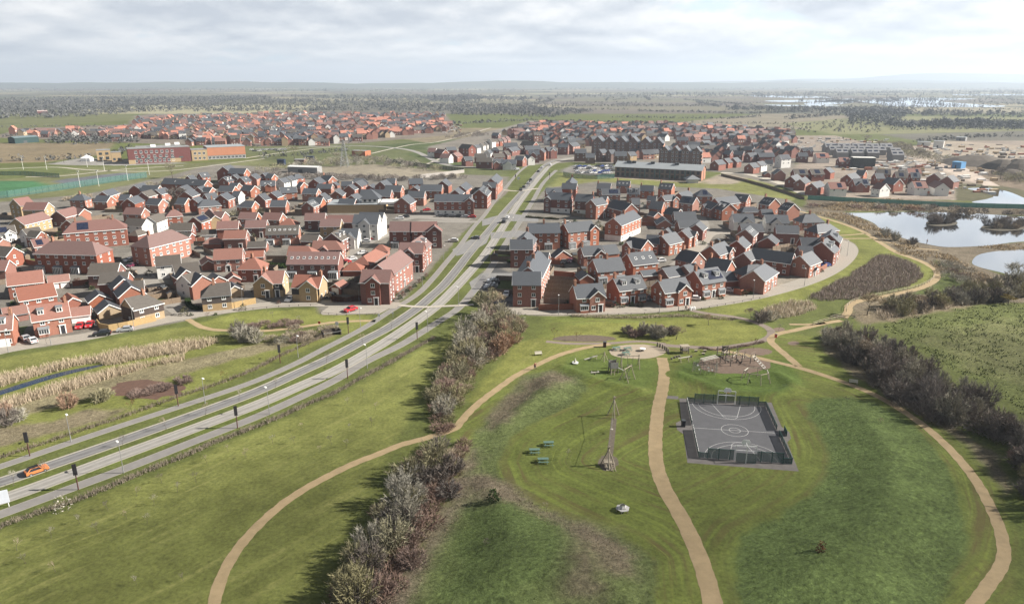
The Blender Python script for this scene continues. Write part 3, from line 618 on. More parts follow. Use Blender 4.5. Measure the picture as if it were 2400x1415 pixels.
sheet('lake', [(1976,500),(2030,499),(2130,497),(2250,499),(2400,508),(2520,516),(2560,560),(2400,566),(2337,573),(2295,577),(2221,579),(2176,573),(2126,561),(2093,549),(2064,536),(2046,522),(2010,508)], WAT, .03)
sheet('lake', [(2278,616),(2290,599),(2320,591),(2360,587),(2440,585),(2540,600),(2540,660),(2400,650),(2340,637),(2296,626)], WAT, .03)
sheet('lake', [(2268,442),(2320,441),(2365,450),(2405,466),(2450,482),(2400,479),(2280,475),(2312,467),(2328,460),(2300,450)], WAT, .05)
sheet('pond', [(-80,940),(-20,922),(0,915),(60,896),(120,878),(180,864),(232,855),(240,857),(180,872),(120,888),(60,907),(0,926),(-20,933),(-80,955)], WATB, .03)
for q in ([(1790,237),(1860,235),(2000,234),(2010,238),(1860,240)], [(1886,243),(1930,237),(2000,232),(2004,240),(1950,246),(1900,247)], [(2020,238),(2080,231),(2180,230),(2290,232),(2200,237),(2260,243),(2360,249),(2280,252),(2100,250),(2060,245)], [(1770,224),(1900,226),(1960,229),(1860,230),(1770,227)], [(1790,246),(1890,247),(1980,249),(1860,250)], [(2250,221),(2420,221),(2420,224),(2250,224)]):
    sheet('flooded_meadow', q, WAT, .3, 3)

# ------------------------------------------------------------------ houses
def vary(base, k): return tuple(min(1, c * k) for c in base)
WALLM = {'r': mat('red_brick', (.215, .085, .060), .9, .14, 2.2, .12, detail=6), 'o': mat('orange_brick', (.265, .112, .074), .9, .14, 2.2, .12, detail=6),
         'n': mat('dark_brick', (.160, .068, .054), .9, .14, 2.2, .10, detail=6), 'b': mat('buff_brick', (.315, .225, .125), .9, .12, 2.2, .08, detail=6),
         'w': mat('white_render', (.62, .61, .58), .85, .05, .8, .05), 'k': mat('buff_brick', (.315, .225, .125)), 'a': mat('brown_brick', (.165, .105, .085), .9, .12, 2, .05, detail=6)}
ROOFM = {'t': mat('terracotta_tiles', (.158, .090, .080), .85, .13, 1.2, .10, stretch=(1, 4, 4), detail=6), 'T': mat('clay_tiles', (.205, .095, .072), .85, .13, 1.2, .10, stretch=(1, 4, 4), detail=6),
         'B': mat('weathered_tiles', (.080, .070, .061), .88, .16, 1.0, .12, stretch=(1, 4, 4), detail=6), 's': mat('slate', (.064, .070, .080), .55, .10, 1.0, .10, stretch=(1, 4, 4), spec=.45, detail=6),
         'S': mat('dark_slate', (.043, .047, .056), .5, .10, 1.0, .10, stretch=(1, 4, 4), spec=.45, detail=6)}
WHITE = mat('white_upvc', (.72, .72, .71), .5, .03, 1); GLASS = mat('window_glass', (.035, .042, .05), .12, .3, .4, .5, spec=.6)
SOFF = mat('shadow_gap', (.05, .04, .035)); DARKD = mat('dark_door', (.03, .03, .035), .4, .1, 1, .6); LEAD = mat('lead_roof', (.17, .18, .19), .6, .1, 1)
SOLAR = mat('solar_cells', (.012, .016, .035), .25, .2, 1, spec=.6); TILEH = mat('hung_tiles', (.060, .046, .040), .9, .16, 1.5, .1); TIMB = mat('black_boarding', (.03, .028, .03), .8, .2, 1.5)
CBRICK = mat('chimney_brick', (.27, .14, .095), .9, .15, 3); POT = mat('clay_pot', (.3, .13, .07)); STONE = mat('stone_band', (.42, .37, .29), .9, .1, 1)
_sh = {}
def shared(key, fn):
    if key not in _sh: _sh[key] = fn()
    return _sh[key]
def win_mesh(w, h, two=True):
    def f():
        m = MB(); t = .11
        m.box(-w/2, w/2, -.05, .02, 0, t); m.box(-w/2, w/2, -.05, .02, h - t, h); m.box(-w/2, -w/2 + t, -.05, .02, t, h - t); m.box(w/2 - t, w/2, -.05, .02, t, h - t)
        if two: m.box(-.045, .045, -.045, .02, t, h - t)
        else: m.box(-w/2 + t, w/2 - t, -.045, .02, h*.5 - .04, h*.5 + .04)
        m.box(-w/2 - .06, w/2 + .06, -.12, .02, -.07, -.004)
        m.quad([(-w/2 + t, -.012, t), (w/2 - t, -.012, t), (w/2 - t, -.012, h - t), (-w/2 + t, -.012, h - t)], 1)
        return m.mesh('window', [WHITE, GLASS])
    return shared(('win', round(w, 2), round(h, 2), two), f)
def door_mesh():
    def f():
        m = MB(); m.box(-.75, -.5, -.14, .02, 0, 2.3); m.box(.5, .75, -.14, .02, 0, 2.3); m.box(-.85, .85, -.3, .02, 2.3, 2.5); m.quad([(-.5, -.03, 0), (.5, -.03, 0), (.5, -.03, 2.3), (-.5, -.03, 2.3)], 1)
        return m.mesh('door', [WHITE, DARKD])
    return shared('door', f)
def gdoor_mesh():
    def f():
        m = MB(); m.box(-1.2, 1.2, -.06, .02, .02, 2.1)
        for i in range(1, 4): m.box(-1.15, 1.15, -.075, -.06, i * .52, i * .52 + .03)
        return m.mesh('garage_door', [WHITE])
    return shared('gdoor', f)
def bay_mesh():
    def f():
        m = MB(); m.box(-1.2, 1.2, -.75, .02, 0, .75, 2); m.box(-1.2, 1.2, -.75, .02, .752, 2.2, 0)
        for i in range(4): m.quad([(-1.1 + i * .56, -.76, .95), (-.62 + i * .56, -.76, .95), (-.62 + i * .56, -.76, 2.05), (-1.1 + i * .56, -.76, 2.05)], 1)
        m.prism([(-.95, 2.2), (.02, 2.2), (.02, 2.75)], 'x', -1.35, 1.35, 3)
        return m.mesh('bay_window', [WHITE, GLASS, WALLM['o'], LEAD])
    return shared('bay', f)
def cons_mesh():
    def f():
        m = MB(); m.box(-1.5, 1.5, -1.1, .02, 0, 2.3, 0)
        for i in range(5): m.quad([(-1.42 + i * .58, -1.11, .15), (-1.0 + i * .58, -1.11, .15), (-1.0 + i * .58, -1.11, 2.15), (-1.42 + i * .58, -1.11, 2.15)], 1)
        m.prism([(-1.3, 2.3), (.02, 2.3), (.02, 2.8)], 'x', -1.6, 1.6, 2)
        return m.mesh('glazed_bay', [WHITE, GLASS, LEAD])
    return shared('cons', f)
def dormer_mesh():
    def f():
        m = MB(); m.box(-.72, .72, -.3, 1.6, 0, 1.35, 0); m.box(-.85, .85, -.45, 1.7, 1.352, 1.47, 2)
        m.box(-.62, .62, -.33, -.3, .15, 1.2, 0)
        for s_ in (-1, 1): m.quad([(s_ * .3 - .24, -.335, .22), (s_ * .3 + .24, -.335, .22), (s_ * .3 + .24, -.335, 1.12), (s_ * .3 - .24, -.335, 1.12)], 1)
        return m.mesh('dormer', [WHITE, GLASS, LEAD])
    return shared('dormer', f)
def porch_mesh(m_):
    def f():
        m = MB(); m.slab([(-1.1, -1.0, 2.35), (0, -1.0, 3.2), (0, .05, 3.2), (-1.1, .05, 2.35)], .12, 0); m.slab([(0, -1.0, 3.2), (1.1, -1.0, 2.35), (1.1, .05, 2.35), (0, .05, 3.2)], .12, 0)
        m.prism([(-.95, 2.38), (.95, 2.38), (0, 3.08)], 'y', -1.02, -.95, 1); m.box(-.95, -.83, -.98, -.86, 0, 2.35, 1); m.box(.83, .95, -.98, -.86, 0, 2.35, 1)
        return m.mesh('porch', [m_, WHITE])
    return shared(('porch', m_.name), f)
EH = {1: 2.25, 1.5: 3.0, 2: 4.6, 2.5: 5.1, 3: 7.0, 4: 9.6}
FH = 2.32
WN = {'r': 'red brick', 'o': 'orange brick', 'n': 'dark brick', 'b': 'buff brick', 'w': 'white rendered', 'k': 'tile-hung', 'a': 'brown brick'}
RN = {'t': 'terracotta', 'T': 'orange tiled', 'B': 'weathered brown', 's': 'grey slate', 'S': 'dark slate'}
HOUSES = []
def put(root, name, me, loc, rz, m4=None):
    o = bpy.data.objects.new(name, me); COL.objects.link(o); o.parent = root; o.location = loc
    if rz: o.rotation_euler[2] = rz
    return o
def house(zone, x1, y1, x2, y2, w, s, wr, opts=''):
    if x1 > x2: x1, y1, x2, y2 = x2, y2, x1, y1
    op = [o for o in opts.split(',') if o]; wk, rk = wr[0], wr[1]
    w *= .83; pitch = .78 if s > 1.5 else .68
    e = EH[s]; zr = e + w / 2 * pitch
    A, B = P(x1, y1, zr), P(x2, y2, zr); A.z = B.z = 0
    d = B - A; L = d.length; mid = (A + B) / 2; mx = {'A': 40, 'S': 24, 'B': 30, 'C': 15}[zone[0]]
    if 'y' in op: mx = 60
    if L > mx: d *= mx / L; L = mx
    if L < 2 and 'h' not in op: d = d.normalized() * 5 if d.length > .01 else Vector((5, 0, 0)); L = 5
    rz = math.atan2(d.y, d.x)
    hl_, hr_ = ('h' in op or 'hl' in op), ('h' in op or 'hr' in op); hd = w / 2 * .85; hw = w / 2
    xl, xr = -L / 2, L / 2; bl, br = xl - (hd if hl_ else -.12), xr + (hd if hr_ else -.12)
    kind = 'garage' if s == 1 else 'apartment_block' if s >= 4 else 'terrace' if L > 17 and s >= 2 else 'house'
    root = empty(kind, mid, rz)
    cz, sz = math.cos(rz), math.sin(rz); tc_ = Vector((-mid.x, -mid.y, 0)).normalized()
    vis = lambda nx, ny: (nx * cz - ny * sz) * tc_.x + (nx * sz + ny * cz) * tc_.y
    py = (y1 + y2) / 2; lod = 0 if py > 515 else 1 if py > 428 else 2
    hs = random.Random(int(x1 * 7 + y1 * 131))
    ov = .32; ze = e - ov * pitch + .06; WM, RM = WALLM[wk], ROOFM[rk]
    zr += .06
    # walls
    m = MB(); wt = zr - .22
    m.quad([(bl, -hw, 0), (br, -hw, 0), (br, -hw, e), (bl, -hw, e)]); m.quad([(br, hw, 0), (bl, hw, 0), (bl, hw, e), (br, hw, e)])
    m.quad([(bl, hw, 0), (bl, -hw, 0), (bl, -hw, e)] + ([] if hl_ else [(bl, 0, wt)]) + [(bl, hw, e)])
    m.quad([(br, -hw, 0), (br, hw, 0), (br, hw, e)] + ([] if hr_ else [(br, 0, wt)]) + [(br, -hw, e)])
    m.build('wall', WM, root)
    # roof
    m = MB(); xL = bl - (ov if hl_ else .2); xR = br + (ov if hr_ else .2); rl = xl if hl_ else xL; rr = xr if hr_ else xR; yo = hw + ov
    m.slab([(xL, -yo, ze), (xR, -yo, ze), (rr, 0, zr), (rl, 0, zr)], .14); m.slab([(xR, yo, ze), (xL, yo, ze), (rl, 0, zr), (rr, 0, zr)], .14)
    if hl_: m.slab([(xL, yo, ze), (xL, -yo, ze), (rl, 0, zr)], .14)
    if hr_: m.slab([(xR, -yo, ze), (xR, yo, ze), (rr, 0, zr)], .14)
    roof = m.build('roof', RM, root)
    def barge(x, sgn):
        b = MB(); y_ = yo + .02; b.prism([(-y_, ze - .3), (0, zr - .36), (y_, ze - .3), (y_, ze - .02), (0, zr - .06), (-y_, ze - .02)], 'x', x - .05, x + .05); return b.build('bargeboard', WHITE, root)
    dark = wk in 'na' and s >= 3
    if not hl_ and vis(-1, 0) > -.1 and not dark: barge(xL - .02, -1)
    if not hr_ and vis(1, 0) > -.1 and not dark: barge(xR + .02, 1)
    if lod < 2:
        f = MB(); f.box(xL, xR, -yo - .09, -yo - .005, ze - .24, ze - .03); f.build('fascia', WHITE if hs.random() < .75 else LEAD, root)
    # chimneys
    for o in op:
        if o[0] == 'c' and len(o) == 2:
            cx = {'0': rl + .6, '1': rr - .6, 'm': 0}[o[1]]; c = MB(); c.box(cx - .33, cx + .33, -.5, .5, zr - 1.0, zr + 1.15); c.box(cx - .4, cx + .4, -.57, .57, zr + 1.152, zr + 1.27)
            for k_ in (-.22, .22): c.tube((cx, k_, zr + 1.27), (cx, k_, zr + 1.65), .12, .1, 6, 1)
            c.build('chimney', [CBRICK, POT], roof)
    nw = 'n' not in op
    fl = 3 if s >= 3 else 2 if s >= 2 else 0
    if s >= 4: fl = 4
    def facade(side):
        if side == 'F': a, b_, rzz = bl, br, 0
        elif side == 'L': a, b_, rzz = -hw, hw, -math.pi / 2
        else: a, b_, rzz = -hw, hw, math.pi / 2
        def loc(t, z, off=0):
            return (t, -hw - off, z) if side == 'F' else (bl - off, t, z) if side == 'L' else (br + off, t, z)
        return a, b_, rzz, loc
    gx = None; gw = 0
    for o in op:
        if o[0] == 'g' and len(o) > 1:
            fr, gw = o[1:].split('x'); gx = bl + (br - bl) * float(fr); gw = float(gw) * .85
    # a cross gable on the front
    if gx is not None:
        pg = .85; zg = e + gw / 2 * pg; pj = .7; k = gw / 2 + ov; zge = e - ov * pg + .07; yF = -hw - pj - .2; yB = -max(hw - (zg - e) / pitch, 0) + .2
        m = MB(); m.prism([(gx - gw / 2, 0), (gx + gw / 2, 0), (gx + gw / 2, e), (gx, zg - .22), (gx - gw / 2, e)], 'y', -hw - pj, -hw + .3); m.build('front_gable', WM, root)
        m = MB(); m.slab([(gx - k, yF, zge), (gx, yF, zg + .08), (gx, yB, zg + .08), (gx - k, yB, zge)], .13); m.slab([(gx, yF, zg + .08), (gx + k, yF, zge), (gx + k, yB, zge), (gx, yB, zg + .08)], .13)
        m.build('gable_roof', RM, root)
        b = MB(); b.prism([(gx - k - .02, zge - .3), (gx, zg - .32), (gx + k + .02, zge - .3), (gx + k + .02, zge - .02), (gx, zg + .02), (gx - k - .02, zge - .02)], 'y', yF - .08, yF - .005); b.build('bargeboard', WHITE, root)
        if nw and lod < 2:
            for i in range(fl): put(root, 'window', win_mesh(1.25, 1.25), (gx - (0 if i else .25 * gw * (1 if 'D' in op else 0)), -hw - pj, 0.88 + FH * i), 0)
    # coloured ground floor, tile hanging, timber boarding
    if 'W' in op:
        m = MB(); m.box(bl - .015, br + .015, -hw - .03, -hw + .1, .02, 2.4); m.build('render_band', WALLM['w'], root)
        if vis(-1, 0) > 0: m = MB(); m.box(bl - .03, bl + .1, -hw + .101, hw, .02, 2.4); m.build('render_band', WALLM['w'], root)
    if wk == 'k' or 'K' in op:
        m = MB(); m.box(bl - .05, br + .05, -hw - .05, -hw + .1, 2.2, e - .05); m.box(bl - .05, bl + .1, -hw + .101, hw, .6, e - .05); m.build('tile_hanging', TILEH if wk == 'k' else TIMB, root)
    # windows
    if nw and fl:
        L_ = br - bl; n = max(2, int(L_ / (3.0 if lod < 1 else 3.2 if lod == 1 else 4.2))); wx = [bl + L_ * (i + .5) / n for i in range(n)]
        dk = 'D' in op or (s >= 2 and lod == 0 and hs.random() < .45 and 'C' not in op)
        if vis(0, -1) > .05:
            dpos = n // 2
            for i in range(fl):
                if i == 0 and lod == 2: continue
                for j, x in enumerate(wx):
                    if gx is not None and abs(x - gx) < gw / 2 + .5: continue
                    if i == 0 and dk and j == dpos: put(root, 'door', door_mesh(), (x, -hw - (.05 if wk == 'k' or 'W' in op else 0), 0), 0); continue
                    if i == 0 and 'b' in op and j in (0, n - 1): put(root, 'bay_window', bay_mesh(), (x, -hw, 0), 0); continue
                    if i == 0 and 'C' in op: 
                        if j % 2 == 0: put(root, 'glazed_bay', cons_mesh(), (x, -hw, 0), 0)
                        continue
                    if 'v' in op and hs.random() < .4: continue
                    put(root, 'window', win_mesh(1.15, 1.15), (x, -hw - (.055 if (wk == 'k' and i) or ('W' in op and not i) else .003), 0.85 + FH * i), 0)
            if gx is not None and dk: put(root, 'door', door_mesh(), (gx + gw * .2, -hw - .7, 0), 0)
        for side, nx, hp in (('L', -1, hl_), ('R', 1, hr_)):
            if vis(nx, 0) > .12:
                a, b_, rzz, loc = facade(side); cols = [0] if w < 7.3 or lod == 2 else [-w * .22, w * .22]
                if hp and lod < 2: cols = [-w * .25, w * .25]
                for i in range(fl):
                    if lod == 2 and i == 0: continue
                    if not hp and lod < 2 and s < 3 and hs.random() < .35: continue
                    for c_ in cols: put(root, 'window', win_mesh(.9, 1.2), loc(c_ + (0 if len(cols) > 1 else hs.uniform(-1, 1)), 0.85 + FH * i, .055 if wk == 'k' else .003), rzz)
    if 'D' in op and 'P' in op: put(root, 'porch', porch_mesh(RM), (bl + (br - bl) * .5, -hw, 0), 0)
    for o in op:
        t = o[1:]
        if o[0] == 'd' and t.isdigit():
            nd = int(t)
            for i in range(nd):
                x = bl + (br - bl) * (i + .5) / nd * (1 if nd > 1 else 1); y = -hw * .62; put(root, 'dormer', dormer_mesh(), (x, y, zr - (-y) * pitch - .15), 0)
        if o[0] == 'k' and t.isdigit():
            nk = int(t)
            for i in range(nk):
                x = bl + (br - bl) * (i + .7) / (nk + .4); y0, y1 = -hw * .62, -hw * .42; sk = MB()
                sk.slab([(x - .45, y0, zr + y0 * pitch + .06), (x + .45, y0, zr + y0 * pitch + .06), (x + .45, y1, zr + y1 * pitch + .06), (x - .45, y1, zr + y1 * pitch + .06)], .05)
                q0, q1 = y0 + .12, y1 - .12
                sk.quad([(x - .34, q0, zr + q0 * pitch + .075), (x + .34, q0, zr + q0 * pitch + .075), (x + .34, q1, zr + q1 * pitch + .075), (x - .34, q1, zr + q1 * pitch + .075)], 1)
                sk.build('skylight', [WHITE, GLASS], root)
        if o[:2] == 'sp':
            lo, hi = (float(v) for v in t[1:].split('-')) if len(o) > 2 else (.25, .75); y0, y1 = -hw * .85, -hw * .2; xa, xb = bl + (br - bl) * lo, bl + (br - bl) * hi; sk = MB()
            sk.slab([(xa, y0, zr + y0 * pitch + .1), (xb, y0, zr + y0 * pitch + .1), (xb, y1, zr + y1 * pitch + .1), (xa, y1, zr + y1 * pitch + .1)], .06); sk.build('solar_panel', SOLAR, root)
        if o[0] == 'G' and t.isdigit():
            for i in range(int(t)): put(root, 'garage_door', gdoor_mesh(), (bl + (br - bl) * (i + .5) / int(t), -hw, 0), 0)
        if o == 'GL': put(root, 'garage_door', gdoor_mesh(), (bl, 0, 0), -math.pi / 2)
        if o == 'GR': put(root, 'garage_door', gdoor_mesh(), (br, 0, 0), math.pi / 2)
    ft = []
    if any(o[0] == 'd' and o[1:].isdigit() for o in op): ft.append('with dormers')
    elif any(o[:2] == 'sp' for o in op): ft.append('with solar panels')
    elif any(o[0] == 'k' and o[1:].isdigit() for o in op): ft.append('with skylights')
    elif gx is not None: ft.append('with front gable')
    st = 'three-storey ' if s == 3 else 'four-storey ' if s >= 4 else ''
    desc = f"{st}{WN[wk]} {kind.replace('_', ' ')} {ft[0] if ft else 'with ' + ('hipped ' if hl_ and hr_ else '') + RN[rk] + ' roof'}"
    HOUSES.append((zone, mid.y, PX(mid.x, mid.y, e)[0], root, desc, kind))
    return root
ORD = 'first second third fourth fifth sixth seventh eighth ninth tenth eleventh twelfth thirteenth fourteenth'.split()
def label_houses():
    zn = {'A': 'pondside estate', 'S': 'slate-roofed estate', 'B': 'parkside estate', 'C': 'new town quarter', 'CS': 'building-site estate'}
    for z in sorted({h[0] for h in HOUSES}):
        for kd in ('house', 'garage'):
            hs = sorted([h for h in HOUSES if h[0] == z and (h[5] == 'garage') == (kd == 'garage')], key=lambda h: h[1])
            per = 11
            rows = [hs[i:i + per] for i in range(0, len(hs), per)]
            for ri, row in enumerate(rows):
                row.sort(key=lambda h: h[2]); rn = 'front row' if ri == 0 else ORD[ri] + ' row'
                for i, h in enumerate(row):
                    tag(h[3], f"{h[4]}, {ORD[i]} from left, {rn}, {zn[z]}", h[5].replace('_', ' '), f"{'garages' if h[5] == 'garage' else 'houses'} of the {zn[z]}")
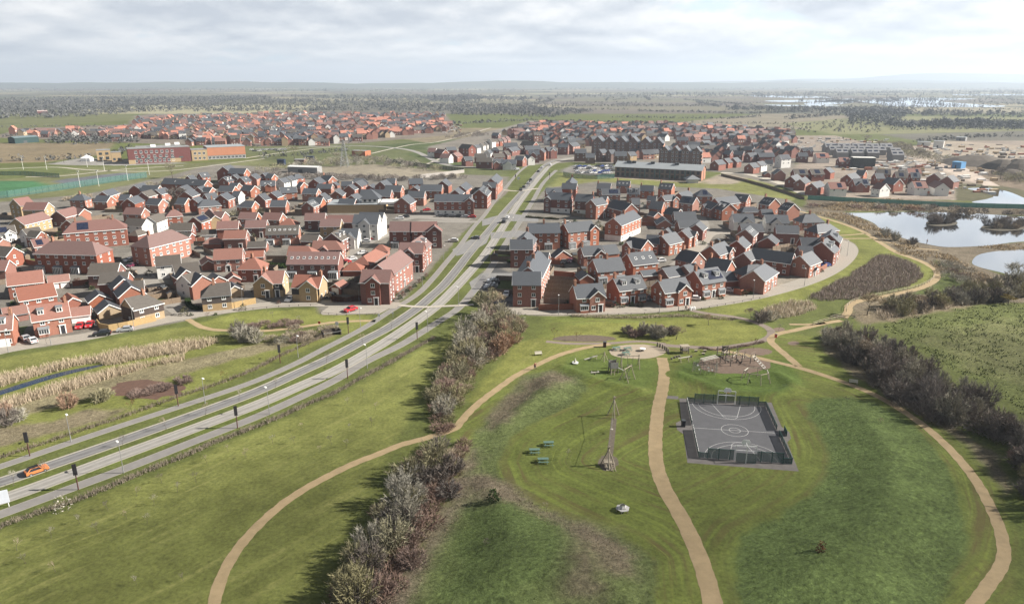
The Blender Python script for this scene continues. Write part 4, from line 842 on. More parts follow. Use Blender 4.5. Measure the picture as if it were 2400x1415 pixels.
DATA = """
#A
31 466 66 461 9.6 3 bt v
61 474 113 474 9 3 bt v
35 511 100 496 9 2 bt DP
132 494 173 484 9 2 nt v
180 487 197 489 7 2 ot n
156 515 191 506 8 2 rB v
172 519 268 512 11 3 rt h,c0,c1,sp.22-.4
-6 531 33 527 8 2 wB g.6x4,sp0-.5
52 537 90 531 8 2 wB v
71 540 96 542 6 2 rB v
72 561 112 556 7.5 2 rt sp.2-.6,k1,c1
-16 556 7 559 6 1.5 ot n
-8 576 31 579 8 2 rB v
120 564 216 566 11 3 rt h,c0,C
-14 610 21 609 8 2 rt n
14 641 99 632 9 2 rT D
110 647 161 641 6 1 rT G2
35 675 124 662 9 2 rT D
157 686 170 697 4.5 1 rT n
68 717.5 158 705 9.5 2 oT d2,b,D,c1
165 721 211 716 6 1 rT G2
-18 739 30 734 9 2 oT d1,c1,G1
3 722 61 713 6 1 rT n
223 678 232 689 7 1 oS n
244.6 701 255 712.6 7 1 bS n
295 656 307 670 8.5 2 oS n
280 644 289 653 8 2 rS n
212 617 281 615 9 2 nB v
235 639 302 636 8 2 rB n
305 659 336 656 8 2 rB n
293 699 340 688 8.2 2 kB hr,c1
495 665 538 661 8.4 2 kB hl,c0
363 601 422 596 8 2 wB v
404 620 463 613 9 2 wB v
423 624 436 632 7 2 oS n
427 645 457 636 8 2 wB v
458 637 474 645 8.3 2 oS n
498 638 512 646.6 6.5 1 oS n
542 636 547 644.7 5 1 rT n
541 659.5 549.5 669 6 1 bS n
482 599.5 487.5 610 5 1 rT GL
296 486 339 487 8 2 ot v
299 511 343 513 8 2 wB v
347 508 373 499 8 2 wB v
402 491 409 490.5 8 2 rt h,cm
453 508 477 500 8 2 rB sp.1-.9
400 523 452 521.7 8 2 nB v
425 545 449 546 5 1.5 nB n
490 490 504 505 5 2 bt n
503 495 527 496 7 2 rt v
471 538.5 507 537 6 1 wB G1
317 540 328 537 6 1.5 nB h
345 551 402 538 11 3 ot h,c0
563 497 605 497.6 7.5 2 ot v
620 497.6 662 499 8 2 ot v
509 518.6 559.5 517 8 2 rt v
576 516 625.7 515 8 2 rt D
673 512 680 512 9 1 oT h
624 529 701 527 9 2 oB k6,C
526 540 579 539 8 2 rT v
491 557.5 507 557 6 1 rT h
501 584 569 581 9 2 rT DP,D,P
581 566 625.6 565 6 1 rB n
575 588.6 618.7 586.7 6 1 rT n
587 602.6 595 602.6 9.4 2 rT h,cm
677 590 797 590 10 2.5 nt k8,C
677 576.5 722 576.5 8 2 rT hr
734 564 787 564 8 2 rT hr,g.4x3.5
709 549.5 748 550.5 7 1 nB n
715 499.5 763 499 8 2 nt D
768 504 829 504 8 2 rt n
752 513 800 513 8 2 bt D
777 545.5 796 536 9 2.5 nB d2
799 535.5 841 535.5 9 2 ws g.55x5
830 502.5 889 503 10 3 ws g.48x5.5
843 497 900 498 9 3 ws v
914 519 964 519 9.5 3 nt C
965 519.5 1024 519 9.5 3 nt g.93x6.5
849 631 917.5 632 9 3 nt g.45x5,D
885 620 938.5 585 10 3 rt v
937 568 994 568.5 9 3 nt g.42x4.5
964 567 988 551 9 3 rt d2
823 615 832 615 7 1 rT h
851.5 600 880 583.5 8 1 rT h
889 573 895 573 7 1 rT h
784 664.5 803.5 654 4.5 1 rT GL
616 634.5 667 634 9 2 bT g.12x7,K,c0
691 643 756 644.5 9 2 bT g.62x6.5,K,c1
#S
182 455 192 455 8 2 os h,cm
227 458 259 459 8 2 os v
239 449 264 441 8 2 os v
282 456 306 456 7 2 os v
298 465 322 457.5 8 2 rs v
314 434 336 428 8.5 2 rs v
335 434 374 435 8 2 os v
332 450 355 444 8 2 rB v
364 444 387.5 439 8 2 rs v
350 464 381 466 8 2 os v
386 417 486 422 9 2 os y,v,k2
422 437.5 439 432.5 8 2 rs v
432 448 451 442 9 2 os D
418 463 441 464 8 2 os v
439 412 453 410 8 2 rs v
466 405 486 403 8 2 rs k1
522 390.6 540 386 11 3 rs v
540 394 578 395 9 3 os v
463 438 478 435 8 2 rs v
479 438 498 439 7 2 os v
522 415.6 536 412.5 8 2 rs d2
545 410 560 406 7 2 rs v
562.5 415 579 412.5 8 2 rs k1
588 410 600 405.6 8 2 os v
615 406 627.5 404 7 2 rs v
627 407 643 408 7 2 os v
540.6 428 560 429 7 2 os v
516 435 551 436 8 2 os v
479 454 505 451 8 2 rs v
451 465 467.5 460 7 2 rs v
477 467.5 499 466 9 2 os h,c1,D,P
516 456 532.5 450 9 2 rs D
547.5 447.5 565 448 8 2 ws v
572.5 432.5 597 435 8 2 os v
611 424 645 423 8 2 os g.5x4,k2
654 419 669 415.6 7.5 2 ws v
672.5 414 684 410.6 7.5 2 ws v
691 409 700 408 7 2 rs h
655 439 694 437 8 2 os k1
574 470 597.5 471 8 2 os hl
606 455 621 452 9 2 rs v
635 451 650 446 8 2 os v
636 469 672.5 469 8 2 os v
702 426 712 427 7 2 os v
735 419 749 414 9 2 rs v
757.5 410 779 412.5 8 2 os c0
744 430.6 779 431 7 2 os v
781 427.5 787.5 425.6 6 1 rs n
712.5 441 746 442 7.5 2 os v
725 462 757 463 8 2 os D
719 473 734 467 7.5 2 rs k3
750 455 761 451 9 2 os D
786 447 794 440 8.5 2 os v
817 434 826 430.6 8 2 rs v
801 425 826 425 7 2 os v
833 426 849 421 8 2 rs v
833 418 851 417.5 8 2 os h
823 457 837.5 452 8.5 2 rs v
796 465 834 466 7 2 rs n
846 444 918 445 9 2 rs y,D
865 434 875 430 7 1 rs n
891 425 906 421 9 2 rs v
906 418 927.5 418 8 2 os v
904 434 943 435 8.5 2 os v
941 462.5 956 455 10 2.5 rs v
957 447.5 996 448 9 2 os v
957.5 419 990 418 8.5 2 os v
970 438 978 433 6 1.5 rs n
986 432.5 1037 433 9 2 os v
1036 424 1045 418 9 2 rs v
1066 445 1075 439 8 2 rs v
1079 435 1093 425.6 8 2 os v
1019 455 1106 455.6 9 3 rs y,W,g.95x5.5
1123 444 1133 434 10 3 rs d3
1132 426.5 1164 427 8 3 ns g.42x5
1150 419 1165 406 9 3 os v
#B
1318 429 1352.5 430 8 3 rs v
1336 426 1341 415 8 2.5 rs c1
1279 440.6 1316 440 8 2.5 rs g.45x5
1286 450 1341 452.5 9 3 ns W,g.02x4,c1
1351 454 1392 456 9 3 ns W,c1
1385 467 1412 462.5 8 3 os D
1437 467.5 1480 477 10 2.5 rS v
1437.5 510 1485 492 9 3 os W,c0,cm
1237.5 523 1311 522 9.5 3 os y,C,cm
1321 523 1386 516.5 9 3 os y,C,c0,g.93x5
1446 423 1477.5 424 8 2 oS k3,c0
1470 440.6 1499 441 8.5 2 oS d2
1501 434 1533 435 8 2 oS c0
1547.5 428 1579 430 9 2.5 oS k3,c0
1400 429 1432.5 430 8 2 os c0
1410 442.5 1452.5 442.5 8 2 os sp.4-.9
1408 459 1424 460 7 2 os v
1517.5 459 1539 460 6 2 oS v
1551 458 1580 455.5 7 2 os c0,g.85x4.5
1480 464 1499 464 8 2 os v
1526 471 1556 473 9 2 oS v
1591 451.5 1615 446 8 2 os c1
1600 459 1632.5 462.5 9 2 oS sp.3-.7
1645 444 1653 444 9 2.5 oS h,sp.4-.7
1676 464 1724 459 9 2 os v
1724 454 1756 457 9 2 oS k1
1659 470 1682.5 477 8 2 oS g.3x4
1691 471 1712 477 9.5 2.5 oS d2
1579 496 1630 496 9 2 os v
1588 516 1640 515 8 2 os n
1566 485 1595 490 7.5 2 oS v
1526 494 1542.5 497.5 6 1 os n
1552.5 506 1559 514.5 8 1 os n
1631 525 1641 517.5 7.5 2 ns v
1597.5 540 1614 532.5 8 2 os g.8x4.5
1549.5 550.5 1583 543 9.5 2 os D,c0
1560 537 1567 532 7 1 os n
1475.5 554 1518 562 9 2 oS g.25x5
1516 550 1545 551 8 2 oS v
1361 577.5 1409 574.5 8 2 os g.8x5,c0
1411 575 1443 572 7.6 2 os n
1389.5 607 1454 602 10 2 os C,cm
1470 593 1529 587 10 2 os k3,c0
1501 634 1535 631 4.5 1 os D
1309 581.5 1320.5 586.5 8 1 oS n
1195.5 561 1248.5 561 8.4 3 rs D
1228 553 1236 541 8.5 3 rs c1
1202 636 1268 636.6 9 3 rs D
1237.5 625 1261 585 10 3 os c0,cm,c1
1264 590.5 1287 591.6 7 3 rs n
1365 632 1376.5 643 5.5 1 oS n
1343.5 667 1411 663 9 2 os g.7x5.5,c0,D,b
1437 650 1501 643 9.5 2 os d2,D,b,c0
1543 656 1606 649 9 2 os g.72x5.5,c0,D,b
1627 633 1682 625 10 2.5 os d2,D,b,c0,sp.35-.95
1689 636 1713 634.6 8 1 os hr
1553 628 1590 622.5 8 1 os n
1603 621 1630 616 8 1.5 os n
1600 583 1639 591.6 9 2 oS c0
1665.5 575.5 1698 565 9 2 os c0,g.8x4.5
1663.5 602 1715 610 9 2 oS c0
1716 501 1765 501 9 2 ws g.62x5
1793 503 1846.6 504 9 2 ws g.45x5
1745 485 1767 484.5 7 1 oS h
1783 490 1809.5 490 7 1 os n
1793 460.6 1817.5 465 9.5 2.5 oS k3,c0
1840.5 473 1862 477.5 9.5 2.5 oS k3,c0
1888 501 1908 500.5 9.4 2 os h,cm,D
1914 526 1942 522.5 8 2 os h,c1
1818 527 1871 528.6 8 2 rs v
1735 524 1786.6 524 8 2 rs n
1747 536.6 1758 528 8 2.5 rs k3
1727 563 1740.6 553 8 2 rs c0
1799 556 1808 548 8 1 rs n
1765 581 1861.7 593 9 2 rS D
1743 592 1760 586 7 2 rs n
1875 598 1903 588 9 2 os D,P,c0
1926 566 1938.5 556 11 2.5 rs d2,c0
1945 548 1951 537 9 3 rs d1
1876 556 1924 557 9 2 rS v
1872 576 1904 576.5 8 2 rS n
1766 633 1792 617 9 2 os hr,D
1753 621 1788 617.5 8 2 oS hl,c1
#C
1005 347 1023 347.5 9 2 wt v
1025 349 1044 351 9 2 rt v
1035 360 1057 361 9 2 wt v
1062 359 1075 356 9 2 rt v
1045 345 1067 344 8 2 ns v
1080 337 1110 340 10 3 nB v
1112 340 1121 339 8 2.5 ws v
1086 367 1104 366 9 2 ns v
1112 360 1141 360 9 2 nB y
1117 369 1155 369.5 9 2.5 nB y
1156 372.5 1179 372 9 2.5 ns g.2x5
1178 374 1210 374 9 2 ws y,g.4x6
1210 365 1230 366 9 2.5 rs v
1233 362 1246 366 7 2.5 ws v
1155 360 1180 359 9 2 rB y
1181 354 1190 353 9 2 rB v
1141 352.5 1147 350 8 2 ws v
1157 345 1163 345 8 2 ns h
1126 335 1132 334 8 2 wB v
1136 332 1144 331 8 2 wB v
1147 326 1156 325 8 3 wB v
1157 326 1164 325.4 8 2.5 rB v
1166 325 1174 324.2 8 2.5 rB v
1175 322.5 1182 321.6 8 2.5 rt v
1184 320.4 1191 319.6 8 2.5 rt v
1155 311 1171 311.5 9 2.5 nS v
1180 335 1212 334.5 10 2 ns y
1191 346 1212 343 9 2 ns v
1214 342.5 1220 340.5 9 2 rB v
1225 330.5 1256 332.5 10 2 rB y
1229 342 1265 341 10 2 ns y
1239 352.5 1264 352.5 9 3 ns g.4x5
1266 351 1272 346 8 3 os v
1279 345 1301 344 9 3 ns g.5x5
1309 336.5 1333 337 9 3 ns v
1335 335.5 1352 333 9 3 os v
1347 349 1374 349 10 3 as y
1373 360 1394 360 9 2.5 as v
1404 350 1418 349 9 3 as v
1426 351.5 1440 350.7 9 3 as v
1440 355 1468.6 355 10 3 as y
1471 356 1487 355 9 2.5 bs v
1675 376 1692.5 373.6 9 2 rs v
1697.5 371.4 1709 370 9 2 rs v
1717.5 370 1729 368.4 9 2 rs v
1756 382.5 1771 380.6 9 2 rs v
1775 379 1789 377 8.5 2 ws v
1793 374.5 1812 375 8 2.5 wS v
1752 358.5 1772 357 9 2.5 nS v
1777 358.5 1813 358 9 2.5 nS v
1684 340 1706 341 9 2.5 nS v
1712 341 1738 342 9 2.5 nS v
1745 343 1768 344 9 2.5 nS v
1700 352 1716 353 9 2 nS v
1722 353 1744 354 9 2.5 nS v
1788 336 1806 333 9 2.5 rB v
1810 333 1836 329.5 9 2.5 wT v
1825 363 1848 362 9 3 wS v
1870 357.5 1892 357.5 9 2.5 nS v
1840 344 1862 345 9 2.5 nS g.5x4
1880 346 1904 346 9 2.5 nS g.5x4
1624 316 1644 315 9 2 oT v
1646 314.5 1660 314 9 2 oT v
1586 321 1612 321 10 3 rS y
1612 333 1640 333 10 3 rS y
1646 330 1662 328.5 9 3 bs v
#CS
1911 359 1941 359 10 2 wT sp.3-.7
1965 369 1989 369 9 2 nT sp.4-.7
1859 396 1891 396 10 2 rB sp.4-.8
1897.5 396 1927.5 395.6 10 2 rB sp.3-.7
1935 394 1945 391.5 9 2 rs n
1822 395 1830 398 9 2 rs n
1794 401 1800 404 5 1 rS n
1848 415 1874 406 8 2 rs v
1870 422 1892.5 411.5 8 2 rs v
1900 430 1925 422.5 8 2 rs v
1940 427 1980 427 10 2 wT sp.5-.75,D
1999 419 2034 419 10 2 rs sp.6-.9,g.3x5
1985 409 2005 404 9 2 rs v
2010 397.5 2030 399 9 2 os v
2050 406 2070 406 9 2 os v
2056 427 2077 430 10 2 wt v
2080 415 2109 419 10 2 rs v
2054 396.5 2087.5 397.5 9 2 rB sp.6-.8
2097.5 402.5 2125 403 10 2 rB sp.3-.7
2134 404 2155 404.5 9 2 rs sp.3-.7
2126 394.5 2157.5 395 9 2 wT sp.6-.8
2138 425 2169 425 10 2 wT sp.2-.6,D
2190 406 2200 402.5 10 2 rB n
2192 422 2211 429.5 9 2 wt v
2221 412.5 2235 410 10 2 rS n
"""
zone = None
for ln in DATA.strip().splitlines():
    ln = ln.strip()
    if ln.startswith('#'): zone = ln[1:]; continue
    t = ln.split(); x1, y1, x2, y2, w, s = (float(v) for v in t[:6]); s = int(s) if s == int(s) else s
    house(zone, x1, y1, x2, y2, w, s, t[6], t[7] if len(t) > 7 else '')
label_houses()

# ------------------------------------------------------------------ large buildings
METAL = mat('pale_metal_roof', (.26, .28, .29), .5, .06, .3, spec=.5); TEAL = mat('teal_panel', (.055, .10, .10), .6, .1, 1); CLAD = mat('plum_cladding', (.135, .048, .045), .7, .08, .5)
ORCL = mat('orange_cladding', (.38, .165, .095), .7, .05, .3); SAND = mat('sand_brick', (.34, .25, .145), .9, .1, 1.5); DGREY = mat('dark_grey_metal', (.06, .065, .07), .6, .1, 1)
GREYP = mat('grey_panel', (.22, .22, .22), .7, .06, 1); FLATR = mat('flat_roof', (.20, .20, .20), .85, .15, .3); SALMON = mat('salmon_brick', (.29, .145, .095), .9, .1, 1.5)
def block(root, A, B, depth, h, wm, rm, z0=0.0, parapet=.3):
    """box building part between front ground points A and B, in the root's frame"""
    Mi = root.matrix_basis.inverted() if False else Matrix.Rotation(-root.rotation_euler[2], 4, 'Z') @ Matrix.Translation(-root.location)
    a, b = Mi @ A, Mi @ B; x0, x1 = min(a.x, b.x), max(a.x, b.x); y0 = (a.y + b.y) / 2
    m = MB(); m.box(x0, x1, y0, y0 + depth, z0, z0 + h); m.build('wall', wm, root)
    m = MB(); m.box(x0 - .15, x1 + .15, y0 - .15, y0 + depth + .15, z0 + h + .003, z0 + h + parapet); m.build('roof', rm, root)
    return x0, x1, y0
def frame_of(A, B):
    d = B - A; return math.atan2(d.y, d.x)
def panes(root, x0, x1, y, z0, h, n, w, m=None, name='window'):
    for i in range(n):
        x = x0 + (x1 - x0) * (i + .5) / n
        if m is None: put(root, name, win_mesh(w, h), (x, y, z0), 0)
        else:
            q = MB(); q.box(x - w / 2, x + w / 2, y - .04, y + .02, z0, z0 + h); q.build(name, m, root)
# secondary school on the left
A, B = P(303, 385), P(449, 378); r = empty('school_building', A, frame_of(A, B)); tag(r, 'plum-clad three-storey school with an orange hall at its right end', 'school')
x0, x1, y0 = block(r, A, B, 16, 12, CLAD, FLATR)
for fz, nn in ((1, 9), (4.6, 7), (8.2, 8)): panes(r, x0 + 4, x1 - 12, y0 - .02, fz, 2.2, nn, 2.0)
m = MB(); m.box(x0 - .02, x0 + 5, y0 - .05, y0 + .1, 0, 3.2); m.box(x1 - 16, x1 - 8, y0 - .05, y0 + .1, 0, 3.2); m.build('brick_plinth', SAND, r)
for k_ in range(6): m = MB(); m.box(x0 + 6 + k_ * 6.4, x0 + 9.2 + k_ * 6.4, y0 - .06, y0 + .1, 3.4, 4.4); m.build('spandrel', TEAL, r)
m = MB(); m.box(x0 + 8, x1 - 4, y0 + 14, y0 + 40, 0, 11); m.build('rear_wing', CLAD, r); m = MB(); m.box(x0 + 7.7, x1 - 3.7, y0 + 16.4, y0 + 40.3, 11.003, 11.4); m.build('roof', FLATR, r)
for i, dx in enumerate((18, 30, 38)): m = MB(); m.box(x0 + dx, x0 + dx + 4, y0 + 10 + i * 8, y0 + 13 + i * 8, 12.31, 14.2); m.build('roof_plant', WHITE, r)
A2, B2 = P(452, 378), P(487, 375); xa, xb, ya = block(r, A2, B2, 14, 9, SAND, FLATR); panes(r, xa + 1, xb - 1, ya - .02, 1, 2.2, 3, 2); panes(r, xa + 1, xb - 1, ya - .02, 5, 2.2, 3, 2)
A3, B3 = P(488, 374.5), P(577, 370.5); xa, xb, ya = block(r, A3, B3, 24, 3.2, GREYP, DGREY, 0, .003)
xa, xb, ya = block(r, A3, B3, 24, 7.0, ORCL, METAL, 3.25)
panes(r, xa, xb, ya - .02, .4, 2.4, 10, 2.2)
A4, B4 = P(229, 377), P(262, 376); xa, xb, ya = block(r, A4, B4, 12, 8.5, SAND, FLATR); panes(r, xa + .5, xb - .5, ya - .02, .8, 2.4, 2, 2.6, GLASS); panes(r, xa + .5, xb - .5, ya - .02, 4.8, 2, 2, 2.4, GLASS)
A5, B5 = P(263, 379), P(286, 379); xa, xb, ya = block(r, A5, B5, 9, 7.6, SAND, FLATR); panes(r, xa + .3, xb - .3, ya - .02, 1, 2, 2, 1.8, GLASS)
# primary school by the playing field
A, B, Cc = P(1441, 413.5), P(1643, 424.5), P(1676, 419.5); rz = frame_of(A, B); r = empty('school_building', A, rz); tag(r, 'long two-storey brown school with shallow pale metal roof beside the playing field', 'school')
L_ = (B - A).length; dp = 15.0; e_, za = 7.2, 10.2
m = MB(); m.quad([(0, 0, 0), (L_, 0, 0), (L_, 0, e_), (0, 0, e_)]); m.quad([(L_, dp, 0), (0, dp, 0), (0, dp, e_), (L_, dp, e_)]); m.quad([(0, dp, 0), (0, 0, 0), (0, 0, e_), (0, dp / 2, za - .2), (0, dp, e_)]); m.build('wall', WALLM['a'], r)
m = MB(); m.quad([(L_, 0, 0), (L_, dp, 0), (L_, dp, e_), (L_, dp / 2, za - .2), (L_, 0, e_)]); m.build('gable_wall', SALMON, r)
m = MB(); m.slab([(-.8, -1, e_ - .3), (L_ + .6, -1, e_ - .3), (L_ + .6, dp / 2, za), (-.8, dp / 2, za)], .2); m.slab([(L_ + .6, dp + 1, e_ - .3), (-.8, dp + 1, e_ - .3), (-.8, dp / 2, za), (L_ + .6, dp / 2, za)], .2); rf_ = m.build('roof', METAL, r)
for t in (.14, .20, .42, .70): m = MB(); m.box(L_ * t - 1.4, L_ * t + 1.4, dp * .35, dp * .35 + 2.2, za - 1.2, za + .7); m.build('roof_vent', DGREY, rf_)
for zz in (.7, 4.0):
    panes(r, .5, L_ - .5, -.02, zz, 2.2, 17, 1.9, GLASS)
for i in range(16): m = MB(); x = .5 + (L_ - 1) * (i + 1) / 17; m.box(x - .5, x + .5, -.06, .02, .2, 6.9); m.build('timber_pier', TEAL if i % 3 else mat('grey_timber', (.16, .14, .12)), r)
m = MB(); m.box(L_ + .003, L_ + .06, dp * .45, dp * .55, .2, 7.6); m.build('window', GLASS, r)
# saw-tooth apartment blocks
def sawtooth(name, label, fronts, back, he, za, wm, em, floors, zl):
    """fronts: survey pixels of the front apexes, back: pixel of the last ridge's far end"""
    pts = [P(x, y, za) for x, y in fronts]; bk = P(back[0], back[1], za); n = len(pts)
    fa = (pts[-1] - pts[0]); fa.z = 0; bw = fa.length / (n - 1); ax = fa.normalized(); dv = bk - pts[-1]; dv.z = 0
    ay = Vector((-ax.y, ax.x, 0)); dep = max(dv.dot(ay), 14.0); dep = min(dep, 24)
    o = pts[0] - ax * bw / 2; o.z = 0; r = empty(name, o, math.atan2(ax.y, ax.x)); tag(r, label, 'apartments', 'saw-tooth apartment blocks')
    front = [(0, 0), (n * bw, 0), (n * bw, he)]
    for i in reversed(range(n)): front += [(i * bw + bw / 2, za - .25), (i * bw, he)]
    m = MB(); m.quad([(x, 0, z) for x, z in front]); m.quad([(0, dep, 0), (0, 0, 0), (0, 0, he), (0, dep, he)]); m.build('wall', wm, r)
    m = MB(); m.quad([(n * bw, 0, 0), (n * bw, dep, 0), (n * bw, dep, he), (n * bw, 0, he)]); m.build('end_wall', em, r)
    m = MB(); m.quad([(n * bw, dep, 0), (0, dep, 0)] + [(x, dep, z) for x, z in reversed(front[2:])]); m.build('rear_wall', wm, r)
    for i in range(n):
        m = MB(); x = i * bw; m.slab([(x, -.3, he), (x + bw / 2, -.3, za), (x + bw / 2, dep, za), (x, dep, he)], .2); m.slab([(x + bw / 2, -.3, za), (x + bw, -.3, he), (x + bw, dep, he), (x + bw / 2, dep, za)], .2); m.build('roof', ROOFM['s'], r)
        for f in range(floors):
            for k_ in (.3, .68): put(r, 'window', win_mesh(1.5, 1.6, False), (x + bw * k_, -.003, 1 + f * 2.9), 0)
            if i % 2: q = MB(); q.box(x + bw * .9, x + bw * 1.06, -.05, .02, 1 + f * 2.9, 2.9 + f * 2.9); q.build('balcony_opening', DARKD, r)
    for f in range(floors):
        for k_ in range(4): put(r, 'window', win_mesh(1.2, 1.7, False), (n * bw + .003, dep * (k_ + .5) / 4, 1 + f * 2.9), math.pi / 2)
sawtooth('apartment_block', 'long brown saw-tooth apartment block with six grey gables behind the primary school', [(1401, 320), (1444, 320), (1467.5, 320.5), (1491, 321), (1515, 322), (1541, 323)], (1576, 320.5), 11.2, 16.5, WALLM['a'], SALMON, 4, 0)
sawtooth('apartment_block', 'brown saw-tooth apartment block with four grey gables directly behind the long school roof', [(1558, 343), (1582.5, 343.5), (1608, 344.2), (1633, 345)], (1664, 343.5), 10.4, 15, WALLM['a'], SALMON, 4, 0)
# community hall
A, B = P(768, 500), P(900, 499); r = empty('community_hall', A, frame_of(A, B)); tag(r, 'low grey-roofed community hall with pyramid lantern behind the white flats', 'community hall')
x0, x1, y0 = block(r, A, B, 17, 4.2, SAND, METAL)
m = MB(); c = (B - A).length * .74; m.box(c - 4.2, c + 4.2, 4, 12.4, 4.51, 6.6); t_ = m.build('lantern', WALLM['w'], r)
m = MB(); k = 5.2
for q in ([(c - k, 3, 6.6), (c + k, 3, 6.6), (c, 8.2, 11.4)], [(c + k, 3, 6.6), (c + k, 13.4, 6.6), (c, 8.2, 11.4)], [(c + k, 13.4, 6.6), (c - k, 13.4, 6.6), (c, 8.2, 11.4)], [(c - k, 13.4, 6.6), (c - k, 3, 6.6), (c, 8.2, 11.4)]): m.slab(q, .15)
m.build('pyramid_roof', ROOFM['s'], t_)
for i in range(3): q = MB(); q.box(c - 3.2 + i * 2.5, c - 1.9 + i * 2.5, 3.94, 4.02, 5.1, 6.2); q.build('window', GLASS, t_)
m = MB(); m.box(c + 6, c + 14, -1, 10, 4.51, 5.6); m.build('white_upstand', WALLM['w'], r)
# sheds and substation
def shed(name, label, cat, a, b, depth, h, wm, rm, ridge=.8):
    A, B = P(*a), P(*b); r = empty(name, A, frame_of(A, B)); tag(r, label, cat); L_ = (B - A).length
    m = MB(); m.prism([(0, 0), (depth, 0), (depth, h), (depth / 2, h + ridge - .1), (0, h)], 'x', 0, L_); m.build('wall', wm, r)
    m = MB(); m.slab([(-.2, -.3, h - .02), (L_ + .2, -.3, h - .02), (L_ + .2, depth / 2, h + ridge), (-.2, depth / 2, h + ridge)], .1); m.slab([(L_ + .2, depth + .3, h - .02), (-.2, depth + .3, h - .02), (-.2, depth / 2, h + ridge), (L_ + .2, depth / 2, h + ridge)], .1); m.build('roof', rm, r)
    q = MB(); q.box(L_ * .35, L_ * .5, -.06, .02, .05, min(2.6, h * .8)); q.build('door', DGREY, r); return r
shed('storage_shed', 'long pale grey storage shed beside the substation compound', 'shed', (675, 404.5), (744, 407), 7, 4.4, GREYP, mat('white_metal_roof', (.55, .55, .54), .5, .05, 1))
shed('substation_building', 'small orange brick substation building behind the bare hedge', 'substation', (825, 365), (856, 366.5), 9, 4.6, mat('bright_brick', (.34, .12, .06), .9, .1, 2), FLATR, .3)
shed('control_building', 'low brown brick control building beside the pylon compound', 'building', (690, 386), (713, 386), 8, 4, WALLM['a'], FLATR, .3)
for i, (x, y, w_) in enumerate(((650, 388, 16), (712, 380, 22))): shed('plant_container', ('dark blue plant container left of the control building', 'dark blue plant container right of the control building')[i], 'container', (x, y), (x + w_, y), 5, 4.6, mat('navy_steel', (.02, .03, .06), .6, .1, 1), mat('navy_steel', (.02, .03, .06)), .2)
shed('farm_barn', 'dark green barn below the far housing estate', 'barn', (36, 337), (92, 333), 12, 6, mat('barn_green', (.02, .045, .045), .8, .1, 1), mat('barn_roof', (.12, .16, .17), .6, .1, 1), 1.5)
shed('site_office', 'blue stacked site office beside the haul road', 'site office', (2230, 394), (2251, 396), 7, 5, mat('site_blue', (.08, .22, .42), .6, .05, 1), mat('site_blue_roof', (.12, .3, .5), .6, .05, 1), .2)
shed('site_office', 'white site office on the far side of the building site', 'site office', (2186, 347), (2210, 348), 9, 7, WALLM['w'], METAL, .3)
shed('site_cabin', 'white site cabin beside the building-site compound', 'cabin', (2150, 341), (2180, 342), 8, 4, WALLM['w'], METAL, .3)
shed('farm_barn', 'long pale-roofed barn in the far fields', 'barn', (2240, 330), (2262, 331), 9, 4, GREYP, METAL, .6)
shed('farm_barn', 'pink-roofed low barns in the fields behind the far estate', 'barn', (88, 267), (112, 266.5), 18, 5, CLAD, mat('pinkish_roof', (.36, .28, .26), .7), 2)
# grey terraces going up on the building site
k = 0
for (x1, x2, y) in ((1934, 1962, 350), (1964, 1994, 350.5), (1998, 2026, 350.5), (2030, 2060, 351), (2064, 2092, 351), (1944, 1972, 357), (1976, 2006, 357.5), (2012, 2040, 357.5), (2046, 2076, 358), (1960, 1988, 364), (1996, 2024, 364.5), (2032, 2060, 365), (2088, 2112, 363), (2090, 2118, 370)):
    A, B = P(x1, y + 7), P(x2, y + 7); L_ = (B - A).length; r = empty('unfinished_terrace', A, frame_of(A, B))
    m = MB(); m.prism([(0, 0), (8.4, 0), (8.4, 5), (4.2, 8.3), (0, 5)], 'x', 0, L_); m.build('wall', GREYP, r)
    m = MB(); m.slab([(-.1, -.2, 4.9), (L_ + .1, -.2, 4.9), (L_ + .1, 4.2, 8.5), (-.1, 4.2, 8.5)], .12); m.slab([(L_ + .1, 8.6, 4.9), (-.1, 8.6, 4.9), (-.1, 4.2, 8.5), (L_ + .1, 4.2, 8.5)], .12); m.build('roof', mat('new_grey_tiles', (.17, .17, .175), .8, .08, 1), r)
    for i in range(max(2, int(L_ / 7))): x = (i + .5) * L_ / max(2, int(L_ / 7)); q = MB(); q.slab([(x - 1.7, 1.1, 6.05), (x + 1.7, 1.1, 6.05), (x + 1.7, 2.5, 7.2), (x - 1.7, 2.5, 7.2)], .05); q.build('solar_panel', SOLAR, r)
    rowi = 0 if y < 354 else 1 if y < 361 else 2
    tag(r, f"grey unfinished terrace, {ORD[k]} of the solar-roofed terraces on the building site", 'terrace', 'grey terraces on the building site'); k += 1
shed('scaffolded_block', 'dark scaffolded block with white top edge at the building site', 'building', (1998, 394), (2050, 395), 10, 8, mat('dark_scaffold', (.055, .06, .055), .9, .3, .8), mat('scaffold_deck', (.5, .5, .47), .8), .2)

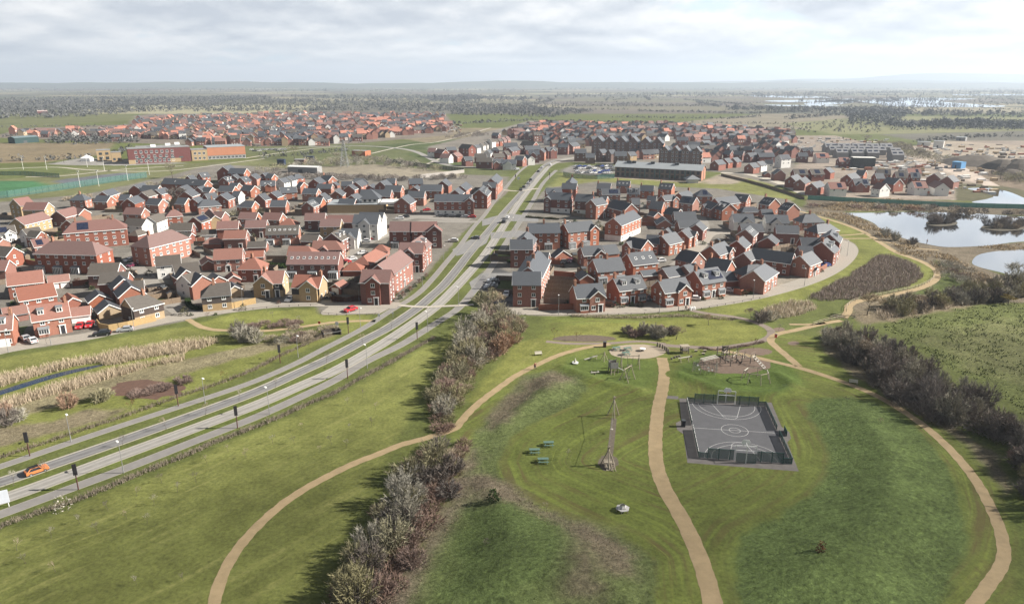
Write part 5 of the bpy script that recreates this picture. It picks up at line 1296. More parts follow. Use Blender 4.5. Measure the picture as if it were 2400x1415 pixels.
# pylon
def pylon(px, py, h, label):
    c = P(px, py); r = empty('pylon', c); tag(r, label, 'pylon'); G_ = mat('galvanised_steel', (.26, .27, .27), .5, .1, 1, spec=.5); b = 3.0
    def w(z): return b * (1 - z / h) * .9 + .35
    for sx_ in (-1, 1):
        for sy_ in (-1, 1):
            m = MB(); m.path([(sx_ * w(0), sy_ * w(0), 0), (sx_ * w(h * .6), sy_ * w(h * .6), h * .6), (sx_ * .3, sy_ * .3, h)], .16, 4); m.build('leg', G_, r)
    m = MB(); zs = [h * t for t in (0, .15, .3, .43, .55, .66, .76, .86, .95)]
    for z0, z1 in zip(zs, zs[1:]):
        for sgn in (-1, 1):
            m.tube((-w(z0), sgn * w(z0), z0), (w(z1), sgn * w(z1), z1), .09, .09, 4); m.tube((w(z0), sgn * w(z0), z0), (-w(z1), sgn * w(z1), z1), .09, .09, 4)
            m.tube((sgn * w(z0), -w(z0), z0), (sgn * w(z1), w(z1), z1), .09, .09, 4); m.tube((sgn * w(z0), w(z0), z0), (sgn * w(z1), -w(z1), z1), .09, .09, 4)
    m.build('bracing', G_, r)
    for t, l in ((.64, 5.2), (.78, 4.4), (.91, 3.6)):
        m = MB(); z = h * t
        for sgn in (-1, 1):
            for sy_ in (-.4, .4): m.tube((0, sy_, z), (sgn * l, 0, z + .1), .1, .06, 4); m.tube((0, sy_, z + 1.2), (sgn * l, 0, z + .1), .07, .05, 4)
            m.tube((sgn * l, 0, z), (sgn * l, 0, z - 1.4), .1, .1, 5)
        m.build('crossarm', G_, r)
pylon(808, 391.5, 21, 'lattice steel pylon beside the bare hedge behind the slate roofs')

# ------------------------------------------------------------------ walls and fences
GREEN_S = mat('green_steel', (.03, .085, .075), .6, .1, 1); TIMF = mat('fence_timber', (.17, .13, .095), .9, .2, 1, .15, stretch=(6, 6, 1)); BWALL = mat('garden_brick', (.235, .085, .048), .9, .14, 2, .1)
YWALL = mat('garden_buff_brick', (.33, .23, .11), .9, .12, 2); PALI = mat('grey_palisade', (.2, .19, .18), .8, .2, 1)
def see_through(name, col, a):
    if name in MATS: return MATS[name]
    M = bpy.data.materials.new(name); M.use_nodes = True; nt = M.node_tree; b = nt.nodes['Principled BSDF']; b.inputs['Base Color'].default_value = (*col, 1); b.inputs['Roughness'].default_value = .6
    tr = nt.nodes.new('ShaderNodeBsdfTransparent'); mx = nt.nodes.new('ShaderNodeMixShader'); mx.inputs[0].default_value = a
    nt.links.new(tr.outputs[0], mx.inputs[1]); nt.links.new(b.outputs[0], mx.inputs[2]); nt.links.new(mx.outputs[0], nt.nodes['Material Output'].inputs[0]); MATS[name] = M; return M
def fence(name, px, h, m, label, cat, step=2.5, th=.06, posts=None, group=None, z=0.0, single=True):
    pts = [P(x, y) for x, y in px]; o = pts[0].copy(); mb = MB(); pr = .06 if posts else 0
    for a, b in zip(pts, pts[1:]):
        a = a - o; b = b - o; d = b - a; L_ = d.length; n = Vector((-d.y, d.x, 0)).normalized() * th / 2
        q = [a - n, b - n, b + n, a + n]; k = len(mb.v); mb.v += [(p.x, p.y, z) for p in q] + [(p.x, p.y, z + h) for p in q]
        for f in ((0, 3, 2, 1), (4, 5, 6, 7), (0, 1, 5, 4), (1, 2, 6, 5), (2, 3, 7, 6), (3, 0, 4, 7)): mb.f.append(tuple(k + i for i in f)); mb.m.append(0)
        if posts:
            for i in range(int(L_ / step) + 1): p = a + d * min(1, i * step / L_); mb.box(p.x - pr, p.x + pr, p.y - pr, p.y + pr, 0, h + .1, 1)
    return tag(mb.build(name, [m] + ([posts] if posts else []), None, o), label, cat, group)
fence('site_hoarding', [(1893,468),(1950,470.5),(2050,476),(2130,480),(2230,485),(2300,487),(2460,491)], 2.4, see_through('green_mesh_sheet', (.10, .27, .22), .92), 'long green mesh hoarding round the building site', 'hoarding', 6, .08, GREEN_S)
fence('palisade_fence', [(905,378),(960,386),(1030,396),(1087,402)], 2.6, see_through('palisade_sheet', (.14, .13, .125), .6), 'grey palisade fence along the substation compound', 'fence', 3, .05, PALI)
fence('compound_wall', [(1088,405),(1040,411),(985,417)], 2.4, mat('pale_block_wall', (.30, .28, .26), .9, .1, 1), 'pale block wall at the corner of the substation compound', 'wall', 4, .3)
fence('pitch_fence', [(-60,470),(20,463),(70,456),(135,447),(180,440),(260,428),(345,416)], 4, see_through('green_net', (.05, .13, .11), .42), 'tall green fence along the near side of the school pitches', 'fence', 4, .04, GREEN_S)
fence('pitch_fence', [(-60,412),(60,411),(140,417)], 3, see_through('green_net', (.05, .13, .11), .42), 'green fence on the far side of the football pitch', 'fence', 4, .04, GREEN_S)
fence('school_fence', [(1320,412),(1345,418),(1400,420),(1440,418)], 3, see_through('green_net', (.05, .13, .11), .42), 'green mesh fence round the primary school car park', 'fence', 3, .04, GREEN_S)
fence('field_fence', [(1690,412),(1745,425),(1800,440),(1850,456),(1885,468)], 1.6, TIMF, 'dark boundary fence between the school field and building site', 'fence', 3, .05, TIMF)
GW = [('b',[(229,762),(236,772),(256,776),(300,768),(340,758),(366,752)]),('b',[(540,724),(575,716),(600,711)]),('r',[(171,671),(224,664)]),('r',[(436,568),(480,566)]),('t',[(625,610),(674,610)]),('t',[(612,622),(640,618),(672,620)]),
 ('t',[(783,676),(845,684)]),('t',[(786,686),(846,694)]),('t',[(780,668),(846,676)]),('t',[(455,575),(497,575)]),('t',[(478,590),(500,600)]),('t',[(440,590),(470,605)]),('r',[(60,618),(95,625)]),('t',[(0,668),(25,664)]),('r',[(1262,727),(1300,726.5),(1344,725)]),
 ('r',[(1298,646),(1345,650)]),('r',[(1345,650),(1356,662)]),('t',[(1283,657),(1350,662)]),('t',[(1281,667),(1346,671)]),('t',[(1279,676),(1344,681)]),('t',[(1277,686),(1342,691)]),('t',[(1275,697),(1341,702)]),('t',[(1274,710),(1341,714)]),
 ('r',[(1719,688),(1735,692),(1756,688),(1778,682)]),('r',[(1918,640),(1937,628)]),('r',[(1503,529),(1540,530)]),('r',[(1505,519),(1545,522)]),('r',[(1288,618),(1312,620),(1313,610)]),('t',[(1500,660),(1530,656)]),('t',[(1507,672),(1540,668)]),
 ('t',[(1615,668),(1625,660)]),('t',[(1810,588),(1850,580)]),('t',[(1830,590),(1868,588)]),('t',[(1700,612),(1735,622)]),('r',[(1716,620),(1738,632),(1744,645)]),('r',[(1700,530),(1716,536)]),('t',[(1560,640),(1600,655)]),('t',[(1380,640),(1390,652)]),
 ('t',[(330,672),(350,690)]),('t',[(220,735),(290,728)]),('t',[(110,672),(160,668)]),('t',[(560,636),(640,640)]),('t',[(655,672),(680,680)]),('t',[(770,694),(778,706)]),('t',[(905,612),(880,628)]),('t',[(640,560),(660,580)]),('t',[(700,565),(735,570)]),('t',[(860,640),(845,655)])]
for i, (t, px) in enumerate(GW):
    m_ = {'b': YWALL, 'r': BWALL, 't': TIMF}[t]; x = px[0][0]; e_ = 'pondside estate' if x < 1100 else 'parkside estate'
    nm = 'timber_fence' if t == 't' else 'garden_wall'
    lab = {'b': ['curved buff brick wall beside the pondside road', 'straight buff brick wall left of the buff gabled houses'][min(i, 1)], 'r': f'red brick garden wall between houses of the {e_}', 't': f'brown timber garden fence between houses of the {e_}'}[t]
    fence(nm, px, 1.8, m_, lab, 'wall' if t != 't' else 'fence', 2.4, .22 if t != 't' else .06, None if t != 't' else TIMF, None if t == 'b' else f"{'garden fences' if t == 't' else 'garden walls'} of the {e_}")
# rear gardens: lawn, shed and fence, kept clear of the houses
foot = [(h[3].location.x, h[3].location.y) for h in HOUSES]
fr = random.Random(3); LAWN = mat('garden_lawn', (.070, .088, .026), .95, .25, .9); LAWND = mat('garden_soil', (.085, .072, .052), .95, .25, .8); PATIO = mat('patio_slabs', (.20, .185, .165), .9, .12, 1)
SHEDM = mat('shed_timber', (.14, .105, .075), .9, .2, 1); nlawn = 0
for z_, yy, pxx, root, ds, kd in list(HOUSES):
    if z_ not in ('A', 'S', 'B') or kd == 'garage': continue
    rz = root.rotation_euler[2]; ax = Vector((math.cos(rz), math.sin(rz), 0)); ay = Vector((-ax.y, ax.x, 0)); done = False
    wl_ = [c for c in root.children if c.name.startswith('wall')][0].data.vertices; hx = max(abs(v.co.x) for v in wl_); hy = max(abs(v.co.y) for v in wl_)
    for dep in (9, 7, 5):
        c = root.location + ay * (hy + .3 + dep / 2)
        if any((Vector((x, y, 0)) - (root.location + ay * (hy + .3 + dep * t))).length < 4.3 for x, y in foot for t in (.5, 1.0) if (x - root.location.x) ** 2 + (y - root.location.y) ** 2 > 1): continue
        done = True; break
    if not done: continue
    hx = min(hx, 8); p0 = root.location + ay * (hy + .25); q = [p0 - ax * hx, p0 + ax * hx, p0 + ax * hx + ay * dep, p0 - ax * hx + ay * dep]
    mb = MB(); zz = .040 + .0017 * (nlawn % 12); mb.quad([(p.x, p.y, zz) for p in q]); nlawn += 1; tag(mb.build('lawn', fr.choice((LAWN, LAWN, LAWND, PATIO))), kind='structure')
    e_ = {'A': 'pondside', 'S': 'slate-roofed', 'B': 'parkside'}[z_]; pxs = [PX(p.x, p.y) for p in (q[0], q[3], q[2], q[1])]
    if fr.random() < .75: fence('timber_fence', pxs, 1.7, TIMF, f'brown timber garden fence between houses of the {e_} estate', 'fence', 2.4, .06, TIMF, f'garden fences of the {e_} estate')
    if fr.random() < .4:
        c = q[3] + ax * 1.6 - ay * 1.5; r = empty('garden_shed', c, rz); m = MB(); m.prism([(-1, 0), (1, 0), (1, 1.8), (0, 2.3), (-1, 1.8)], 'x', -.8, .8); m.build('wall', SHEDM, r); m = MB(); m.slab([(-.9, -1.15, 1.77), (.9, -1.15, 1.77), (.9, 0, 2.38), (-.9, 0, 2.38)], .06); m.slab([(.9, 1.15, 1.77), (-.9, 1.15, 1.77), (-.9, 0, 2.38), (.9, 0, 2.38)], .06); m.build('roof', DGREY, r); tag(r, f'small timber garden shed in a back garden of the {e_} estate', 'shed', f'garden sheds of the {e_} estate')
# post-and-rail along the path and the knee rails
def rail_fence(px, label, h=1.0, step=2.2, m=None, rails=(.45, .9), r_=.05):
    l = line_of(px, 5); o = Vector((*l[0], 0)); m = m or mat('pale_timber', (.34, .29, .22), .9, .15, 1); mb = MB(); acc = 0; last = None
    for a, b in zip(l, l[1:]):
        for z in rails: mb.tube((a.x - o.x, a.y - o.y, h * z), (b.x - o.x, b.y - o.y, h * z), r_, r_, 4)
        acc += (b - a).length
        if last is None or acc >= step: mb.box(a.x - o.x - .06, a.x - o.x + .06, a.y - o.y - .06, a.y - o.y + .06, 0, h); last = a; acc = 0
    return tag(mb.build('rail_fence', m, None, o), label, 'fence')
rail_fence([(1983,731),(1986,718),(2004,706),(2056,694),(2116,682),(2160,670),(2186,655),(2192,642)], 'pale timber rail fence on the inner side of the curving lakeside path')
rail_fence([(1905,763),(1938,753),(1975,747)], 'pale timber rail fence beside the path junction'); rail_fence([(1945,749),(1978,742)], 'white-railed footbridge parapet over the ditch', 1.2)
rail_fence([(560,729),(640,721),(700,717),(745,716)], 'low timber knee rail along the estate road by the pond lawn', .55, 2.5, mat('dark_timber', (.09, .075, .06)), (.9,), .05)
rail_fence([(752,735),(800,739),(860,739),(890,735)], 'low timber knee rail round the visitor parking bays', .5, 2, mat('dark_timber', (.09, .075, .06)), (.9,), .05)
rail_fence([(1330,737),(1450,738),(1600,730),(1700,714),(1800,696)], 'low timber knee rail along the parkside crescent road', .5, 3, mat('dark_timber', (.09, .075, .06)), (.9,), .04)

# ------------------------------------------------------------------ vegetation
def tmat(name, col, col2): return mat(name, col, .95, scale=1.3, col2=col2, rand=.14, spec=.1, detail=3)
TW = {'grey': tmat('grey_twigs', (.37, .345, .28), (.215, .198, .158)), 'olive': tmat('olive_twigs', (.325, .298, .185), (.195, .18, .11)), 'red': tmat('red_brown_twigs', (.295, .208, .170), (.18, .128, .108)),
      'dark': tmat('dark_twigs', (.20, .172, .148), (.118, .102, .09)), 'pale': tmat('pale_twigs', (.40, .335, .25), (.25, .20, .14)), 'rust': tmat('rusty_twigs', (.34, .215, .135), (.20, .125, .085)),
      'mauve': tmat('mauve_twigs', (.262, .225, .195), (.158, .136, .12)), 'strawy': tmat('strawy_hedge_twigs', (.275, .225, .165), (.155, .125, .10)), 'willow': tmat('willow_twigs', (.33, .26, .09), (.2, .16, .06)), 'green': tmat('evergreen_leaves', (.040, .060, .022), (.018, .030, .010)),
      'hedge': tmat('clipped_hedge', (.075, .075, .035), (.045, .04, .022)), 'blossom': tmat('white_blossom', (.55, .52, .47), (.25, .22, .18)), 'copper': tmat('copper_leaves', (.14, .065, .04), (.075, .035, .025)), 'laurel': tmat('laurel_leaves', (.055, .085, .025), (.025, .04, .012))}
BARK_M = mat('bark', (.085, .070, .055), .95, .2, 2)
def tri_mesh(name, V, mats, F=None, FM=None):
    """V: list of triangles (9 floats each) plus optional tube geometry from an MB"""
    pass
class TB(MB):
    def tri(s, a, b, c, m=0):
        n = len(s.v); s.v += [tuple(a), tuple(b), tuple(c)]; s.f.append((n, n + 1, n + 2)); s.m.append(m)
    def twig(s, p, d, l, w, rg, m=0):
        d = Vector(d); sd = d.cross(Vector((rg.uniform(-1, 1), rg.uniform(-1, 1), rg.uniform(-1, 1)))); sd = sd.normalized() * w if sd.length > 1e-4 else Vector((w, 0, 0))
        p = Vector(p); s.tri(p - sd, p + sd, p + d.normalized() * l, m)
def bush_mesh(key, seed, r, h, mt, nst=46, ntw=34, tw=.045, droop=.25):
    def f():
        rg = random.Random(seed); m = TB()
        for i in range(nst):
            a = rg.uniform(0, 2 * math.pi); q = math.sqrt(rg.random()); hh = h * (1 - .45 * q * q) * rg.uniform(.72, 1.08)
            b = Vector((math.cos(a) * r * q * .35, math.sin(a) * r * q * .35, 0)); e = Vector((math.cos(a) * r * q * rg.uniform(.85, 1.1), math.sin(a) * r * q * rg.uniform(.85, 1.1), hh))
            mid = (b + e) / 2 + Vector((rg.uniform(-.2, .2) * r, rg.uniform(-.2, .2) * r, hh * .12)); pts = []
            for k in range(5):
                t = k / 4; pts.append(b * (1 - t) ** 2 + mid * 2 * t * (1 - t) + e * t * t)
            for k in range(4): m.tube(pts[k], pts[k + 1], .055 * (1 - k * .2), .055 * (1 - (k + 1) * .2), 3, 0, False)
            for k in range(ntw):
                t = rg.random() ** .6 * 3.99; k0 = int(t); p = pts[k0].lerp(pts[k0 + 1], t - k0); o = (p - Vector((0, 0, h * .25))).normalized()
                d = o + Vector((rg.gauss(0, .55), rg.gauss(0, .55), rg.gauss(.25, .5) - droop * .3)); m.twig(p, d, rg.uniform(.45, 1.15) * (h / 4.5) ** .5, tw * rg.uniform(.6, 1.3), rg)
        return m.mesh('bush', [TW[mt]])
    return shared(('bush', key, seed, mt), f)
def leafy_mesh(seed, r, h, mt, n=420, ls=.28):
    def f():
        rg = random.Random(seed); m = TB()
        for i in range(n):
            a = rg.uniform(0, 2 * math.pi); c = rg.uniform(-.1, 1); rr = r * (rg.random() ** .35) * math.sqrt(max(0, 1 - max(0, c) ** 2.4)); z = max(.05, h * c)
            p = Vector((math.cos(a) * rr, math.sin(a) * rr, z)) * rg.uniform(.85, 1.06); l = ls * rg.uniform(.6, 1.4)
            d1 = Vector((rg.gauss(0, 1), rg.gauss(0, 1), rg.gauss(0, .7))).normalized() * l; d2 = Vector((rg.gauss(0, 1), rg.gauss(0, 1), rg.gauss(0, .7))).normalized() * l; m.tri(p, p + d1, p + d2)
        return m.mesh('foliage', [TW[mt]])
    return shared(('leafy', seed, r, h, mt), f)
def tree_parts(seed, h, spread, mt, levels=5, trunk=.22, tw=.03, ntw=5, up=.35):
    def f():
        rg = random.Random(seed); tr = MB(); cr = TB()
        def grow(p, d, l, r, lv):
            segs = 3; q = p
            for i in range(segs):
                d = (d + Vector((rg.gauss(0, .10), rg.gauss(0, .10), rg.gauss(.03, .06)))).normalized(); e = q + d * (l / segs); r1 = r * (1 - .22)
                (tr if lv < 2 else cr).tube(q, e, r, r1, 5 if lv < 2 else 3, 0, False); q, r = e, r1
                if lv >= 2:
                    for _ in range(ntw): cr.twig(q, d + Vector((rg.gauss(0, .6), rg.gauss(0, .6), rg.gauss(.1, .5))), rg.uniform(.4, 1.0) * h / 9, tw * rg.uniform(.6, 1.3), rg)
            if lv < levels - 1:
                n = rg.choice((2, 3, 3)) if lv else 4
                for i in range(n):
                    a = 2 * math.pi * (i + rg.random()) / n; sd = Vector((math.cos(a), math.sin(a), 0)); nd = (d * (1 - spread) + sd * spread + Vector((0, 0, up * .5))).normalized(); grow(q, nd, l * rg.uniform(.62, .85), max(r * .68, .018), lv + 1)
        grow(Vector((0, 0, 0)), Vector((rg.gauss(0, .05), rg.gauss(0, .05), 1)), h * .30, trunk, 0)
        return tr.mesh('trunk', [BARK_M]), cr.mesh('crown', [TW[mt]])
    return shared(('tree', seed, h, mt, levels), f)
def tree(name, loc, parts, label, group=None, s=1.0, cat='tree'):
    r = empty(name, loc, rnd.uniform(0, 6.28)); r.scale = (s, s, s); link('trunk', parts[0], r); link('crown', parts[1], r); return tag(r, label, cat, group)
def inpoly(x, y, poly):
    c = False; n = len(poly)
    for i in range(n):
        x0, y0 = poly[i]; x1, y1 = poly[(i + 1) % n]
        if (y0 > y) != (y1 > y) and x < (x1 - x0) * (y - y0) / (y1 - y0) + x0: c = not c
    return c
def scatter(poly_px, sp, seed, jit=.45):
    w = WP(poly_px); rg = random.Random(seed); x0, x1 = min(p[0] for p in w), max(p[0] for p in w); y0, y1 = min(p[1] for p in w), max(p[1] for p in w); out = []; y = y0; k = 0
    while y < y1:
        x = x0 + (sp / 2 if k % 2 else 0)
        while x < x1:
            p = (x + rg.uniform(-jit, jit) * sp, y + rg.uniform(-jit, jit) * sp)
            if inpoly(p[0], p[1], w): out.append(p)
            x += sp
        y += sp * .87; k += 1
    return out
NBUSH = 0
def bush(x, y, mt, r, h, label, group, seed, name='bush', z=0.0, dense=1.0):
    me = bush_mesh(('b', r, h), seed % 4, r, h, mt, int(46 * dense), 34); s = rnd.uniform(.8, 1.2); o = link(name, me, None, (x, y, z), rnd.uniform(0, 6.28)); o.scale = (s * rnd.uniform(.9, 1.1), s * rnd.uniform(.9, 1.1), s * rnd.uniform(.85, 1.15))
    return tag(o, label, 'bush', group)
LB = {'grey': 'tall grey bare-twigged bush', 'olive': 'tall olive-grey bare bush', 'red': 'low red-brown bramble bush', 'dark': 'dark bare-twigged bush', 'pale': 'low pale dead-stemmed bush', 'rust': 'rusty orange-brown bare bush', 'mauve': 'dense purplish-grey bare bush'}
def belt(poly, sp, seed, mix, where, grp):
    rg = random.Random(seed)
    for x, y in scatter(poly, sp, seed):
        mt, r, h = rg.choice(mix); bush(x, y, mt, r, h, f"{LB[mt]} {where}", grp, rg.randrange(99))
CB = 'bushes of the central shrub belt'
UP = [(1120,745),(1180,735),(1225,765),(1205,800),(1150,842),(1108,880),(1085,930),(1060,965),(1048,990),(1005,992),(1010,950),(1035,895),(1075,830),(1100,780)]
belt(UP, 4.1, 1, [('olive', 3.1, 4.6), ('grey', 3.1, 5.0), ('olive', 2.9, 4.2), ('red', 2.8, 3.2), ('pale', 2.6, 3.6)], 'in the upper central shrub belt', CB)
belt([(1185,765),(1225,760),(1240,778),(1215,805),(1165,838),(1150,835)], 3.4, 2, [('rust', 2.2, 4.0), ('rust', 2.2, 3.4), ('red', 2.2, 2.8), ('pale', 2.0, 3.4)], 'at the right edge of the upper shrub belt', CB)
LOWL = [(1010,1050),(1040,1048),(1025,1110),(985,1190),(945,1270),(905,1350),(860,1430),(820,1530),(720,1530),(770,1430),(820,1350),(862,1270),(900,1190),(940,1130),(975,1085)]
LOWR = [(1065,1040),(1090,1042),(1078,1110),(1046,1180),(1008,1255),(965,1330),(920,1400),(875,1470),(850,1530),(800,1530),(860,1430),(905,1350),(945,1270),(985,1190),(1035,1100)]
belt(LOWL, 3.7, 3, [('grey', 2.9, 4.6), ('grey', 3.0, 5.0), ('olive', 2.9, 4.6), ('olive', 2.8, 4.0), ('dark', 2.6, 3.4)], 'in the lower central shrub belt', CB)
belt(LOWR, 3.4, 4, [('red', 2.5, 2.3), ('red', 2.5, 2.8), ('mauve', 2.4, 2.6), ('red', 2.3, 1.9)], 'along the right edge of the lower shrub belt', CB)
RB = 'bushes of the right-hand shrub belt'
belt([(1932,800),(1985,775),(2020,800),(2040,860),(2000,868),(1955,838)], 3.6, 5, [('grey', 2.4, 4.4), ('red', 2.2, 3.2), ('dark', 2.3, 3.8)], 'at the upper end of the right-hand shrub belt', RB)
belt([(2030,800),(2110,838),(2200,890),(2280,930),(2345,985),(2420,1030),(2450,1070),(2450,1150),(2400,1090),(2330,1035),(2262,1012),(2190,992),(2120,958),(2045,905)], 4.3, 6, [('mauve', 3.1, 5.0), ('mauve', 2.7, 5.6), ('dark', 2.6, 4.6), ('mauve', 2.4, 4.2), ('grey', 2.6, 5.0)], 'in the right-hand shrub belt', RB)
belt([(2370,1060),(2450,1100),(2450,1250),(2420,1200),(2385,1130)], 3.4, 7, [('red', 2.2, 2.8), ('dark', 2.4, 3.6), ('olive', 2.4, 4.4)], 'at the lower end of the right-hand shrub belt', RB)
belt([(2070,725),(2150,700),(2260,690),(2330,690),(2340,712),(2230,722),(2110,742)], 4.2, 8, [('dark', 2.4, 3.6), ('olive', 2.4, 4.0), ('grey', 2.2, 3.4), ('pale', 2, 2.4)], 'in the thicket below the lake path', 'bushes below the lake path')
belt([(2200,700),(2420,660),(2440,690),(2330,712)], 4.6, 10, [('olive', 2.4, 4.0), ('dark', 2.4, 3.8), ('grey', 2.4, 4.2)], 'beside the big bare tree at the right edge', 'bushes below the lake path')
IS1 = [(2180,518),(2235,518),(2238,526),(2205,530),(2175,526)]; IS2 = [(2312,528),(2395,524),(2400,536),(2350,541),(2310,536)]
for i_, IS in enumerate((IS1, IS2)):
    sheet('island', [(x + (x - 2205 if i_ == 0 else x - 2355) * .06, y + 1) for x, y in IS], mat('island_soil', (.08, .07, .05), .95), .12)
    belt(IS, 4.2, 11 + i_, [('dark', 2.6, 4.2), ('mauve', 2.6, 4.6), ('dark', 2.4, 3.6)] + ([('pale', 2, 2.4)] if i_ else []), ('on the left island in the lake', 'on the right island in the lake')[i_], 'bushes on the lake islands')
for i, (x, y, mt, r, h, w) in enumerate([(2076,553,'grey',2.3,4,'beside the lake path above the forked paths'), (2098,564,'grey',2,3,'at the near lake shore by the forked paths'), (2138,572,'dark',2.2,2.6,'on the near lake shore right of the path fork'), (1806,752,'grey',3,3.6,'in the pale reeds below the crescent road'), (1782,755,'dark',2.4,3,'left of the grey bush in the pale reeds'),
        (160,955,'rust',2.4,3.2,'at the left end of the mulched bed by the pond valley'), (240,938,'olive',2.2,2.4,'between the mulched beds of the pond valley'), (430,895,'red',2.2,1.8,'at the right end of the red mulched bed'), (575,800,'grey',2.6,4,'in the thicket at the bend of the pond path'), (560,790,'dark',2.4,3.6,'in the thicket left of the bend of the pond path'), (600,803,'grey',2.2,3.4,'right of the thicket at the pond path bend'),
        (20,995,'dark',2.6,3.4,'at the left picture edge above the road'), (45,985,'grey',2.4,3,'near the left edge above the roadside hedge'), (10,975,'rust',2.4,3.2,'at the left picture edge below the reeds')]):
    bush(*P(x, y)[:2], mt, r, h, f"{mt} bare bush {w}", None, i)
belt([(1455,780),(1500,772),(1570,775),(1590,785),(1560,792),(1480,792)], 2.6, 14, [('red', 1.6, 1.8), ('dark', 1.6, 2.2), ('grey', 1.8, 3.0)], 'in the island bed above the playground', 'bushes of the playground bed')
# middle-distance scrub and hedges
LOW_ = []
def scrub(name, groups, label, n=190, tw=.13, l0=.7, l1=1.5):
    rg = random.Random(31); m = TB(); keys = list(TW)
    for poly, sp, mix in groups:
        for i, (x, y) in enumerate(scatter(poly, sp, int(sp * 10) + len(poly))):
            mt, r, h = rg.choice(mix); mi = keys.index(mt); s_ = rg.uniform(.8, 1.2)
            for k in range(n):
                a = rg.uniform(0, 6.283); q = math.sqrt(rg.random()); z = h * s_ * (1 - .45 * q * q) * rg.random() ** .6; p = Vector((x + math.cos(a) * q * r * s_, y + math.sin(a) * q * r * s_, z * .8)); m.twig(p, (math.cos(a) * q + rg.gauss(0, .4), math.sin(a) * q + rg.gauss(0, .4), .7 + rg.gauss(0, .4)), rg.uniform(l0, l1), tw, rg, mi)
    return tag(m.build(name, [TW[k] for k in keys]), label, 'scrub', None, 'stuff')
LOW_.append(([(620,798),(700,783),(790,770),(800,778),(720,800),(640,810)], 3.2, [('pale', 1.7, 1.5), ('red', 1.6, 1.6), ('grey', 1.8, 2.2)]))
LOW_.append(([(1290,795),(1380,795),(1430,803),(1300,803)], 4.0, [('red', 1.2, .8)]))
LOW_.append(([(290,925),(360,905),(430,890),(440,898),(370,918),(300,935)], 2.4, [('red', 1.3, 1.0), ('red', 1.2, .8)]))
LOW_.append(([(535,775),(600,762),(680,755),(735,756),(680,766),(600,772)], 3.0, [('red', 1.5, 1.3), ('red', 1.6, 1.6)]))
LOW_.append(([(2210,610),(2290,640),(2330,655),(2300,685),(2230,668),(2205,640)], 4.5, [('pale', 2.0, 1.8), ('red', 2, 1.8), ('grey', 2.2, 2.6)]))
scrub('distant_scrub', [([(2050,486),(2120,488),(2300,497),(2440,500),(2440,508),(2200,502),(2050,494)], 7.0, [('dark', 2.4, 3.6), ('grey', 2.4, 3.8), ('rust', 2.2, 3.0), ('pale', 2, 2.6)]),
 ([(300,448),(420,425),(470,410),(480,418),(380,440),(310,456)], 8.0, [('dark', 2.8, 4.0), ('olive', 2.8, 4.4)]),
 ([(150,470),(300,448),(310,460),(190,480)], 8.0, [('olive', 2.6, 3.6), ('pale', 2.4, 2.6)]),
 ([(560,410),(660,412),(860,418),(1000,420),(1080,415),(1090,421),(900,425),(700,420)], 6.5, [('dark', 2.8, 4.2), ('mauve', 2.6, 4.0)]),
 ([(590,402),(660,396),(720,380),(860,372),(960,385),(1060,408),(1000,404),(880,388),(760,392),(650,408)], 10.0, [('dark', 3.2, 6), ('olive', 3.2, 6.0), ('grey', 3, 5)]),
 ([(1040,322),(1120,312),(1150,318),(1060,330)], 14.0, [('dark', 3.4, 5)]),
 ([(2060,335),(2110,345),(2180,365),(2230,372),(2200,385),(2120,370)], 12.0, [('grey', 3.4, 5), ('olive', 3.4, 5.5)]),
 ([(1900,478),(2050,484),(2230,490),(2230,496),(2040,490),(1890,486)], 9.0, [('red', 2.4, 2.4), ('pale', 2.2, 2.0)]),
 ([(480,512),(560,500),(700,494),(720,500),(600,508)], 8.0, [('dark', 2.4, 3.4), ('olive', 2.4, 3.6)]),
 ([(2060,338),(2120,340),(2180,362),(2170,372),(2100,360)], 8, [('dark', 3.2, 5), ('olive', 3.2, 5.0)]),
 ([(2320,408),(2450,405),(2450,440),(2360,425)], 8, [('dark', 3.0, 4), ('olive', 3.0, 4.0)])], 'bare hedges and scrub behind the estates and round the building site')
scrub('low_planting', LOW_, 'low brown shrub planting on the mulched beds and in the pond valley', 420, .045, .4, .9)
scrub('brambles', [(UP, 2.6, [('red', 1.7, 1.5), ('olive', 1.7, 1.7), ('pale', 1.6, 1.3)]), (LOWL, 2.6, [('dark', 1.7, 1.5), ('olive', 1.8, 1.8), ('red', 1.7, 1.4)]), (LOWR, 2.2, [('red', 1.6, 1.2), ('red', 1.6, 1.5), ('pale', 1.4, 1.0)]), ([(1000,1010),(1060,1000),(1062,1006),(1000,1034)], 2.2, [('red', 1.2, 1.2)]), ([(2030,800),(2110,838),(2200,890),(2280,930),(2345,985),(2420,1030),(2450,1070),(2450,1150),(2400,1090),(2330,1035),(2262,1012),(2190,992),(2120,958),(2045,905)], 3, [('mauve', 2, 1.8), ('dark', 2, 1.6)])], 'tangled brambles and undergrowth below the shrub belts', 260, .05, .5, 1.1)
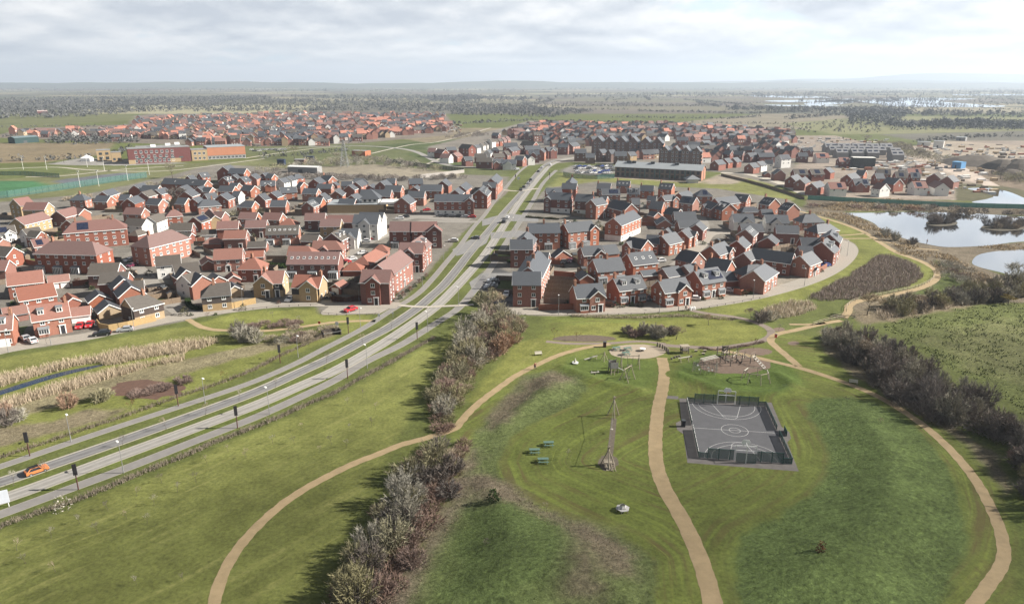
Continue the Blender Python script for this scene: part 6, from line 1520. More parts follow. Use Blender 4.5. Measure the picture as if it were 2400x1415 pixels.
# trees
TA = tree_parts(1, 9.5, .46, 'dark', 5, .28, .05, 7); TBp = tree_parts(2, 10.5, .50, 'olive', 5, .3, .045, 6); TC = tree_parts(3, 11, .55, 'grey', 5, .26, .04, 5); TD = tree_parts(4, 8, .5, 'pale', 5, .2, .035, 6)
for i, (x, y, pt, s, lb) in enumerate([(412,490,TA,1.35,'big dark bare tree standing among the slate roofs'), (405,418,TBp,1.1,'olive bare tree beside the school path'), (2372,688,TC,1.15,'big spreading bare tree at the right edge by the small lake'), (2318,690,TD,.8,'smaller bare tree left of the big lakeside tree'),
        (2032,738,TD,1.0,'bare spreading tree at the bend of the lake path'), (1132,752,TBp,.95,'rounded olive bare tree at the top of the central shrub belt'), (1152,735,TD,1.0,'pale bare tree beside the red brick end block'), (1120,790,TC,.8,'grey bare tree in the upper shrub belt left side'),
        (2012,845,TD,.8,'pale upright bare tree in the right-hand shrub belt'), (1585,795,TD,.55,'thin bare tree beside the path into the playground'), (700,800,TD,.7,'pale bare tree near the timber sluice'), (1660,762,TD,.5,'slender bare tree on the lawn above the playground'), (2345,420,TA,1.0,'dark bare tree by the building-site pond'), (2030,340,TC,1.2,'lone bare tree in the far field beyond the site'),
        (150,382,TD,1.1,'pale bare tree in the tan field left of the school'), (690,372,TBp,1.2,'olive bare tree right of the orange school hall'), (790,385,TC,1.1,'grey bare tree left of the pylon'), (840,380,TBp,1.0,'olive bare tree right of the pylon'), (1760,748,TD,.5,'thin bare tree by the crescent road bend')]):
    tree('bare_tree', P(x, y), pt, lb, None, s)
wl = tree_parts(9, 5, .5, 'willow', 5, .2, .05, 8, -.3); tree('willow_tree', P(2362, 714), wl, 'small yellow willow at the edge of the rough field', None, .9)
bl = leafy_mesh(3, 1.6, 2.4, 'blossom', 160, .2); bb = link('blossom_bush', bl, None, P(148, 1192)); tag(bb, 'white blossoming bush in the hedge by the near footway', 'bush')
# saplings
def sap(seed, mt, h=3.2): return tree_parts(seed, h, .42, mt, 4, .045, .012, 1)
SAPS = [sap(31, 'grey'), sap(32, 'dark'), sap(33, 'pale')]; COP = [sap(41, 'copper', 3.4), sap(42, 'copper', 3.0)]
FS = [(187,1227),(230,1248),(320,1162),(416,1153),(253,1194),(297,1215),(361,1183),(380,1132),(577,1070),(816,949),(850,930),(708,1006),(818,1009),(777,1041),(750,1059),(812,1047),(576,1073),(535,1059),(640,1040),(460,1130),(485,1085),(120,1260),(60,1320),(130,1340),(320,1370),(430,1360),(40,1290),(345,1225),(690,1040),(880,960)]
for i, (x, y) in enumerate(FS): tree('sapling', P(x, y), SAPS[i % 3], 'thin bare sapling planted in the left-hand field', 'saplings of the left-hand field', rnd.uniform(.55, .8), 'sapling')
for i, (x, y) in enumerate([(32,1138),(288,1045),(482,972),(646,908),(764,852),(851,806),(917,770),(110,1105),(390,1006),(560,938)]): tree('sapling', P(x, y), SAPS[i % 3], 'slender bare sapling on the central reservation', 'saplings of the central reservation', rnd.uniform(.9, 1.15), 'sapling')
for i, (x, y, lb) in enumerate([(1298,793,'left copper-leaved sapling beside the mulched playground bed'), (1351,798,'right copper-leaved sapling beside the mulched playground bed'), (1767,816,'copper-leaved sapling in the bed behind the climbing trail'), (486,750,'copper-leaved sapling on the corner of the pond lawn'), (110,806,'copper-leaved bush-like sapling beside the dark parked cars'), (522,893,'small dark conifer-shaped sapling behind the roadside hedge'), (310,965,'brown-leaved sapling above the left roadside hedge')]):
    tree('copper_sapling', P(x, y), COP[i % 2], lb, None, 1.0, 'sapling')
for i, (x, y) in enumerate([(360,745),(870,1000),(1280,1200),(1330,1075),(1135,1290),(1655,880),(1825,775),(1985,950),(2065,1000),(700,755),(640,745),(610,765)]): tree('sapling', P(x, y), SAPS[i % 3], 'thin bare sapling on the park grass', 'saplings of the park', .8, 'sapling')
pine = leafy_mesh(5, 1.0, 2.0, 'green', 260, .3); tag(link('pine_bush', pine, None, G(1157, 1172)), 'small dark green pine alone on the rough mound', 'pine')
tag(link('heather_bush', leafy_mesh(6, .7, 1.5, 'copper', 120, .25), None, G(1923, 1290)), 'small brown bush alone on the big right-hand mound', 'bush')
# hedges
def hedge(px, w, h, mt, label, seed, dens=26, tw=.05):
    l = line_of(px, 6); o = Vector((*l[0], 0)); rg = random.Random(seed); m = TB(); n = ribs(l)
    for i, (a, b) in enumerate(zip(l, l[1:])):
        d = b - a
        for k in range(int(d.length * dens)):
            t = rg.random(); q = a + d * t + n[i] * rg.uniform(-w / 2, w / 2); hh = h * rg.uniform(.45, 1.1) * (.75 + .25 * math.sin(q.x * .9) * math.sin(q.y * .7))
            p = Vector((q.x - o.x, q.y - o.y, rg.uniform(0, .25) * h)); m.twig(p, (rg.gauss(0, .35), rg.gauss(0, .35), 1), hh, tw * rg.uniform(.6, 1.6), rg)
            if k % 2: m.twig(p + Vector((0, 0, hh * rg.uniform(.3, .7))), (rg.gauss(0, 1), rg.gauss(0, 1), rg.gauss(.4, .4)), hh * .5, tw * .8, rg)
    return tag(m.build('hedge', TW[mt], None, o), label, 'hedge')
RH = [(-120,1285),(0,1236),(95,1202),(191,1170),(318,1117),(445,1066),(500,1040),(627,992),(720,950),(786,922),(850,886),(913,853),(977,816),(1021,791)]
hedge(RH, 1.2, 1.25, 'strawy', 'long brown bare hedge along the field side of the near footway', 1, 42, .035)
hedge([(-100,1115),(0,1074),(95,1043),(191,1010),(302,973),(382,944),(461,917),(520,898),(600,866),(659,834),(723,806),(770,783)], 1.2, 1.2, 'strawy', 'long brown bare hedge above the far footway', 2, 40, .035)
hedge([(779,706),(800,707),(846,705)], 1.2, 1.9, 'copper', 'clipped copper beech hedge in front of the dark back garden', 3, 220, .09)
hedge([(440,705),(442,716),(452,724),(470,727)], 1.3, 1.6, 'green', 'curved dark green hedge round the tile-hung corner house', 4, 220, .09)
hedge([(629,628),(640,626),(672,628)], 2.4, 2.2, 'laurel', 'tall green hedge behind the hipped red-roofed house', 5, 240, .1)
hedge([(1000,560),(1020,575)], 1.0, 1.2, 'hedge', 'clipped hedge at the end of the red terrace', 6, 150)
for i, px in enumerate([[(1085,792),(1160,842),(1060,800)][:2]]): pass
hedge([(1190,615),(1215,618),(1235,620)], 1.0, 1.2, 'green', 'dark hedge in front of the left three-storey block', 7, 160, .08)
hedge([(1232,510),(1262,512),(1310,515)], 1.0, 1.2, 'hedge', 'clipped hedge in front of the white-based terrace', 8, 120, .08)
hedge([(1640,815),(1680,820),(1740,812),(1790,802)], 1.0, .7, 'red', 'low red-brown planting along the lilac gravel path', 9, 60)
hedge([(1340,741),(1480,745),(1600,741),(1720,750)], 2.0, .9, 'pale', 'strip of pale reeds in the ditch below the crescent road', 10, 50)
# small garden shrubs in the estates
gs = random.Random(12); SHB = [leafy_mesh(11, .9, 1.2, 'green', 120, .3), leafy_mesh(12, .8, 1.0, 'laurel', 110, .3), leafy_mesh(13, .9, 1.3, 'copper', 120, .28), leafy_mesh(14, 1.1, 1.8, 'hedge', 150, .3)]
SL = ['small dark green garden shrub', 'small bright green garden shrub', 'small copper-brown garden shrub', 'rounded olive garden shrub']
def near_house(x, y, k=5.6): return any((x - a) ** 2 + (y - b) ** 2 < k * k for a, b in foot)
for zn_, poly, n in (('pondside', [(0,800),(300,765),(450,745),(740,712),(1000,650),(1050,580),(1060,540),(700,500),(300,490),(0,500)], 90), ('slate-roofed', [(160,480),(350,440),(520,400),(720,405),(1100,420),(1100,500),(700,500),(300,490)], 40), ('parkside', [(1210,715),(1500,715),(1700,690),(1900,630),(1970,580),(1860,480),(1650,450),(1300,440),(1220,560)], 90)):
    w = WP(poly); c = 0; t_ = 0
    while c < n and t_ < 4000:
        t_ += 1; px, py_ = gs.uniform(min(p[0] for p in poly), max(p[0] for p in poly)), gs.uniform(min(p[1] for p in poly), max(p[1] for p in poly)); q = P(px, py_)
        if inpoly(q.x, q.y, w) and not near_house(q.x, q.y):
            k = gs.randrange(4); o = link('garden_shrub', SHB[k], None, q, gs.uniform(0, 6)); s_ = gs.uniform(.7, 1.5); o.scale = (s_, s_, s_); tag(o, f"{SL[k]} between houses of the {zn_} estate", 'shrub', f"garden shrubs of the {zn_} estate"); c += 1
for i, (x, y) in enumerate([(938,700),(945,692),(955,684),(962,680),(972,672),(985,662),(992,655),(1000,648),(918,706),(930,690)]): tag(link('garden_shrub', SHB[2 if i % 2 else 0], None, P(x, y)), 'rounded brown shrub in front gardens of the long red terrace', 'shrub', 'front garden shrubs of the long red terrace')
for i, (x, y) in enumerate([(1372,715),(1443,720),(1460,720),(1480,717),(1500,718),(1557,714),(1575,712),(1610,707),(1650,704),(1690,700),(1745,692),(1760,690),(1778,686),(1790,683),(1800,680),(1925,637)]): tag(link('garden_shrub', SHB[(0, 3, 1)[i % 3]], None, P(x, y)), 'small shrub in front gardens of the parkside crescent', 'shrub', 'front garden shrubs of the crescent')

# reeds, tussocks
def blades(name, polys, dens, h, w, mt, label, seed, lean=.32, clump=None):
    rg = np.random.RandomState(seed); V = []
    for poly in polys:
        wp = WP(poly); a = 0
        for i in range(len(wp)): a += wp[i][0] * wp[(i + 1) % len(wp)][1] - wp[(i + 1) % len(wp)][0] * wp[i][1]
        n = int(abs(a) / 2 * dens * 2.2); x0, x1 = min(p[0] for p in wp), max(p[0] for p in wp); y0, y1 = min(p[1] for p in wp), max(p[1] for p in wp)
        n = int((x1 - x0) * (y1 - y0) * dens); X = rg.uniform(x0, x1, n); Y = rg.uniform(y0, y1, n); d = sdist(X, Y, wp) + (fbm(X, Y, 4, seed) - .5) * 3
        k = (d > 0) & (fbm(X, Y, 3.5, seed + 3) > (clump or 0)); X, Y = X[k], Y[k]; n = len(X)
        Z = np.zeros(n)
        for poly_, hh, wd in MOUNDS:
            t = np.clip(sdist(X, Y, WP(poly_)) / wd, 0, 1); Z += hh * t * t * (3 - 2 * t)
        H_ = h * rg.uniform(.55, 1.15, n) * (.7 + .6 * fbm(X, Y, 6, seed + 7)); an = rg.uniform(0, np.pi, n); ww = w * rg.uniform(.6, 1.4, n); lx, ly = rg.normal(0, lean, n) * H_, rg.normal(0, lean, n) * H_
        a_ = np.stack([X - np.cos(an) * ww, Y - np.sin(an) * ww, Z - .02], 1); b_ = np.stack([X + np.cos(an) * ww, Y + np.sin(an) * ww, Z - .02], 1)
        c_ = np.stack([X + lx + np.cos(an) * ww * .5, Y + ly + np.sin(an) * ww * .5, Z + H_], 1); e_ = np.stack([X + lx - np.cos(an) * ww * .5, Y + ly - np.sin(an) * ww * .5, Z + H_], 1)
        V.append(np.stack([a_, b_, c_, e_], 1).reshape(-1, 3))
    v = np.concatenate(V); nq = len(v) // 4; me = bpy.data.meshes.new(name); me.vertices.add(len(v)); me.vertices.foreach_set('co', v.astype(np.float32).ravel()); me.loops.add(nq * 4); me.loops.foreach_set('vertex_index', np.arange(nq * 4, dtype=np.int32)); me.polygons.add(nq); me.polygons.foreach_set('loop_start', np.arange(0, nq * 4, 4, dtype=np.int32))
    try: me.polygons.foreach_set('loop_total', np.full(nq, 4, np.int32))
    except Exception: pass
    me.update(); me.validate(); me.materials.append(mt); return tag(link(name, me), label, 'vegetation', None, 'stuff')
REED = tmat('pale_reeds', (.54, .45, .335), (.36, .285, .20)); REEDM = tmat('mauve_reeds', (.30, .25, .215), (.19, .15, .13)); SEDGE = tmat('straw_sedge', (.40, .32, .21), (.25, .195, .125)); TUSS = tmat('green_tussocks', (.135, .185, .050), (.07, .105, .026)); TUSB = tmat('dead_tussocks', (.27, .22, .15), (.17, .135, .09))
blades('reeds', [[(-60,905),(0,886),(60,872),(150,853),(230,838),(300,823),(400,808),(500,797),(520,802),(480,818),(400,832),(300,851),(236,858),(232,851),(150,866),(60,889),(0,906),(-60,925)], [(-60,965),(0,945),(80,922),(160,898),(236,874),(330,856),(430,837),(430,845),(330,868),(240,892),(120,927),(0,962),(-60,982)]], 24, 1.5, .035, REED, 'pale standing reeds along both banks of the pond', 1)
blades('reeds', [[(1893,700),(1910,689),(1975,656),(2043,612),(2058,600),(2087,600),(2135,614),(2158,634),(2164,652),(2132,669),(2058,688),(1992,703),(1935,706)]], 16, 1.1, .045, REEDM, 'purplish-brown reed bed inside the lake path', 2)
blades('reeds', [[(1762,748),(1800,722),(1850,706),(1898,709),(1914,725),(1880,740),(1800,752)], [(2050,735),(2100,706),(2200,706),(2300,706),(2290,712),(2200,727),(2120,742),(2075,750)]], 13, 1.2, .045, REED, 'pale dead reeds in the ditches below the lake path', 3)
blades('dry_sedge', [[(2090,590),(2180,588),(2230,600),(2300,640),(2340,660),(2280,662),(2215,640),(2160,605)], [(1900,497),(1990,500),(2060,535),(2110,560),(2160,580),(2120,590),(2060,555),(1980,520)], [(1890,480),(1990,474),(2100,466),(2200,488),(2050,496),(1950,494)], [(2290,580),(2360,574),(2450,570),(2450,584),(2350,586)]], 3, .8, .12, SEDGE, 'straw-coloured sedge round the lake', 4, .4, .42)
blades('dead_grass', [[(1100,1040),(1120,1060),(1085,1200),(1000,1340),(950,1470),(870,1470),(980,1290),(1045,1160)], [(1090,1085),(1170,1120),(1250,1175),(1350,1218),(1440,1255),(1490,1310),(1480,1350),(1420,1345),(1330,1265),(1240,1205),(1150,1185),(1110,1150)], [(1235,885),(1300,870),(1340,888),(1310,912),(1250,925),(1190,985),(1150,1015),(1130,1000),(1170,950)]], 7, .26, .035, TUSB, 'dead brown grass on the crests of the mounds', 7, .5, .35)
blades('rough_grass', [[(2060,765),(2140,738),(2250,722),(2330,712),(2600,700),(2700,1000),(2480,1010),(2400,970),(2330,905),(2220,862),(2130,805)]], 2.0, .4, .12, tmat('pale_tussocks', (.17, .195, .07), (.09, .11, .04)), 'tussocky grass of the right-hand field', 8, .5, .45)

# distant trees, hedgerows and the far estates
def far_trees():
    rg = np.random.RandomState(9); pts = []
    def row(x0, y0, x1, y1, sp, h):
        L_ = math.hypot(x1 - x0, y1 - y0); n = max(2, int(L_ / sp)); t = np.linspace(0, 1, n) + rg.normal(0, .4 / n, n)
        pts.append(np.stack([x0 + (x1 - x0) * t + rg.normal(0, 2, n), y0 + (y1 - y0) * t + rg.normal(0, 2, n), h * rg.uniform(.4, 1.3, n)], 1))
    def rowpx(pxs, h, sp=6, dbl=1):
        for a, b in zip(pxs, pxs[1:]):
            A, B = P(*a), P(*b)
            for k in range(dbl): row(A.x, A.y + k * 9, B.x, B.y + k * 9, sp, h)
    def wood(px, n, h):
        w = WP(px); x0, x1 = min(p[0] for p in w), max(p[0] for p in w); y0, y1 = min(p[1] for p in w), max(p[1] for p in w)
        X = rg.uniform(x0, x1, n * 3); Y = rg.uniform(y0, y1, n * 3); k = sdist(X, Y, w) > 0; X, Y = X[k][:n], Y[k][:n]; pts.append(np.stack([X, Y, h * rg.uniform(.6, 1.2, len(X))], 1))
    # woods and hedges seen beyond the far estates
    wood([(-100,236),(150,233),(420,230),(620,226),(640,232),(500,240),(300,246),(-100,252)], 1500, 9); wood([(300,238),(560,231),(900,240),(1040,246),(1040,262),(640,262),(330,264)], 1700, 8)
    wood([(-100,255),(300,250),(330,264),(180,276),(-100,282)], 700, 8); wood([(1040,250),(1180,246),(1400,262),(1300,276),(1060,270)], 900, 7); wood([(640,226),(1000,224),(1300,232),(1300,240),(900,240)], 900, 9)
    wood([(980,232),(1100,226),(1140,232),(1040,240)], 350, 12); wood([(1700,252),(1990,256),(2180,262),(2450,270),(2450,278),(2200,274),(1950,268),(1720,260)], 700, 8); wood([(1980,262),(2060,256),(2130,264),(2100,296),(1990,292)], 500, 8)
    wood([(2080,292),(2300,288),(2450,296),(2450,304),(2200,300),(2090,300)], 450, 8); wood([(1300,222),(1700,218),(2450,212),(2450,219),(1800,228),(1300,232)], 1500, 10); wood([(-100,206),(400,203),(900,210),(1300,210),(1300,215),(700,216),(-100,214)], 1500, 11)
    wood([(280,192.2),(480,190),(650,192.2),(660,196),(300,196)], 700, 14); wood([(1060,196.4),(1150,195),(1300,196),(1300,199),(1060,199)], 500, 14); wood([(1300,206),(1900,203),(2450,206),(2450,210),(1300,212)], 1200, 11)
    wood([(1820,296),(1960,285),(2080,296),(2060,312),(1880,312)], 130, 4)
    wood([(120,322),(300,312),(330,334),(200,340),(110,336)], 240, 6); wood([(1850,232),(2100,228),(2400,238),(2400,243),(2000,246),(1850,240)], 130, 9)
    for px, h in (([(-60,300),(160,297),(330,303)], 3), ([(1240,282),(1500,288),(1850,292)], 3), ([(1500,262),(1760,268),(1900,262)], 5), ([(1440,276),(1700,280),(1780,274)], 4), ([(1060,292),(1240,284)], 5), ([(1300,250),(1700,248)], 6), ([(0,322),(130,312)], 4), ([(1850,280),(1950,272),(2050,270)], 7), ([(2100,306),(2280,304),(2450,306)], 4), ([(2150,335),(2300,322),(2450,320)], 4), ([(560,346),(700,340),(840,336)], 3), ([(0,380),(120,376),(260,370),(290,352)], 4), ([(620,372),(740,362),(800,356)], 4)): rowpx(px, h, 5 if h < 6 else 7, 2)
    for i in range(190):
        Y = 1700 * math.exp(rg.uniform(0, 1.55)); X = rg.uniform(-.85, .85) * Y; L_ = rg.uniform(150, 700); a = rg.choice([rg.normal(.05, .12), rg.normal(1.4, .2)]); row(X, Y, X + L_ * math.cos(a), Y + L_ * math.sin(a), 4 + Y / 1500, rg.uniform(3, 6.5))
    p = np.concatenate(pts); n = len(p); k = 12
    c = np.repeat(p, k, 0); hh = c[:, 2]; N_ = len(c); u = rg.normal(0, 1, (N_, 3)); u /= np.linalg.norm(u, axis=1)[:, None]; r = rg.uniform(.3, 1, N_) ** .5
    ctr = np.stack([c[:, 0] + u[:, 0] * hh * .42 * r, c[:, 1] + u[:, 1] * hh * .42 * r, hh * .52 + u[:, 2] * hh * .48 * r], 1); ctr[:, 2] = np.maximum(ctr[:, 2], .3)
    tri = ctr[:, None, :] + rg.normal(0, 1, (N_, 3, 3)) * (hh * .20)[:, None, None]; tri[..., 2] = np.maximum(tri[..., 2], 0); v = tri.reshape(-1, 3)
    me = bpy.data.meshes.new('distant_trees'); me.vertices.add(len(v)); me.vertices.foreach_set('co', v.astype(np.float32).ravel()); me.loops.add(len(v)); me.loops.foreach_set('vertex_index', np.arange(len(v), dtype=np.int32)); me.polygons.add(N_); me.polygons.foreach_set('loop_start', np.arange(0, len(v), 3, dtype=np.int32))
    try: me.polygons.foreach_set('loop_total', np.full(N_, 3, np.int32))
    except Exception: pass
    me.update(); me.validate(); me.materials.append(mat('distant_foliage', (.118, .118, .112), .95, scale=.004, col2=(.082, .084, .082), detail=6, spec=.05)); tag(link('distant_trees', me), 'bare woods and hedgerows of the far countryside', 'trees', None, 'stuff')
far_trees()

def far_houses():
    rg = random.Random(4); m = MB(); mats = [WALLM['o'], WALLM['r'], WALLM['b'], WALLM['w'], ROOFM['t'], ROOFM['T'], ROOFM['s'], ROOFM['B'], ROOFM['S'], GLASS, mat('salmon_roof', (.36, .16, .115), .85, .1, .5)]
    def hs(px, py, red):
        c = P(px, py); a = rg.choice((0, 0, 1.57, 1.57)) + rg.gauss(.25, .12); L_, w, e = rg.uniform(7, 11), rg.uniform(6, 7.4), rg.choice((4.7, 4.7, 4.7, 7.0)); hw = w / 2; zr = e + hw * .95
        wm = rg.choice((0, 0, 0, 1, 1, 2, 3)) ; rm = rg.choice((4, 5, 10, 10, 4, 7, 6)) if rg.random() < red else rg.choice((6, 6, 8, 7))
        ca, sa = math.cos(a), math.sin(a); T = lambda x, y, z: (c.x + x * ca - y * sa, c.y + x * sa + y * ca, z); l = L_ / 2
        for s_ in (-1, 1):
            m.quad([T(s_ * -l, s_ * -hw, 0), T(s_ * l, s_ * -hw, 0), T(s_ * l, s_ * -hw, e), T(s_ * -l, s_ * -hw, e)], wm); m.quad([T(s_ * l, s_ * -hw, 0), T(s_ * l, s_ * hw, 0), T(s_ * l, s_ * hw, e), T(s_ * l, 0, zr - .15), T(s_ * l, s_ * -hw, e)], wm)
            m.slab([T(s_ * (-l - .2), s_ * (-hw - .3), e - .2), T(s_ * (l + .2), s_ * (-hw - .3), e - .2), T(s_ * (l + .2), 0, zr), T(s_ * (-l - .2), 0, zr)], .2, rm)
            for k in range(int(L_ / 2.6)):
                for z in (1, 3.6, 6.1)[:3 if e > 6 else 2]: x = -l + 1 + k * 2.5; m.quad([T(s_ * x, s_ * (-hw - .02), z), T(s_ * (x + 1.1), s_ * (-hw - .02), z), T(s_ * (x + 1.1), s_ * (-hw - .02), z + 1.2), T(s_ * x, s_ * (-hw - .02), z + 1.2)], 3 if rg.random() < .5 else 9)
    def area(px, sx, sy, red, jx=.3):
        y = min(p[1] for p in px); y1 = max(p[1] for p in px); k = 0
        while y < y1:
            x = min(p[0] for p in px) + rg.random() * sx
            while x < max(p[0] for p in px):
                if inpoly(x, y, px): hs(x + rg.uniform(-jx, jx) * sx, y + rg.uniform(-.3, .3) * sy, red)
                x += sx * rg.uniform(.8, 1.25)
            t_ = max(.25, (y - 193) / 130); y += sy * t_; k += 1
    area([(310,292),(330,284),(420,277),(620,272),(830,270),(1045,271),(1040,290),(800,296),(600,302),(400,300)], 11, 4.0, .62)
    area([(185,318),(330,300),(420,303),(640,301),(830,296),(1000,290),(1050,297),(1045,310),(940,320),(800,335),(620,339),(520,336),(400,326),(270,332)], 12, 4.6, .6)
    area([(12,318),(60,311),(150,309),(230,312),(200,322),(60,323)], 15, 7, .8)
    area([(380,334),(600,341),(780,335),(780,340),(620,346),(380,339)], 16, 6, .25)
    area([(1185,316),(1250,296),(1400,296),(1560,298),(1700,308),(1850,316),(1850,326),(1700,330),(1620,322),(1400,318),(1310,328),(1270,335),(1200,325)], 10.5, 3.9, .6)
    area([(1560,300),(1700,308),(1850,318),(1858,336),(1800,345),(1680,338),(1600,330),(1560,318)], 13, 4.6, .4); area([(1480,372),(1690,345),(1760,348),(1860,350),(1860,380),(1760,372),(1700,366),(1690,385)], 19, 7, .15); area([(1270,334),(1400,318),(1560,318),(1560,330),(1400,345),(1300,350)], 13, 5.5, .25)
    tag(m.build('far_houses', mats), 'far housing estates of red and grey roofed houses below the fields', 'houses', None, 'stuff')
    # low site clutter on the building plot
    b = MB(); cm = [WALLM['w'], mat('site_timber', (.42, .32, .2), .9), GREYP, mat('spoil', (.13, .10, .075), .95, .2, .4), mat('red_pallets', (.32, .14, .09), .9)]
    for i in range(430):
        x, y = rg.choice(((rg.uniform(1840, 2080), rg.uniform(325, 350)), (rg.uniform(2090, 2330), rg.uniform(372, 455)), (rg.uniform(2150, 2400), rg.uniform(338, 372)), (rg.uniform(1960, 2200), rg.uniform(378, 400)), (rg.uniform(1030,1080), rg.uniform(288,312)))); q = P(x, y); s_ = rg.uniform(.6, 2.6); b.box(q.x - s_, q.x + s_, q.y - s_ * .6, q.y + s_ * .6, 0, rg.uniform(.5, 2.2), rg.choice((0, 0, 0, 1, 2, 3, 4)))
    tag(b.build('site_materials', cm), 'scattered pallets, cabins and stacks on the building site', 'building materials', None, 'stuff')
    for i, (x, y, r_, h_) in enumerate([(2350,395,16,7),(2390,397,18,8),(2290,384,30,7),(2370,410,12,4)]):
        c = P(x, y); k = MB(); n = 14
        ring = lambda t, z: [(r_ * t * (1 + .15 * math.sin(j * 2.3 + i)) * math.cos(2 * math.pi * j / n), r_ * t * math.sin(2 * math.pi * j / n), z) for j in range(n)]
        rr = [ring(1, 0), ring(.6, h_ * .6), ring(.22, h_ * .97)]
        for a_, b_ in zip(rr, rr[1:]):
            for j in range(n): k.quad([a_[j], a_[(j + 1) % n], b_[(j + 1) % n], b_[j]])
        k.quad(rr[2]); tag(k.build('spoil_heap', mat('dark_spoil', (.085, .07, .055), .95, .25, .3), None, c), ('dark spoil heap, left of the pair at the right edge', 'dark spoil heap at the right edge of the building site', 'broad dark spoil heap above the blue site office', 'small spoil heap below the pair at the right edge')[i], 'spoil heap')
far_houses()

# ------------------------------------------------------------------ street furniture
POLE = mat('lamp_pole', (.20, .20, .20), .5, .1, 1, spec=.5); LHEAD = mat('lamp_head', (.68, .68, .66), .5, .05, 1); RUSTP = mat('banner_post_paint', (.075, .028, .026), .7, .15, 1); BANN = mat('banner_black', (.022, .021, .024), .7, .2, 2)
def lamp_parts():
    def f():
        m = MB(); m.tube((0, 0, 0), (0, 0, 1.2), .09, .09, 8); m.tube((0, 0, 1.2), (0, 0, 5.6), .06, .045, 8); m.tube((0, 0, 5.6), (0, .5, 5.75), .035, .03, 6); q = MB(); q.box(-.16, .16, .25, .95, 5.72, 5.86); return m.mesh('pole', [POLE]), q.mesh('lamp_head', [LHEAD])
    return shared('lamp', f)
def lamp(px, py, rz, label, grp=None):
    r = empty('street_lamp', P(px, py), rz); a, b = lamp_parts(); link('pole', a, r); link('lamp_head', b, r); tag(r, label, 'street lamp', grp)
for i, (x, y) in enumerate([(290,1108),(632,971),(861,863),(1003,779),(1075,716),(1150,618),(1205,540)]): lamp(x, y, R(45), 'grey street lamp with white head beside the near footway of the main road', 'street lamps beside the near footway')
for i, (x, y) in enumerate([(167,1035),(481,945),(699,838),(845,768),(990,672),(1040,610)]): lamp(x, y, R(225), 'grey street lamp with white head beside the far footway of the main road', 'street lamps beside the far footway')
for i, (x, y) in enumerate([(1545,735),(1309,738),(1590,728),(1765,700),(1885,670),(1985,600)]): lamp(x, y, 0, 'thin grey street lamp along the parkside crescent road', 'street lamps of the crescent')
for i, (x, y) in enumerate([(842,708),(570,722),(315,772),(120,808),(20,826)]): lamp(x, y, 0, 'thin grey street lamp along the road above the pond', 'street lamps of the pond road')
for i, (x, y) in enumerate([(232,437),(300,424),(350,410),(188,439),(110,398),(205,392),(245,400),(55,398)]):
    r = empty('floodlight_mast', P(x, y)); m = MB(); m.tube((0, 0, 0), (0, 0, 10), .14, .1, 6); m.build('pole', LHEAD, r); m = MB(); m.box(-.8, .8, -.15, .15, 9.8, 10.3); m.build('floodlight', LHEAD, r); tag(r, 'tall pale floodlight mast by the school pitches', 'floodlight', 'floodlight masts of the school pitches')
def banner_post(px, py, label, grp):
    l = P(px, py); r = empty('banner_post', l, R(20)); m = MB(); m.tube((0, 0, 0), (0, 0, 4.6), .10, .085, 8); m.build('post', RUSTP, r); q = MB(); q.box(-.26, .26, -.14, -.105, 2.75, 4.65); q.box(-.26, .26, .105, .14, 2.75, 4.65); q.box(.26, .30, -.14, .14, 2.72, 4.7); q.box(-.30, -.26, -.14, .14, 2.72, 4.7); q.build('banner', BANN, r); tag(r, label, 'banner post', grp)
for i, (x, y) in enumerate([(184,1147),(557,1003),(815,887),(978,795)]): banner_post(x, y, f"dark red post with black banner, {ORD[i]} from the left along near footway", 'banner posts of the main road')
for i, (x, y) in enumerate([(70,1068),(418,951),(657,851),(817,782)]): banner_post(x, y, f"dark red post with black banner, {ORD[i]} from the left along far footway", 'banner posts of the main road')
for i, (x, y) in enumerate([(1241,437),(1208,425),(1288,420)]): banner_post(x, y, 'distant dark banner post at the top of the main road', 'far banner posts of the main road')
c = P(6, 1190); r = empty('roadside_sign', c, R(28)); m = MB(); m.box(-1.1, 1.1, -.06, .06, .8, 3.0); m.build('board', mat('sign_board', (.55, .58, .64), .5, .05, 1), r)
for sx_ in (-.85, .85): m = MB(); m.tube((sx_, .09, 0), (sx_, .09, 2.9), .06, .06, 6); m.build('post', LHEAD, r)
tag(r, 'white boarded roadside sign on two posts at the left picture edge', 'sign')
def sign(px, py, lab, col, h=2.2, rad=.4):
    r = empty('road_sign', P(px, py)); m = MB(); m.tube((0, 0, 0), (0, 0, h), .04, .04, 6); m.build('post', POLE, r); q = MB(); q.tube((0, -.07, h - .1), (0, -.045, h - .1), rad, rad, 14); q.build('sign_plate', col, r); tag(r, lab, 'sign')
RED = mat('sign_red', (.5, .06, .03), .5, .05, 1); sign(749, 766, 'small orange-red lifebuoy board beside the pond path', RED, 1.4, .38); sign(889, 755, 'round white sign beside the far footway near the crossing', LHEAD)
sign(791, 778, 'tall white panel beside the timber sluice', LHEAD, 2.6, .5); sign(921, 745, 'small white sign on the verge below the parking bays', LHEAD, 1.6, .3); sign(1215, 428, 'white direction sign at the far end of the road', LHEAD, 3, 1.0)
r = empty('timber_sluice', P(775, 783), R(30)); m = MB(); m.box(-2.4, 2.4, -.15, .15, 0, 1.5); m.box(-2.4, -2.2, -1.8, -.15, 0, 1.4); m.box(2.2, 2.4, -1.8, -.15, 0, 1.4); m.build('sluice_wall', mat('wet_timber', (.055, .045, .038), .9), r); m = MB(); m.path([(-2.4, -2, 1.1), (2.4, -2, 1.1)], .05); m.build('handrail', POLE, r); tag(r, 'dark timber sluice with rail at the end of the pond valley', 'sluice')
